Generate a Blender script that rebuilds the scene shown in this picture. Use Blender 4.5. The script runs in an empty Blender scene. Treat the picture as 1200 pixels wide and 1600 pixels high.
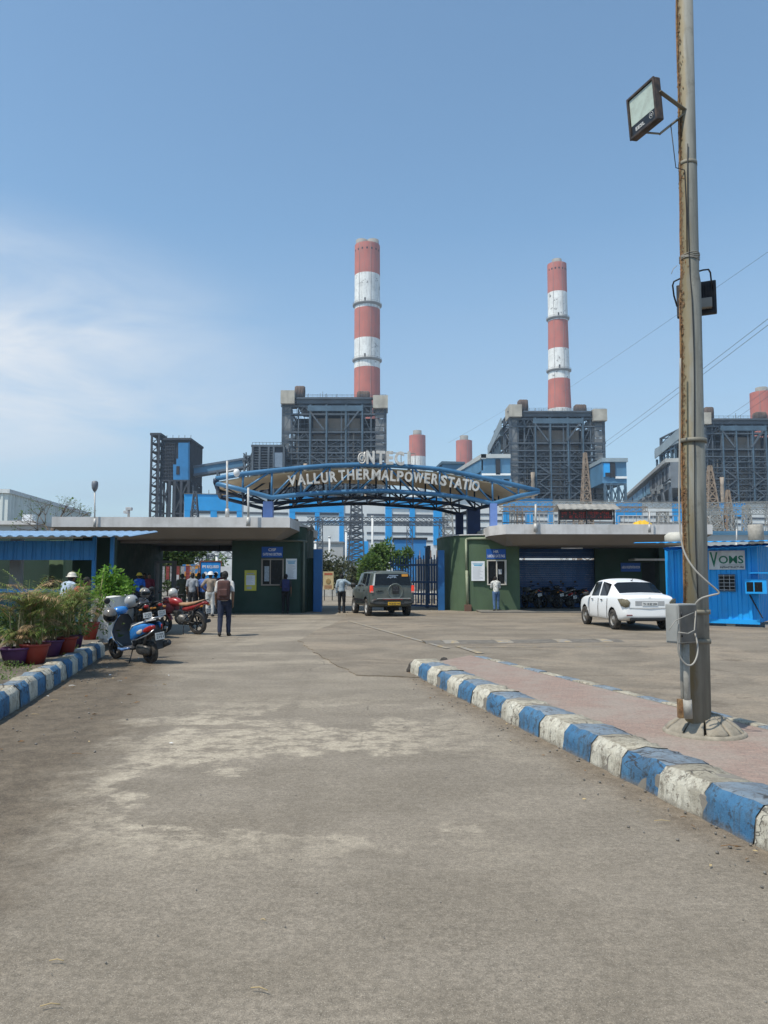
import bpy, bmesh, math, random
from mathutils import Vector, Matrix, noise
R=math.radians; PI=math.pi
sc=bpy.context.scene
COL=sc.collection
# ---------------------------------------------------------------- camera
PITCH=math.atan(100/1200); EYE=1.6; FP=1200.0
cam=bpy.data.cameras.new('camera'); camo=bpy.data.objects.new('camera',cam); COL.objects.link(camo)
cam.sensor_fit='VERTICAL'; cam.sensor_height=32; cam.lens=24; cam.clip_start=.1; cam.clip_end=9000
camo.location=(0,0,EYE); camo.rotation_euler=(PI/2+PITCH,0,0); sc.camera=camo
sc.render.resolution_x=768; sc.render.resolution_y=1024
# ---------------------------------------------------------------- light
EL=60; AZ=229
SUN_E=4.5; SKY_S=.125; EXPO=0
world=bpy.data.worlds.new('World'); sc.world=world; world.use_nodes=True
def _world():
    nt=world.node_tree; N=nt.nodes; L=nt.links; N.clear()
    out=N.new('ShaderNodeOutputWorld'); bg=N.new('ShaderNodeBackground'); bg.inputs[1].default_value=SKY_S
    sky=N.new('ShaderNodeTexSky'); sky.sky_type='NISHITA'; sky.sun_disc=False
    sky.sun_elevation=R(EL); sky.sun_rotation=R(AZ); sky.altitude=0; sky.air_density=1.0; sky.dust_density=.6; sky.ozone_density=2.4
    tc=N.new('ShaderNodeTexCoord')
    mp=N.new('ShaderNodeMapping'); mp.inputs['Scale'].default_value=(2.2,2.2,7.5); mp.inputs['Rotation'].default_value=(0,R(-14),0)
    mp.inputs['Location'].default_value=(3.1,.4,1.7)
    L.new(tc.outputs['Generated'],mp.inputs[0])
    nz=N.new('ShaderNodeTexNoise'); nz.inputs['Scale'].default_value=1.6; nz.inputs['Detail'].default_value=9; nz.inputs['Roughness'].default_value=.58; nz.inputs['Distortion'].default_value=.5
    L.new(mp.outputs[0],nz.inputs[0])
    rp=N.new('ShaderNodeValToRGB'); rp.color_ramp.elements[0].position=.30; rp.color_ramp.elements[1].position=.62
    L.new(nz.outputs[0],rp.inputs[0])
    # a soft bank of cloud around one part of the sky, low on the left
    dt=N.new('ShaderNodeVectorMath'); dt.operation='DISTANCE'
    sx=N.new('ShaderNodeVectorMath'); sx.operation='MULTIPLY'; sx.inputs[1].default_value=(1,1,2.3)
    L.new(tc.outputs['Generated'],sx.inputs[0])
    d=Vector((-.46,.84,.25)).normalized(); L.new(sx.outputs[0],dt.inputs[0]); dt.inputs[1].default_value=(d.x,d.y,d.z*2.3)
    mr=N.new('ShaderNodeMapRange'); mr.inputs[1].default_value=.43; mr.inputs[2].default_value=.03; mr.interpolation_type='SMOOTHSTEP'
    L.new(dt.outputs['Value'],mr.inputs[0])
    ml=N.new('ShaderNodeMath'); ml.operation='MULTIPLY'; L.new(rp.outputs[0],ml.inputs[0]); L.new(mr.outputs[0],ml.inputs[1])
    # thin veil elsewhere near the horizon
    sp=N.new('ShaderNodeSeparateXYZ'); L.new(tc.outputs['Generated'],sp.inputs[0])
    hz=N.new('ShaderNodeMapRange'); hz.inputs[1].default_value=.0; hz.inputs[2].default_value=.42; hz.inputs[3].default_value=.80; hz.inputs[4].default_value=.0
    L.new(sp.outputs[2],hz.inputs[0])
    nb=N.new('ShaderNodeMath'); nb.operation='MULTIPLY_ADD'; L.new(nz.outputs[0],nb.inputs[0]); nb.inputs[1].default_value=.9; nb.inputs[2].default_value=.55
    hv=N.new('ShaderNodeMath'); hv.operation='MULTIPLY'; L.new(hz.outputs[0],hv.inputs[0]); L.new(nb.outputs[0],hv.inputs[1])
    mx0=N.new('ShaderNodeMix'); mx0.data_type='RGBA'; L.new(hv.outputs[0],mx0.inputs[0]); tn=N.new('ShaderNodeMix'); tn.data_type='RGBA'; tn.blend_type='MULTIPLY'; tn.inputs[0].default_value=1; L.new(sky.outputs[0],tn.inputs[6]); tn.inputs[7].default_value=(1.42,1.60,1.50,1); L.new(tn.outputs[2],mx0.inputs[6]); mx0.inputs[7].default_value=(3.5,4.3,5.5,1)
    mc=N.new('ShaderNodeMath'); mc.operation='MULTIPLY'; L.new(ml.outputs[0],mc.inputs[0]); mc.inputs[1].default_value=.92
    mx=N.new('ShaderNodeMix'); mx.data_type='RGBA'; L.new(mc.outputs[0],mx.inputs[0]); L.new(mx0.outputs[2],mx.inputs[6]); mx.inputs[7].default_value=(7.2,7.4,7.6,1)
    L.new(mx.outputs[2],bg.inputs[0]); L.new(bg.outputs[0],out.inputs[0])
_world()
SUNDIR=Vector((math.sin(R(AZ))*math.cos(R(EL)),math.cos(R(AZ))*math.cos(R(EL)),math.sin(R(EL))))
sl=bpy.data.lights.new('sun','SUN'); sl.energy=SUN_E; sl.angle=R(.53); sl.color=(1,.94,.83)
slo=bpy.data.objects.new('sun',sl); COL.objects.link(slo); slo.location=(-20,-10,40); slo.rotation_euler=SUNDIR.to_track_quat('Z','Y').to_euler()
sc.view_settings.view_transform='Standard'; sc.view_settings.look='None'; sc.view_settings.exposure=EXPO; sc.view_settings.gamma=1
try: sc.view_settings.use_curve_mapping=False
except Exception: pass
sc.render.engine='CYCLES'
# ---------------------------------------------------------------- pixel <-> place helpers
ct,st=math.cos(PITCH),math.sin(PITCH)
def ray(px,py):
    u=(px-600)/FP; v=(py-800)/FP
    return Vector((u,ct+v*st,st-v*ct))
def P(px,py,Y):
    d=ray(px,py); return Vector((0,0,EYE))+d*(Y/d.y)
def G(px,py,z=0.0):
    d=ray(px,py); return Vector((0,0,EYE))+d*((z-EYE)/d.z)
def PL(px,py,A,B):
    """hit the upright plane standing on the plan line A-B"""
    d=ray(px,py); n=Vector((-(B[1]-A[1]),B[0]-A[0],0)); a=Vector((A[0],A[1],0))
    return Vector((0,0,EYE))+d*(n.dot(a)/n.dot(d))
def lerp(a,b,t): return a+(b-a)*t
# ---------------------------------------------------------------- mesh builder
class MB:
    def __init__(s): s.v=[]; s.f=[]; s.m=[]; s.s=[]
    def add(s,vs,fs,mi=0,sm=False):
        o=len(s.v); s.v.extend(Vector(p) for p in vs)
        for f in fs: s.f.append([o+i for i in f]); s.m.append(mi); s.s.append(sm)
        return s
    def box(s,lo,hi,mi=0,M=None):
        x0,y0,z0=lo; x1,y1,z1=hi
        vs=[Vector(p) for p in ((x0,y0,z0),(x1,y0,z0),(x1,y1,z0),(x0,y1,z0),(x0,y0,z1),(x1,y0,z1),(x1,y1,z1),(x0,y1,z1))]
        if M is not None: vs=[M@p for p in vs]
        return s.add(vs,[(0,3,2,1),(4,5,6,7),(0,1,5,4),(1,2,6,5),(2,3,7,6),(3,0,4,7)],mi)
    def cbox(s,c,sz,mi=0,rz=0,M=None):
        h=Vector(sz)/2; T=Matrix.Translation(c)@Matrix.Rotation(rz,4,'Z')
        if M is not None: T=M@T
        return s.box(-h,h,mi,T)
    def bbox(s,c,sz,b=.01,mi=0,M=None,rz=0):
        """box with chamfered edges"""
        bm=bmesh.new(); bmesh.ops.create_cube(bm,size=1)
        bmesh.ops.scale(bm,vec=sz,verts=bm.verts)
        bmesh.ops.bevel(bm,geom=bm.edges[:],offset=b,segments=2,affect='EDGES',profile=.5)
        T=Matrix.Translation(c)@Matrix.Rotation(rz,4,'Z')
        if M is not None: T=M@T
        bm.verts.index_update()
        s.add([T@v.co for v in bm.verts],[[v.index for v in f.verts] for f in bm.faces],mi); bm.free(); return s
    def beam(s,a,b,w,h=None,mi=0,up=(0,0,1)):
        a=Vector(a); b=Vector(b); h=h or w; d=b-a; L=d.length
        if L<1e-6: return s
        d.normalize(); u=Vector(up)
        if abs(d.dot(u))>.98: u=Vector((0,1,0))
        x=d.cross(u).normalized(); z=x.cross(d)
        vs=[]
        for q in (a,b):
            for sx,sz in ((-1,-1),(1,-1),(1,1),(-1,1)): vs.append(q+x*sx*w/2+z*sz*h/2)
        return s.add(vs,[(3,2,1,0),(4,5,6,7),(0,1,5,4),(1,2,6,5),(2,3,7,6),(3,0,4,7)],mi)
    def tube(s,pts,r,n=8,mi=0,caps=True,sm=True,closed=False):
        pts=[Vector(p) for p in pts]; k=len(pts)
        rr=r if isinstance(r,(list,tuple)) else [r]*k
        t0=(pts[1]-pts[0]).normalized(); u=Vector((0,0,1))
        if abs(t0.dot(u))>.9: u=Vector((1,0,0))
        nrm=t0.cross(u).normalized(); vs=[]
        for i in range(k):
            if closed: t=(pts[(i+1)%k]-pts[i-1]).normalized()
            elif i==0: t=t0
            elif i==k-1: t=(pts[-1]-pts[-2]).normalized()
            else:
                t=(pts[i+1]-pts[i]).normalized()+(pts[i]-pts[i-1]).normalized()
                t=t.normalized() if t.length>1e-6 else t0
            nrm=(nrm-t*nrm.dot(t)); nrm=nrm.normalized() if nrm.length>1e-6 else t.orthogonal().normalized()
            b=t.cross(nrm)
            for j in range(n):
                a=2*PI*j/n; vs.append(pts[i]+(nrm*math.cos(a)+b*math.sin(a))*rr[i])
        fs=[]
        for i in range(k if closed else k-1):
            for j in range(n):
                a=i*n+j; b2=i*n+(j+1)%n; i2=(i+1)%k
                fs.append((a,b2,i2*n+(j+1)%n,i2*n+j))
        s.add(vs,fs,mi,sm)
        if caps and not closed:
            o=len(s.v)-k*n
            s.f.append([o+j for j in range(n)][::-1]); s.m.append(mi); s.s.append(False)
            s.f.append([o+(k-1)*n+j for j in range(n)]); s.m.append(mi); s.s.append(False)
        return s
    def lathe(s,prof,n=24,M=None,mi=0,sm=True,mis=None,caps=True):
        """prof [(r,z)...] around Z"""
        M=M or Matrix.Identity(4); vs=[]; k=len(prof)
        for r,z in prof:
            for j in range(n):
                a=2*PI*j/n; vs.append(M@Vector((r*math.cos(a),r*math.sin(a),z)))
        o=len(s.v); s.v.extend(vs)
        for i in range(k-1):
            for j in range(n):
                s.f.append([o+i*n+j,o+i*n+(j+1)%n,o+(i+1)*n+(j+1)%n,o+(i+1)*n+j]); s.m.append(mis[i] if mis else mi); s.s.append(sm)
        if caps:
            s.f.append([o+j for j in range(n)][::-1]); s.m.append(mis[0] if mis else mi); s.s.append(False)
            s.f.append([o+(k-1)*n+j for j in range(n)]); s.m.append(mis[-1] if mis else mi); s.s.append(False)
        return s
    def prism(s,poly,d,mi=0):
        """poly: list of 3-D points, d: extrusion vector"""
        poly=[Vector(p) for p in poly]; d=Vector(d); n=len(poly)
        vs=poly+[p+d for p in poly]
        fs=[list(range(n))[::-1],[n+i for i in range(n)]]+[(i,(i+1)%n,n+(i+1)%n,n+i) for i in range(n)]
        return s.add(vs,fs,mi)
    def loft(s,rings,mi=0,sm=True,caps=True,closed=True):
        n=len(rings[0]); vs=[p for r in rings for p in r]; fs=[]
        for i in range(len(rings)-1):
            for j in range(n if closed else n-1):
                fs.append((i*n+j,i*n+(j+1)%n,(i+1)*n+(j+1)%n,(i+1)*n+j))
        s.add(vs,fs,mi,sm)
        if caps:
            o=len(s.v)-len(vs)
            for q,rv in ((0,True),(len(rings)-1,False)):
                f=[o+q*n+j for j in range(n)]; s.f.append(f[::-1] if rv else f); s.m.append(mi); s.s.append(sm)
        return s
    def lofty(s,secs,n=16,e=2.4,mi=0,M=None,caps=True):
        """secs [(y,z,w,h[,x])...]: superellipse sections facing Y"""
        rings=[]
        for q in secs:
            y,z,w,h=q[:4]; x=q[4] if len(q)>4 else 0; r=[]
            for j in range(n):
                a=2*PI*j/n; c,s_=math.cos(a),math.sin(a)
                p=Vector((x+w/2*math.copysign(abs(c)**(2/e),c),y,z+h/2*math.copysign(abs(s_)**(2/e),s_)))
                r.append(M@p if M is not None else p)
            rings.append(r)
        return s.loft(rings,mi,True,caps)
    def ell(s,c,r,n=12,m=8,mi=0,M=None):
        c=Vector(c); prof=[]
        rings=[]
        for i in range(1,m):
            t=PI*i/m; rings.append([Vector((c.x+r[0]*math.sin(t)*math.cos(2*PI*j/n),c.y+r[1]*math.sin(t)*math.sin(2*PI*j/n),c.z-r[2]*math.cos(t))) for j in range(n)])
        vs=[Vector((c.x,c.y,c.z-r[2]))]+[p for q in rings for p in q]+[Vector((c.x,c.y,c.z+r[2]))]
        if M is not None: vs=[M@p for p in vs]
        fs=[(0,1+(j+1)%n,1+j) for j in range(n)]
        for i in range(m-2):
            for j in range(n): fs.append((1+i*n+j,1+i*n+(j+1)%n,1+(i+1)*n+(j+1)%n,1+(i+1)*n+j))
        l=len(vs)-1; o=1+(m-2)*n
        fs+=[(o+j,o+(j+1)%n,l) for j in range(n)]
        return s.add(vs,fs,mi,True)
    def caps(s,a,b,ra,rb,n=12,mi=0):
        """tapered capsule"""
        a=Vector(a); b=Vector(b); d=(b-a); L=d.length
        q=d.to_track_quat('Z','Y') if L>1e-6 else Matrix.Identity(3).to_quaternion()
        prof=[]
        for i in range(5): t=-PI/2+PI/2*(i+.001)/4.001; prof.append((ra*math.cos(t),ra*math.sin(t)))
        for i in range(5): t=PI/2*i/4.001; prof.append((rb*math.cos(t),L+rb*math.sin(t)))
        return s.lathe(prof,n,Matrix.Translation(a)@q.to_matrix().to_4x4(),mi)
    def xf(s,M,start=0):
        for i in range(start,len(s.v)): s.v[i]=M@s.v[i]
        return s
    def mesh(s,name,mats):
        me=bpy.data.meshes.new(name); me.from_pydata([tuple(p) for p in s.v],[],s.f)
        if not isinstance(mats,(list,tuple)): mats=[mats]
        for m in mats: me.materials.append(m)
        me.polygons.foreach_set('material_index',s.m); me.polygons.foreach_set('use_smooth',s.s); me.update()
        return me
    def build(s,name,mats,parent=None,world=True):
        if parent is not None and world and parent.name in INV:
            Mi=INV[parent.name]; s.v=[Mi@p for p in s.v]
        o=bpy.data.objects.new(name,s.mesh(name,mats)); COL.objects.link(o)
        if parent is not None:
            o.parent=parent; INV[o.name]=INV.get(parent.name,Matrix.Identity(4))
        return o
def _islands(s,name,mats,parent):
    """every connected piece becomes a part of its own"""
    par=list(range(len(s.v)))
    def fd(a):
        while par[a]!=a: par[a]=par[par[a]]; a=par[a]
        return a
    for f in s.f:
        for q in f[1:]: par[fd(q)]=fd(f[0])
    g={}
    for i,f in enumerate(s.f): g.setdefault(fd(f[0]),[]).append(i)
    out=[]
    for k,fi in g.items():
        m=MB(); ix={}
        for i in fi:
            ff=[]
            for q in s.f[i]:
                if q not in ix: ix[q]=len(m.v); m.v.append(s.v[q].copy())
                ff.append(ix[q])
            m.f.append(ff); m.m.append(s.m[i]); m.s.append(s.s[i])
        out.append(m.build(name,mats,parent))
    return out
MB.each=_islands
INV={}
def thing(name,label,cat,loc=(0,0,0),rz=0,group=None,kind=None):
    o=bpy.data.objects.new(name,None); COL.objects.link(o); o.empty_display_size=.2
    o.location=loc; o.rotation_euler=(0,0,rz)
    INV[o.name]=(Matrix.Translation(loc)@Matrix.Rotation(rz,4,'Z')).inverted()
    tag(o,label,cat,group,kind); return o
def tag(o,label=None,cat=None,group=None,kind=None):
    if label: o['label']=label
    if cat: o['category']=cat
    if group: o['group']=group
    if kind: o['kind']=kind
    return o
def struct(mb,name,mats):
    o=mb.build(name,mats); o['kind']='structure'; return o
def fit(parent): return INV[parent.name].inverted()
def copy_tree(o,parent=None):
    c=o.copy(); COL.objects.link(c); c.parent=parent
    for ch in list(o.children): copy_tree(ch,c)
    return c
def evalmesh(o):
    dg=bpy.context.evaluated_depsgraph_get(); return bpy.data.meshes.new_from_object(o.evaluated_get(dg))
def remeshed(mb,vox,smooth=3,mats=None,name='tmp',dec=None):
    """join overlapping volumes into one continuous skin"""
    o=bpy.data.objects.new('tmp',mb.mesh('tmp',mats or [])); COL.objects.link(o)
    m=o.modifiers.new('r','REMESH'); m.mode='VOXEL'; m.voxel_size=vox
    if smooth:
        q=o.modifiers.new('s','SMOOTH'); q.iterations=smooth; q.factor=.5
    bpy.context.view_layer.update(); me=evalmesh(o); bpy.data.objects.remove(o)
    r=MB(); r.v=[v.co.copy() for v in me.vertices]; r.f=[list(p.vertices) for p in me.polygons]; r.m=[0]*len(r.f); r.s=[True]*len(r.f)
    bpy.data.meshes.remove(me); return r
_tc={}
def text(mb,s,c,w,h,M=None,mi=0,depth=.004,bold=.0):
    """block letters fitted to w x h, standing in the XZ plane of M, facing -Y"""
    k=(s,bold)
    if k not in _tc:
        cu=bpy.data.curves.new('t','FONT'); cu.body=s; cu.size=1; cu.offset=bold; cu.resolution_u=3; cu.extrude=.5; cu.align_x='CENTER'
        o=bpy.data.objects.new('t',cu); COL.objects.link(o); bpy.context.view_layer.update(); me=evalmesh(o)
        _tc[k]=([v.co.copy() for v in me.vertices],[list(p.vertices) for p in me.polygons]); bpy.data.objects.remove(o); bpy.data.meshes.remove(me)
    vs,fs=_tc[k]
    x0=min(v.x for v in vs); x1=max(v.x for v in vs); y0=min(v.y for v in vs); y1=max(v.y for v in vs)
    M=M or Matrix.Identity(4); c=Vector(c)
    out=[M@(c+Vector(((v.x-(x0+x1)/2)/(x1-x0)*w,-v.z*depth,(v.y-(y0+y1)/2)/(y1-y0)*h))) for v in vs]
    return mb.add(out,fs,mi)
# ---------------------------------------------------------------- materials
MATS={}
class NT:
    def __init__(s,name):
        s.m=bpy.data.materials.new(name); s.m.use_nodes=True; s.t=s.m.node_tree; s.N=s.t.nodes; s.L=s.t.links
        s.b=s.N['Principled BSDF']; s.tc=s.N.new('ShaderNodeTexCoord')
    def nd(s,t,**k):
        n=s.N.new(t)
        for a,b in k.items(): setattr(n,a,b)
        return n
    def put(s,inp,v):
        if isinstance(v,bpy.types.NodeSocket): s.L.new(v,inp)
        elif v is not None:
            if isinstance(v,(tuple,list)) and len(v)==3 and inp.type=='RGBA': v=(*v,1)
            inp.default_value=v
    def co(s,scale=(1,1,1),rot=(0,0,0),loc=(0,0,0),src='Object'):
        n=s.nd('ShaderNodeMapping'); s.L.new(s.tc.outputs[src],n.inputs[0]); n.inputs['Scale'].default_value=scale; n.inputs['Rotation'].default_value=rot; n.inputs['Location'].default_value=loc
        return n.outputs[0]
    def noise(s,scale,detail=4,rough=.55,vec=None,dist=0):
        n=s.nd('ShaderNodeTexNoise'); n.inputs['Scale'].default_value=scale; n.inputs['Detail'].default_value=detail; n.inputs['Roughness'].default_value=rough; n.inputs['Distortion'].default_value=dist
        s.L.new(vec or s.tc.outputs['Object'],n.inputs[0]); return n.outputs[0]
    def vor(s,scale,vec=None,feat='F1',out=0):
        n=s.nd('ShaderNodeTexVoronoi',feature=feat); n.inputs['Scale'].default_value=scale
        s.L.new(vec or s.tc.outputs['Object'],n.inputs[0]); return n.outputs[out]
    def ss(s,v,a,b,lo=0,hi=1,smooth=True):
        n=s.nd('ShaderNodeMapRange'); n.interpolation_type='SMOOTHSTEP' if smooth else 'LINEAR'
        s.put(n.inputs[0],v); n.inputs[1].default_value=a; n.inputs[2].default_value=b; n.inputs[3].default_value=lo; n.inputs[4].default_value=hi
        return n.outputs[0]
    def ma(s,op,a,b=None,c=None):
        n=s.nd('ShaderNodeMath',operation=op); s.put(n.inputs[0],a); s.put(n.inputs[1],b); s.put(n.inputs[2],c); return n.outputs[0]
    def mix(s,f,a,b,bt='MIX'):
        n=s.nd('ShaderNodeMix',data_type='RGBA',blend_type=bt); s.put(n.inputs[0],f); s.put(n.inputs[6],a); s.put(n.inputs[7],b); return n.outputs[2]
    def scalecol(s,c,f):
        n=s.nd('ShaderNodeVectorMath',operation='SCALE'); s.put(n.inputs[0],c if isinstance(c,bpy.types.NodeSocket) else tuple(c[:3])); s.put(n.inputs['Scale'],f); return n.outputs[0]
    def xyz(s,src='Object'):
        n=s.nd('ShaderNodeSeparateXYZ'); s.L.new(s.tc.outputs[src],n.inputs[0]); return n.outputs
    def bump(s,h,strength=.3,dist=.01):
        n=s.nd('ShaderNodeBump'); n.inputs['Strength'].default_value=strength; n.inputs['Distance'].default_value=dist; s.put(n.inputs['Height'],h)
        s.L.new(n.outputs[0],s.b.inputs['Normal']); return n
    def done(s,col,rough=.7,metal=0,spec=.5):
        s.put(s.b.inputs['Base Color'],col); s.put(s.b.inputs['Roughness'],rough); s.b.inputs['Metallic'].default_value=metal; s.b.inputs['Specular IOR Level'].default_value=spec
        return s.m
def mat(name,col,rough=.6,metal=0,var=.18,vs=3.,dirt=0,dcol=(.10,.085,.07),ds=2.,streak=0,bump=0,bs=40,spec=.4,rib=None,emit=0,trans=0,wear=0,wcol=(.3,.3,.3),ws=8):
    if name in MATS: return MATS[name]
    n=NT(name); c=col
    f=n.ss(n.noise(vs,5,.6),.25,.75,1-var,1+var)
    c=n.scalecol(col,f)
    if wear:
        w=n.ss(n.noise(ws,8,.7),.62-wear*.3,.68-wear*.3); c=n.mix(w,c,wcol)
    if dirt:
        d=n.ss(n.noise(ds,6,.65),.62-dirt*.4,.85-dirt*.25,0,dirt); c=n.mix(d,c,dcol)
    if streak:
        d=n.ss(n.noise(1,6,.6,n.co((ds*3,ds*3,ds*.25))),.45,.8,0,streak); c=n.mix(d,c,dcol)
    if rib:
        ax,per,am=rib; w=n.nd('ShaderNodeTexWave',bands_direction=ax); w.inputs['Scale'].default_value=1/per/2.0*PI/ (PI/ .318) if False else .314/per; 
        n.L.new(n.tc.outputs['Object'],w.inputs[0]); n.bump(w.outputs['Fac'],am,per*.3)
    elif bump: n.bump(n.noise(bs,5,.6),bump,.01)
    m=n.done(c,n.ss(n.noise(vs*2,3),.3,.7,rough*.85,min(1,rough*1.15)),metal,spec)
    if emit: n.b.inputs['Emission Color'].default_value=(*col,1); n.b.inputs['Emission Strength'].default_value=emit
    if trans: n.b.inputs['Transmission Weight'].default_value=trans
    MATS[name]=m; return m
# ================================================================ GROUND, ROAD, KERBS
KB=G(0,1127); KE=G(164,1025); kd=(KE-KB).normalized()        # left kerb base line
IB=G(1200,1334); IE=G(639.5,1053); idr=(IB-IE).normalized()  # island kerb base line (far -> near)
def ground_mat():
    n=NT('road_concrete'); x,y,z=n.xyz()
    st_=n.co((.8,1.3,1),(0,0,R(4)))
    big=n.noise(.22,4,.6); mid=n.noise(1.1,8,.62,st_,.3); fine=n.noise(26,6,.7); grit=n.noise(170,4,.8)
    c=n.mix(n.ss(mid,.34,.68),(.262,.238,.205),(.325,.298,.262))
    c=n.mix(n.ss(big,.35,.65,0,.4),c,(.240,.222,.198))
    # transverse broom marks of the cast slab
    br=n.noise(1,5,.65,n.co((2.4,22,1),(0,0,R(-12))))
    c=n.scalecol(c,n.ss(br,.3,.7,.96,1.04))
    # pale cement dust swept across the slab
    dm=n.noise(.62,7,.62,n.co((.85,.95,1),(0,0,R(-20)),(2.4,.6,0)),.5)
    near=n.ma('MULTIPLY',n.ss(y,4.0,5.3),n.ss(y,11.0,8.2))
    lf=n.ss(x,1.6,-.5,.12,1)
    dust=n.ma('MULTIPLY',n.ma('MULTIPLY',n.ss(dm,.475,.53),near),lf)
    dbrk=n.ss(n.noise(4,8,.75,n.co((.9,1.1,1))),.40,.56)
    dust=n.ma('MULTIPLY',dust,dbrk)
    c=n.mix(n.ma('MULTIPLY',dust,.85),c,(.55,.51,.44))
    dd2=n.ma('MULTIPLY',n.ss(n.noise(.35,8,.66,n.co((.8,1.6,1),(0,0,0),(9,3,0)),.4),.46,.60,0,.75),n.ss(y,9,15))
    c=n.mix(dd2,c,(.43,.395,.34))
    # darker oily patches
    oil=n.ss(n.noise(.8,6,.6,n.co((1,1,1),(0,0,0),(11,7,0))),.62,.75,0,.35)
    c=n.mix(oil,c,(.17,.158,.14))
    ty=n.ss(n.noise(1,4,.6,n.co((1.9,.10,1),(0,0,R(-13)),(2,0,0))),.50,.64,0,.22); c=n.mix(ty,c,(.19,.172,.148))
    # a few square-cut patch joints
    # soil washed along the left kerb
    kx=n.ma('MULTIPLY_ADD',y,kd.x/kd.y,KB.x-KB.y*kd.x/kd.y)
    dk=n.ma('SUBTRACT',x,kx)
    wob=n.ma('MULTIPLY_ADD',n.noise(1.0,6,.65),1.5,-.75)
    dk2=n.ma('ADD',dk,wob)
    soil=n.ma('MULTIPLY',n.ss(dk2,1.95,1.0),n.ss(y,24,17))
    sc_=n.mix(n.ss(n.noise(3.5,8,.7),.3,.7),(.112,.094,.075),(.20,.17,.135))
    c=n.mix(n.ma('MULTIPLY',soil,.92),c,sc_)
    # soil washed along the island kerb
    ix=n.ma('MULTIPLY_ADD',y,idr.x/idr.y,IE.x-IE.y*idr.x/idr.y)
    di=n.ma('ADD',n.ma('SUBTRACT',ix,x),n.ma('MULTIPLY_ADD',n.noise(1.7,6,.7),.7,-.35))
    s2=n.ma('MULTIPLY',n.ss(di,.42,.06),n.ss(y,13.4,12.8))
    c=n.mix(n.ma('MULTIPLY',s2,.8),c,n.mix(n.ss(n.noise(6,7,.7),.3,.7),(.165,.138,.11),(.27,.232,.19)))
    # cracks
    cr=n.vor(.33,n.mix(.12,n.tc.outputs['Object'],n.noise(2.2,5,.6)),'DISTANCE_TO_EDGE')
    c=n.mix(n.ma('MULTIPLY',n.ma('MULTIPLY',n.ss(cr,.004,.001),n.ss(n.noise(.5,2),.52,.6,0,.5)),n.ss(y,6,9)),c,(.10,.09,.08))
    # aggregate
    c=n.scalecol(c,n.ss(fine,.3,.7,.84,1.16)); c=n.scalecol(c,n.ss(n.noise(55,4,.75),.32,.68,.84,1.16)); c=n.scalecol(c,n.ss(grit,.34,.66,.74,1.28))
    sp=n.vor(75); c=n.mix(n.ma('MULTIPLY',n.ss(sp,.20,.12),.6),c,(.58,.56,.52))
    sp2=n.vor(48); c=n.mix(n.ma('MULTIPLY',n.ss(sp2,.15,.09),.7),c,(.09,.085,.08))
    c=n.mix(1.0,c,(.73,.678,.60),'MULTIPLY')
    n.bump(n.ma('ADD',n.ma('MULTIPLY',grit,.5),n.ma('MULTIPLY',fine,1.0)),.45,.006)
    return n.done(c,.88,0,.25)
def asphalt_mat():
    n=NT('asphalt'); x,y,z=n.xyz()
    mid=n.noise(.7,8,.62,n.co((.9,1.0,1),(0,0,R(20)))); 
    c=n.mix(n.ss(mid,.35,.65),(.165,.150,.132),(.222,.204,.180))
    br=n.ss(n.noise(.45,7,.66,n.co((.7,1.0,1),(0,0,R(6)),(4,1,0)),.8),.47,.62)
    c=n.mix(n.ma('MULTIPLY',br,.75),c,(.27,.24,.205))
    dk=n.ma('MULTIPLY',n.ss(n.noise(2.4,8,.7,n.co((.8,1.1,1),(0,0,0),(5,2,0)),.6),.52,.64),n.ss(n.noise(.32,3),.48,.6))
    c=n.mix(n.ma('MULTIPLY',dk,.7),c,(.115,.10,.085))
    c=n.scalecol(c,n.ss(n.noise(22,6,.7),.3,.7,.85,1.15)); c=n.scalecol(c,n.ss(n.noise(90,3,.7),.3,.72,.8,1.2))
    c=n.mix(1.0,c,(1.04,.955,.83),'MULTIPLY')
    n.bump(n.noise(60,5,.7),.4,.008)
    return n.done(c,.9,0,.2)
M_ROAD=ground_mat(); M_ASPH=asphalt_mat()
M_SOIL=mat('soil',(.15,.125,.095),.95,var=.35,vs=5,bump=.6,bs=25)
M_FAR=mat('far_ground',(.19,.17,.14),.95,var=.3,vs=.2)
# the ground sheet, out to the horizon
mb=MB(); mb.add([(-3000,-200,0),(3000,-200,0),(3000,5000,0),(-3000,5000,0)],[(0,1,2,3)]); struct(mb,'ground',M_FAR)
# concrete road, gently uneven
mb=MB(); nx,ny=90,90; vs=[]
for j in range(ny+1):
    for i in range(nx+1):
        t=i/nx; y=lerp(-4,60,(j/ny)**1.6); 
        x=lerp(-16,14,t); z=.006+.012*noise.noise(Vector((x*.45,y*.3,0)))+.006
        vs.append((x,y,z))
mb.add(vs,[(j*(nx+1)+i,j*(nx+1)+i+1,(j+1)*(nx+1)+i+1,(j+1)*(nx+1)+i) for j in range(ny) for i in range(nx)],0,True)
struct(mb,'road',M_ROAD)
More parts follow.
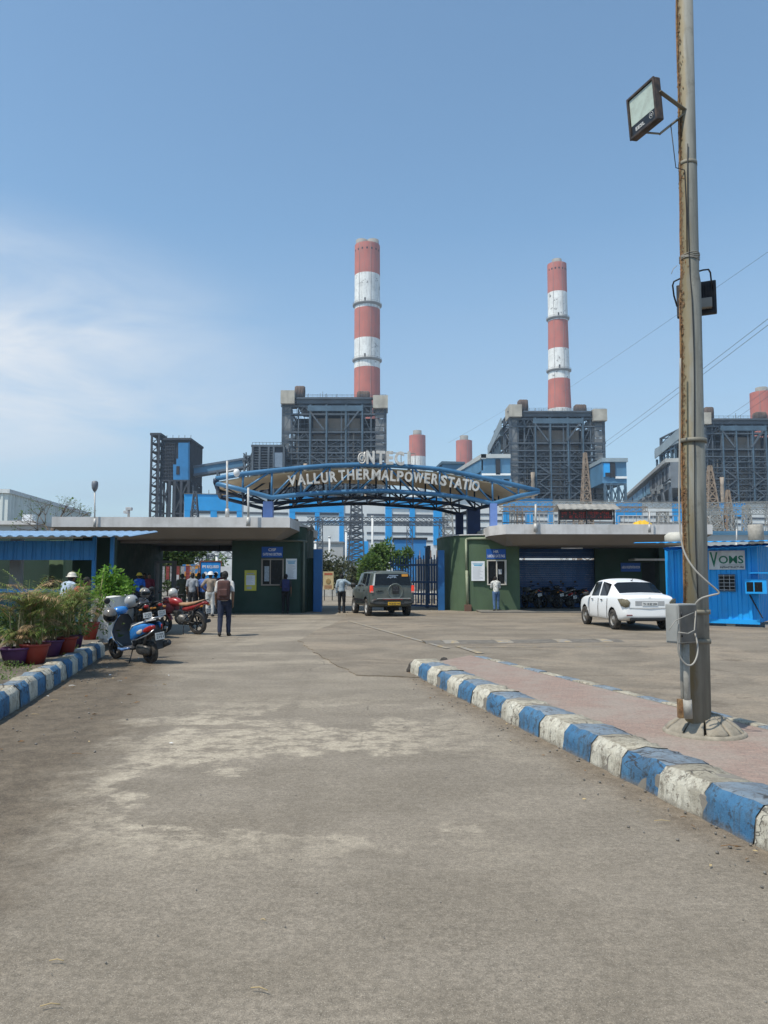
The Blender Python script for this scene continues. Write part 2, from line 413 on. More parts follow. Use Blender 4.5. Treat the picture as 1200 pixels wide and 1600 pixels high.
# asphalt yard on the right of the island, meeting the concrete along a broken joint
IW=G(745,1025,.2); IW2=G(1200,1137,.2); iw=(IW2-IW).normalized()
mb=MB(); edge=[]
KP=[(.60,12.15),(.10,12.28),(-.42,12.42),(-.80,13.6),(-1.45,16.2),(-2.06,19),(-1.95,23),(-1.45,28),(-1.6,35)]
for i in range(len(KP)-1):
    for q in range(7):
        t=q/7; x=lerp(KP[i][0],KP[i+1][0],t); y=lerp(KP[i][1],KP[i+1][1],t); k=.05+.02*y/10
        edge.append((x+k*noise.noise(Vector((x*2,y*2.3,3)))*1.6,y+(.04*noise.noise(Vector((x*5,y,7))) if y<12.6 else 0)))
n0=[(1.2,10.5),(3.6,1.5),(5.2,-3)][::-1]
L=n0+edge; vs=[]
for (x,y) in L:
    for k in range(13): vs.append((x+(26-x)*(k/12)**1.5 if True else 0,y,.030+.006*noise.noise(Vector((x+k*2,y,1)))))
mb.add(vs,[(i*13+k,i*13+k+1,(i+1)*13+k+1,(i+1)*13+k) for i in range(len(L)-1) for k in range(12)],0,True)
mb.add([(L[i][0],L[i][1],-.01) for i in range(len(L))]+[(L[i][0],L[i][1],.030+.006*noise.noise(Vector((L[i][0],L[i][1],1)))) for i in range(len(L))],[(i,i+1,len(L)+i+1,len(L)+i) for i in range(len(L)-1)])
struct(mb,'asphalt_yard',M_ASPH)
# worn rumble strip and yellow lines
M_YEL=mat('worn_yellow_line_paint',(.33,.25,.14),.9,var=.3,vs=9,wear=.6,wcol=(.245,.222,.19),ws=6)
M_DKS=mat('rumble_strip_rubber',(.15,.132,.108),.9,var=.25,vs=8,bump=.5)
mb=MB()
a=G(662,1006); b=G(965,1003)
def strip(mb,p0,p1,hw,z,mi,nseg=1,bulge=.03):
    d=(p1-p0); d.z=0; u=d.normalized(); s=Vector((-u.y,u.x,0)); vs=[]; prof=[(-1,0),(-.6,.75),(0,1),(.6,.75),(1,0)]
    for i in range(nseg+1):
        c=p0+d*(i/nseg)
        for q,h in prof: vs.append((c.x+s.x*q*hw,c.y+s.y*q*hw,z+h*bulge))
    mb.add(vs,[(i*5+k,(i+1)*5+k,(i+1)*5+k+1,i*5+k+1) for i in range(nseg) for k in range(4)],mi,True)
strip(mb,a,b,.42,.031,0,12,.035)
o=struct(mb,'rumble_strip',[M_DKS])
mb=MB()
for (x0,x1) in ((690,712),(770,794),(862,884),(930,948)):
    t0=(x0-662)/303; t1=(x1-662)/303; p=a+(b-a)*t0; q=a+(b-a)*t1
    strip(mb,p,q,.40,.037,0,1,.035)
    
def flatline(mb,p,q,w,z):
    d=(q-p); d.z=0; s=Vector((-d.y,d.x,0)).normalized()*w/2
    mb.add([(p.x-s.x,p.y-s.y,z),(q.x-s.x,q.y-s.y,z),(q.x+s.x,q.y+s.y,z),(p.x+s.x,p.y+s.y,z)],[(0,1,2,3)])
flatline(mb,G(545,972),G(700,1016),.12,.0415)
flatline(mb,G(715,1012),G(752,1024),.15,.041)
flatline(mb,G(670,1014.5),G(1010,1012.5),.05,.041)
struct(mb,'road_marking',M_YEL)
# ---- kerbs
def paint(name,col,c2,chip,dcol,ch=.5):
    n=NT(name); 
    f=n.noise(3,6,.6); c=n.mix(n.ss(f,.3,.7),col,c2)
    vst=n.noise(1,8,.75,n.co((16,16,2.6))); c=n.mix(n.ss(vst,.46,.60,0,.75),c,dcol); c=n.mix(n.ss(n.noise(2.2,7,.7,n.co((1,1,1),(0,0,0),(3,3,3))),.48,.66,0,.5),c,dcol)
    chp=n.noise(15,9,.8); c=n.mix(n.ss(chp,.545,.575,0,ch),c,chip); ck=n.vor(3.2,n.mix(.22,n.tc.outputs['Object'],n.nd('ShaderNodeTexNoise').outputs[1]),'DISTANCE_TO_EDGE'); c=n.mix(n.ma('MULTIPLY',n.ss(ck,.022,.006),n.ss(n.noise(2.3,3),.46,.56,0,.85)),c,(.05,.045,.04))
    z=n.xyz()[2]; sp=n.ss(n.ma('ADD',z,n.ma('MULTIPLY',n.noise(8,5,.7),.12)),.12,.05,0,.75); c=n.mix(sp,c,(.20,.17,.135))
    n.bump(n.ma('ADD',n.noise(14,8,.75),n.ma('MULTIPLY',chp,1.0)),1.0,.022)
    return n.done(c,.8,0,.3)
KBLUE=paint('kerb_blue_paint',(.050,.165,.32),(.085,.22,.37),(.05,.06,.07),(.075,.12,.17),.8)
KWHITE=paint('kerb_white_paint',(.68,.65,.55),(.54,.50,.40),(.22,.19,.15),(.34,.31,.25),.85)
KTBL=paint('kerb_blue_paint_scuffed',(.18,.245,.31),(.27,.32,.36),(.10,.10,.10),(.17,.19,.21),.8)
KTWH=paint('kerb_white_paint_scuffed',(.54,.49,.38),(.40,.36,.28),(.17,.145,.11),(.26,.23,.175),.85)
M_MORT=mat('kerb_mortar',(.2,.18,.15),.9,bump=.6)
def kerb(name,A,dv,inn,n,bl,prof,first,seed,height_noise=.006,lens=None):
    """blocks laid from A along dv; prof [(inward,z)]; inn = inward unit"""
    rnd=random.Random(seed); mb=MB(); s=0
    for i in range(n):
        L=bl*(1+rnd.uniform(-.02,.02)); col=(i+first)%2; seg=7; jit=rnd.uniform(-.006,.006); jz=rnd.uniform(-.006,.006)
        sub=[]
        for k in range(len(prof)-1):
            a,b=prof[k],prof[k+1]; m=3 if k<3 else 2
            for q in range(m): sub.append((lerp(a[0],b[0],q/m),lerp(a[1],b[1],q/m),k))
        sub.append((*prof[-1],len(prof)-2))
        vs=[]
        for g in range(seg+1):
            t=.004+(L-.008)*g/seg; e=.006 if g in (0,seg) else 0
            for (w,z,k) in sub:
                p=A+dv*(s+t)
                nn=noise.noise(Vector((p.x*5+w*3,p.y*5,z*5+seed)))*height_noise*1.6+noise.noise(Vector((p.x*19+w*9,p.y*19,z*15)))*height_noise
                ww=w+jit+nn+e; zz=z+jz*(z>.05)+nn*.8-(e if z>.05 else 0)
                q=p+inn*ww; vs.append((q.x,q.y,zz))
        m=len(sub); fs=[];mi=[]
        o=len(mb.v)
        mb.v.extend(Vector(v) for v in vs)
        for g in range(seg):
            for k in range(m-1):
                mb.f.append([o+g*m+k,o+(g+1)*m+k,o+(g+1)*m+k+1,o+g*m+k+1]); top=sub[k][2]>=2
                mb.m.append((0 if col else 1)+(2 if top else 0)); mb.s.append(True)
        s+=L
    # mortar core
    pr=[(w+.012,max(0,z-.014)) for w,z in prof]; e=A+dv*s
    r0=[Vector((*(A+inn*w).xy,z)) for w,z in pr]+[Vector((*(A+inn*pr[-1][0]).xy,-.05)),Vector((*(A+inn*pr[0][0]).xy,-.05))]
    r1=[p+dv*s for p in r0]; mb.loft([r0,r1],4,False)
    return struct(mb,name,[KBLUE,KWHITE,KTBL,KTWH,M_MORT]),s
inL=Vector((-kd.y,kd.x,0))
st0=KB-kd*2.715; nbl=31
kerb('kerb',st0,kd,inL,22,.445,[(0,0),(.01,.22),(.07,.285),(.25,.285),(.27,.26)],1,3,.009)
inR=Vector((-idr.y,idr.x,0)) 
if inR.x<0: inR=-inR
kerb('kerb',IE-idr*.0,idr,inR,24,.515,[(0,0),(.015,.17),(.075,.235),(.22,.245),(.42,.225),(.44,.20)],0,5,.013)
# far edge kerb of the island: low white and blue stones
IWa=Vector((IW.x,IW.y,0)); outR=Vector((iw.y,-iw.x,0)) 
if outR.x<0: outR=-outR
kerb('kerb',Vector((*(IW+outR*.12).xy,0)),iw,-outR,30,.47,[(0,.0),(.005,.17),(.03,.205),(.16,.21),(.17,.19)],1,9,.006)
# brick paved top of the island
def paver_mat():
    n=NT('pink_pavers'); b=n.nd('ShaderNodeTexBrick'); n.L.new(n.co((1,1,1),(0,0,R(15))),b.inputs[0]); b.inputs['Scale'].default_value=4.2
    b.inputs['Color1'].default_value=(.30,.215,.175,1); b.inputs['Color2'].default_value=(.26,.19,.158,1); b.inputs['Mortar'].default_value=(.21,.17,.14,1); b.inputs['Mortar Size'].default_value=.012
    c=n.mix(n.ss(n.noise(1.6,7,.7),.40,.62,0,.8),b.outputs[0],(.29,.245,.205)); c=n.scalecol(c,n.ss(n.noise(40,5,.7),.3,.7,.85,1.15))
    n.bump(b.outputs['Fac'],-.3,.004); return n.done(c,.9,0,.2)
mb=MB(); vs=[]
m=28
for i in range(m+1):
    t=i/m; L0=IE+inR*.40+idr*(.15+11.6*t); R0=IW-iw*.25+iw*(12.2*t)-outR*.02
    for k in range(7):
        p=L0.lerp(Vector((R0.x,R0.y,0)),k/6); vs.append((p.x,p.y,.192+.006*noise.noise(Vector((p.x*1.5,p.y*1.5,0)))))
mb.add(vs,[(i*7+k,(i+1)*7+k,(i+1)*7+k+1,i*7+k+1) for i in range(m) for k in range(6)],0,True)
struct(mb,'island_paving',paver_mat())
# crumbled dark nose of the island
M_NOSE=mat('broken_black_concrete',(.045,.04,.035),.95,var=.5,vs=14,bump=1,bs=30)
mb=MB(); rnd=random.Random(4)
npts=[IE+inR*.02-idr*.03,IE+inR*.16-idr*.13,IE+inR*.42-idr*.22,IE+inR*.75-idr*.28,IE+inR*1.0-idr*.2]
for i in range(len(npts)-1):
    for q in range(7):
        p=npts[i].lerp(npts[i+1],q/7); s=rnd.uniform(.04,.085)
        mb.ell((p.x+rnd.uniform(-.02,.02),p.y+rnd.uniform(-.02,.02),rnd.uniform(.03,.15)),(s,s,s*1.1),7,5)
struct(mb,'island_nose_rubble',M_NOSE)
mb=MB()
mb.prism([Vector((*q.xy,0)) for q in (IE-idr*.03+inR*.02,IE+idr*.3+inR*.1,IE+idr*.3+inR*1.3,IE-idr*.18+inR*1.0,IE-idr*.16+inR*.3)],(0,0,.185))
struct(mb,'island_nose',M_MORT)
# ---- planting bed behind the left kerb
mb=MB(); vs=[]
for i in range(41):
    for k in range(9):
        p=KB-kd*3+kd*(11.5*i/40)+inL*(.24+3.2*k/8); vs.append((p.x,p.y,.245+.03*noise.noise(Vector((p.x*2,p.y*2,0)))))
mb.add(vs,[(i*9+k,(i+1)*9+k,(i+1)*9+k+1,i*9+k+1) for i in range(40) for k in range(8)],0,True)
struct(mb,'planting_bed',M_SOIL)
# pebbles, dry leaves and litter on the road
def litter():
    rnd=random.Random(11); mb=MB()
    def leaf(p,s,mi):
        a=rnd.uniform(0,6.28); u=Vector((math.cos(a),math.sin(a),rnd.uniform(-.1,.1))); w=Vector((-u.y,u.x,rnd.uniform(-.2,.3)))
        q=[p-u*s,p+w*s*.35,p+u*s,p-w*s*.35]; q=[Vector((v.x,v.y,max(v.z,.024))) for v in q]; q[1].z+=s*.25
        mb.add(q+[v-Vector((0,0,.003)) for v in q],[(0,1,2,3),(7,6,5,4),(0,4,5,1),(1,5,6,2),(2,6,7,3),(3,7,4,0)],mi)
    for i in range(150):
        t=rnd.random(); p=KB+kd*(-2+9*t)-inL*abs(rnd.gauss(0,.7)); p.z=.03
        if rnd.random()<.4: leaf(p,rnd.uniform(.012,.04),rnd.choice((0,1,1,2)))
        else: s=rnd.uniform(.004,.016); mb.ell((p.x,p.y,.02),(s,s*1.2,s*.7),6,4,3)
    for i in range(150):
        t=rnd.random()**.8; p=IE+idr*(9*t)-inR*abs(rnd.gauss(0,.22)); s=rnd.uniform(.003,.012)
        if rnd.random()<.15: leaf(Vector((p.x,p.y,.03)),rnd.uniform(.01,.025),rnd.choice((0,1)))
        else: mb.ell((p.x,p.y,.02),(s,s*1.2,s*.7),6,4,3)
    for i in range(120):
        p=Vector((rnd.uniform(-3,2.2),rnd.uniform(1.9,9),.02)); s=rnd.uniform(.0025,.006); mb.ell(p,(s,s,s*.7),5,4,3)
    for (px,py,l,mi) in ((88,1513,.03,0),(405,1558,.035,0),(78,1584,.035,0),(411,1448,.012,0),(1140,1330,.05,1),(113,1075,.05,2),(85,1097,.05,0),(120,1183,.05,1),(55,1120,.05,0),(1068,1284,.02,1),(1035,1290,.05,0),(112,1074,.045,2)):
        g=G(px,py); g.z=.03; a=rnd.uniform(-.3,.3); u=Vector((math.cos(a),math.sin(a),0))
        mb.tube([g-u*l,g+Vector((0,.006,.004)),g+u*l],.0022,5,mi)
    o=mb.build('road_litter',[mat('dry_straw',(.45,.34,.18),.9),mat('dry_leaf',(.22,.12,.05),.9),mat('paper_scrap',(.7,.7,.68),.9),mat('pebble',(.17,.155,.135),.9,var=.5,vs=30)])
    tag(o,'scattered pebbles, dry leaves and straw on the concrete road','litter',kind='stuff')
litter()
# ================================================================ POLE ON THE ISLAND
M_GALV=mat('weathered_galvanised_steel',(.225,.225,.20),.62,.25,var=.3,vs=3,dirt=.7,dcol=(.17,.145,.10),ds=3,streak=.5,spec=.35,bump=.2)
M_RUST=mat('flaking_rust',(.20,.105,.05),.95,var=.6,vs=25,bump=1,bs=60,dirt=.6,dcol=(.33,.22,.10),ds=20)
M_BLK=mat('black_cable',(.02,.02,.022),.6); M_GCAB=mat('grey_cable',(.29,.275,.245),.6,var=.15)
M_DKMET=mat('dark_metal',(.03,.032,.036),.5,.3,var=.2)
PB=Vector((2.80,6.98,.2)); PT=Vector((2.93,7.0,8.4))
def pax(z): return PB.lerp(PT,(z-.2)/8.2)
def polemat():
    n=NT('rust_flanked_pole_steel'); g=n.nd('ShaderNodeNewGeometry'); sp=n.nd('ShaderNodeSeparateXYZ'); n.L.new(g.outputs['Normal'],sp.inputs[0]); nx=sp.outputs[0]
    base=n.mix(n.ss(n.noise(1,6,.6,n.co((14,14,1.2))),.4,.65),(.235,.235,.21),(.165,.165,.145))
    base=n.mix(n.ss(n.noise(6,6,.7),.52,.66,0,.5),base,(.12,.115,.10))
    stain=n.ss(n.ma('ADD',nx,n.ma('MULTIPLY_ADD',n.noise(1,7,.7,n.co((9,9,2.2))),1.7,-.85)),-.25,-.75)
    c=n.mix(n.ma('MULTIPLY',stain,.75),base,(.20,.155,.075))
    rust=n.ss(n.ma('ADD',nx,n.ma('MULTIPLY_ADD',n.noise(14,8,.85),1.1,-.55)),-.86,-.95)
    c=n.mix(rust,c,n.mix(n.ss(n.noise(40,5,.7),.4,.6),(.20,.125,.065),(.10,.06,.035)))
    n.bump(n.ma('MULTIPLY',rust,n.noise(60,5,.8)),.8,.012); return n.done(c,.68,.1,.35)
def curved(p,n=5):
    o=[]
    for i in range(len(p)-1):
        a,b,c,d=p[max(i-1,0)],p[i],p[i+1],p[min(i+2,len(p)-1)]
        for q in range(n):
            t=q/n; o.append((2*b+(c-a)*t+(2*a-5*b+4*c-d)*t*t+(3*b-a-3*c+d)*t**3)*.5)
    return o+[p[-1]]
def pole():
    r=thing('floodlight_pole','tall grey lamp pole with a rusty left flank in a cracked concrete collar','lamp post',PB,0)
    mb=MB(); prof=[]
    segs=[(.2,.110),(2.83,.104),(2.84,.099),(4.32,.096),(4.42,.083),(5.48,.082),(5.50,.078),(8.4,.072)]
    mb.tube([pax(z) for z,q in segs],[q for z,q in segs],28); mb.build('pole',polemat(),r)
    mb=MB()
    for z,q in ((2.835,.122),(5.49,.085)): mb.tube([pax(z-.018),pax(z+.018)],q,24)
    for z in (1.28,1.02): mb.tube([pax(z-.02),pax(z+.02)],.122,24)
    mb.each('clamp_band',M_GALV,r)
    # rust scabs and a rusted strap running up the left side
    rnd=random.Random(2); mb=MB()
    for i in range(800):
        z=1.25+7.1*rnd.random()**.9; p=pax(z); rr=.108 if z<2.8 else .102 if z<4.3 else .081
        a=PI+rnd.gauss(.22,.20 if z<4.4 else .30); q=p+Vector((math.cos(a),math.sin(a),0))*(rr+.001); s=rnd.uniform(.004,.013)
        s*=rnd.uniform(.4,.8); mb.ell(q,(s*.5,s,s*rnd.uniform(1,2)),6,4)
    mb.tube([pax(z)+Vector((-(.112 if z<2.8 else .106 if z<4.35 else .084),-.015+.008*math.sin(z*3),0)) for z in [1.3+.35*i for i in range(20)]],[.009*(1+.3*math.sin(i*2.1)) for i in range(20)],8)
    mb.build('rust_strip',M_RUST,r)
    mb=MB(); mb.tube([pax(z)+Vector((-.03+.012*math.sin(z*2.2),-(.117 if z<2.84 else .106 if z<4.4 else .086),0)) for z in [1.4+.25*i for i in range(18)]],.0045,6)
    mb.tube([P(1048,195,6.9),P(1056,262,6.93),pax(5.4)+Vector((-.06,-.07,0)),pax(5.0)+Vector((-.05,-.075,0)),pax(4.6)+Vector((-.05,-.07,0))],.0045,6)
    mb.build('lamp_cable',M_BLK,r)
    mb=MB()
    mb.tube(curved([P(1063,560,6.84),P(1062,700,6.83),P(1061,770,6.82),P(1063,830,6.80),P(1069,862,6.76),P(1084,888,6.7),P(1104,908,6.66),P(1119,921,6.66),P(1123,927,6.66),P(1112,930,6.66),P(1096,935,6.7),P(1087,944,6.74),P(1084,955,6.78)]),.0085,8)
    mb.tube(curved([P(1060,975,6.55),P(1059,1005,6.56),P(1062,1025,6.57),P(1072,1038,6.57),P(1082,1038,6.57),P(1089,1025,6.6),P(1090,1008,6.64),P(1086,990,6.7)]),.0075,8)
    mb.tube([P(1045,985,6.5),P(1055,970,6.52),P(1070,963,6.56),P(1084,957,6.66)],.004,6)
    mb.tube([P(1060,988,6.5),P(1075,990,6.53),P(1085,985,6.6),P(1087,955,6.7)],.006,6)
    mb.build('supply_cable',M_GCAB,r)
    mb=MB(); rr=random.Random(5)
    for i in range(5):
        z=4.55+.012*i; mb.tube([pax(z+.01*math.sin(a*2+i))+Vector((math.cos(a),math.sin(a),0))*.09 for a in [j*PI/8 for j in range(17)]],.0035,5)
    mb.tube([P(1058,415,6.95),P(1052,420,6.9),P(1049,428,6.9)],.003,5)
    mb.build('tie_wire',M_GCAB,r)
    # conduit pipes and rusty stub at the foot
    mb=MB()
    mb.tube([P(1065,1002,6.82),P(1066,1060,6.84),P(1068,1120,6.86)],.017,10)
    mb.tube([P(1072,1005,6.72),P(1073,1065,6.76),P(1075,1118,6.80)],.027,12)
    mb.tube([P(1074,1093,6.79),P(1075.5,1122,6.80)],.037,14)
    mb.build('conduit',mat('conduit_grey',(.30,.285,.25),.7,var=.3,vs=10,streak=.5),r)
    mb=MB(); mb.cbox(P(1063.5,1107,6.84),(.045,.05,.16),0); mb.build('rusted_stub',M_RUST,r)
    # junction box turned on edge to the viewer
    c=P(1061,975,6.60); rz=R(-58); T=Matrix.Translation(c+Vector((.07,.13,0)))@Matrix.Rotation(rz,4,'Z')
    bxm=[mat('box_grey_paint',(.30,.30,.285),.6,.15,var=.15,vs=5,streak=.35,dcol=(.2,.18,.15))]
    mb=MB(); mb.bbox((0,0,0),(.135,.25,.335),.008,0,T); j=mb.build('junction_box',bxm[0],r)
    mb=MB(); mb.cbox((.071,0,0),(.007,.225,.31),0,0,T); d=mb.build('box_door',mat('box_door_shaded',(.12,.115,.105),.6,.15,var=.3,vs=8,streak=.5,dcol=(.2,.13,.08)),j); mb=MB(); mb.cbox((0,-.129,0),(.115,.006,.30),0,0,T); mb.build('side_plate',bxm[0],j)  # door colour darkened to paint in the box's shaded side; streaks are rust
    mb=MB(); mb.tube([T@Vector((.080,-.10,.06)),T@Vector((.080,-.10,.1))],.007,8); mb.tube([T@Vector((.080,-.10,-.11)),T@Vector((.080,-.10,-.08))],.007,8); mb.each('latch',M_DKMET,j)
    # cracked concrete collar
    mc=mat('collar_concrete',(.29,.255,.20),.95,var=.3,vs=7,bump=1,bs=30,dirt=.5,dcol=(.17,.14,.10),ds=6)
    ctr=Vector((2.885,7.06,.2)); mb=MB(); rnd=random.Random(8)
    mb.lathe([(.36,-.02),(.355,.03),(.335,.045),(.30,.04)],40,Matrix.Translation((ctr.x,ctr.y,.18)),0)
    cuts=[0,.62,1.5,2.35,3.05,3.75,4.35,5.0,5.6]
    for k in range(len(cuts)):
        a0=cuts[k]+.035; a1=(cuts+[2*PI])[k+1]-.035; ns=6; tilt=rnd.uniform(0,.022); rings=[]
        up=[];dn=[]
        for rad,h in ((.06,.185),(.13,.172),(.21,.128),(.285,.070),(.325,.030)):
            row=[]
            for q in range(ns+1):
                a=lerp(a0,a1,q/ns); rr_=rad*(1+.05*noise.noise(Vector((a*5,rad*9,k)))); row.append(Vector((ctr.x+rr_*math.cos(a),ctr.y+rr_*math.sin(a),.185+h+tilt*(rad/.3)+.006*noise.noise(Vector((a*7,rad*22,2))))))
            up.append(row)
        vs=[p for row in up for p in row]; n1=ns+1; N=len(vs); vs+= [p-Vector((0,0,.03)) for p in vs]
        fs=[]
        for i in range(4):
            for q in range(ns): fs.append((i*n1+q,(i+1)*n1+q,(i+1)*n1+q+1,i*n1+q+1)); fs.append((N+i*n1+q,N+i*n1+q+1,N+(i+1)*n1+q+1,N+(i+1)*n1+q))
        per=[q for q in range(n1)]+[i*n1+ns for i in range(1,5)]+[4*n1+q for q in range(ns-1,-1,-1)]+[i*n1 for i in range(3,0,-1)]
        for a_,b_ in zip(per,per[1:]+per[:1]): fs.append((a_,b_,N+b_,N+a_))
        mb.add(vs,fs,0,True)
    mb.lathe([(.28,0),(.2,.085),(.1,.135)],24,Matrix.Translation((ctr.x,ctr.y,.185)),1)
    mb.build('concrete_collar',[mc,mat('collar_crack',(.03,.025,.02),1)],r)
pole()
def floodlight1():
    A=P(980,157,7.15); e1=Vector((.135,-.37,0)); e1n=e1.normalized(); dn=Vector((.03,.012,-.41)); w=e1.length; h=dn.length
    zz=-dn.normalized(); nn=zz.cross(e1n).normalized()
    if nn.x>0: nn=-nn
    # local frame: X along e1, Y into the housing (away from face), Z up
    M=Matrix.Identity(4)
    yv=-nn
    for i in range(3): M[i][0]=e1n[i]; M[i][1]=yv[i]; M[i][2]=zz[i]; M[i][3]=(A+e1/2+dn/2)[i]
    r=thing('floodlight','dark framed floodlight with pale dusty glass, high on the left of the pole','floodlight',A+e1/2+dn/2)
    mh=mat('lamp_housing',(.055,.045,.04),.6,.2,var=.4,vs=12,dirt=.5,dcol=(.16,.10,.07),ds=12)
    mb=MB(); mb.bbox((0,.035,0),(w,.07,h),.012,0,M)
    for s in (-1,1): mb.bbox((s*(w/2-.012),-.006,0),(.024,.02,h),.004,0,M); mb.bbox((0,-.006,s*(h/2-.012)),(w-.05,.02,.024),.004,0,M)
    for i in range(9): mb.box((-w/2+.04+i*.037,.07,-h/2+.05),(-w/2+.046+i*.037,.095,h/2-.05),0,M)
    hs=mb.build('housing',mh,r)
    mb=MB(); mb.box((-w/2+.03,-.002,-h/2+.125),(w/2-.03,.0,h/2-.03),0,M)
    gl=NT('dusty_lamp_glass'); cc=gl.mix(gl.ss(gl.noise(14,6,.7),.35,.7),(.50,.58,.50),(.40,.45,.38)); cc=gl.mix(gl.ss(gl.vor(40),.12,.05),cc,(.2,.2,.16)); gl.done(cc,.35,0,.5)
    mb.build('glass',gl.m,r)
    mb=MB(); mb.box((-w/2+.03,-.002,-h/2+.03),(w/2-.03,0,-h/2+.12),0,M); pl=mb.build('label_strip',mat('lamp_label_black',(.02,.022,.026),.4),r)
    mb=MB(); text(mb,'EESL',(-.045,-.004,-h/2+.07),.13,.035,M,0,.002,.02)
    text(mb,'Q',(.115,-.004,-h/2+.085),.022,.026,M,0,.002,.02)
    mb.tube([M@Vector((.115+.026*math.cos(a),-.004,-h/2+.085+.030*math.sin(a))) for a in [j*PI/12 for j in range(24)]],.002,5,closed=True)
    mb.build('lettering',mat('lamp_lettering',(.6,.6,.58),.5),pl)
    # stirrup bracket
    mb=MB(); q=pax(6.35)+Vector((0,-.09,0)); q=P(1073,174,6.95)
    s1=M@Vector((w/2+.005,.04,.04)); s2=M@Vector((-w/2-.005,.045,-.06)); 
    k1=P(1041,163,6.85); k1b=q
    mb.beam(M@Vector((w/2+.004,.04,.06)),q,.04,.008); 
    low=P(1031,209,6.98); mb.beam(M@Vector((-w/2-.004,.05,-.1)),low,.036,.008); mb.beam(low,q+Vector((0,0,-.01)),.045,.01)
    mb.build('bracket',M_GALV,r)
floodlight1()
def floodlight2():
    c=P(1088,466,7.26); rz=R(-24); M=Matrix.Translation(c)@Matrix.Rotation(rz,4,'Z')@Matrix.Rotation(R(-6),4,'X')
    w,h=.36,.34
    r=thing('floodlight','black finned floodlight seen from its back, strapped behind the pole below the other lamp','floodlight',c)
    mh=mat('lamp_housing_black',(.022,.022,.025),.55,.3,var=.3,dirt=.4,dcol=(.1,.07,.05),ds=10)
    mb=MB(); mb.bbox((0,.03,0),(w,.05,h),.01,0,M)
    for i in range(14): mb.box((-w/2+.02+i*.0245,-.025,-h/2+.04),(-w/2+.026+i*.0245,.006,h/2-.03),0,M)
    mb.build('housing',mh,r)
    mb=MB(); mb.bbox((.09,-.03,-.08),(.10,.05,.1),.006,0,M); mb.build('driver_box',mat('driver_grey',(.20,.19,.17),.6),r)
    mb=MB(); mb.box((-w/2+.02,.0555,-h/2+.02),(w/2-.02,.058,h/2-.02),0,M); mb.build('glass',mat('lamp_glass_dark',(.35,.38,.36),.3),r)
    mb=MB()
    mb.tube([P(1058,479,7.18),P(1053,462,7.15),P(1051,446,7.12),P(1053,440,7.1),P(1061,436,7.08),P(1075,431,7.08),P(1088,425,7.1),P(1098,422,7.12),P(1107,421,7.14),P(1110,426,7.16),P(1111,436,7.18),P(1113,450,7.2)],.008,8)
    mb.build('bracket',mh,r)
floodlight2()
# ================================================================ GATE BUILDINGS
M_CONC=mat('grey_render',(.57,.555,.54),.85,var=.12,vs=1.2,dirt=.4,dcol=(.24,.22,.19),ds=1,streak=.35,bump=.3,bs=25)
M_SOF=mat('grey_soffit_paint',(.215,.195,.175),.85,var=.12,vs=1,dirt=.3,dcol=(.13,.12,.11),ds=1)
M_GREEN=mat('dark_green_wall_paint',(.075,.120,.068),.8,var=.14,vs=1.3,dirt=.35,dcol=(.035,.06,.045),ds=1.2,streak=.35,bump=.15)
M_DGREEN=mat('shaded_green_wall_paint',(.030,.058,.042),.8,var=.15,vs=1.3,dirt=.4,dcol=(.015,.028,.022),ds=1,bump=.15)  # darker copy of the wall green, with the shade under the roofs painted in
M_INT=mat('dim_interior',(.05,.055,.05),.9,var=.2)
M_FLOORC=mat('canopy_floor',(.17,.155,.135),.9,var=.2,vs=2)
M_BLUE=mat('blue_steel_paint',(.020,.115,.30),.45,.1,var=.15,vs=2,dirt=.25,dcol=(.03,.06,.1),ds=3)
M_WIN=mat('dark_window_glass',(.010,.011,.012),.25,spec=.2); M_ALU=mat('aluminium_frame',(.22,.19,.165),.5,.4,var=.15)
M_WHITE=mat('white_board',(.68,.70,.72),.6,var=.06,vs=3); M_PRINT=mat('print_ink',(.10,.12,.16),.8); M_CYAN=mat('cyan_heading',(.04,.30,.50),.6)
M_SIGNB=mat('sign_blue',(.012,.085,.36),.5,var=.08); M_LET=mat('white_lettering',(.78,.78,.78),.6)
M_PIPE=mat('pale_pvc_pipe',(.28,.31,.21),.6,var=.2,dirt=.5,dcol=(.13,.14,.09))
def slab(parent,top,zt,zf,bottom,zb,zceil):
    """fascia + sloping soffit + flat roof; top/bottom are plan polygons with matching corners"""
    n=len(top); mb=MB()
    T=[Vector((x,y,zt)) for x,y in top]; F=[Vector((x,y,zf)) for x,y in top]; B=[Vector((x,y,zb)) for x,y in bottom]
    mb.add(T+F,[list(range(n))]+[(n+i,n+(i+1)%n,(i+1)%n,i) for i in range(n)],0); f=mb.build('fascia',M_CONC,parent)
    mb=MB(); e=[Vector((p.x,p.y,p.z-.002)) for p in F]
    mb.add(e+B,[(n+i,n+(i+1)%n,(i+1)%n,i) for i in range(n)]+[[n+i for i in range(n)][::-1]],0); mb.build('soffit',M_SOF,parent)
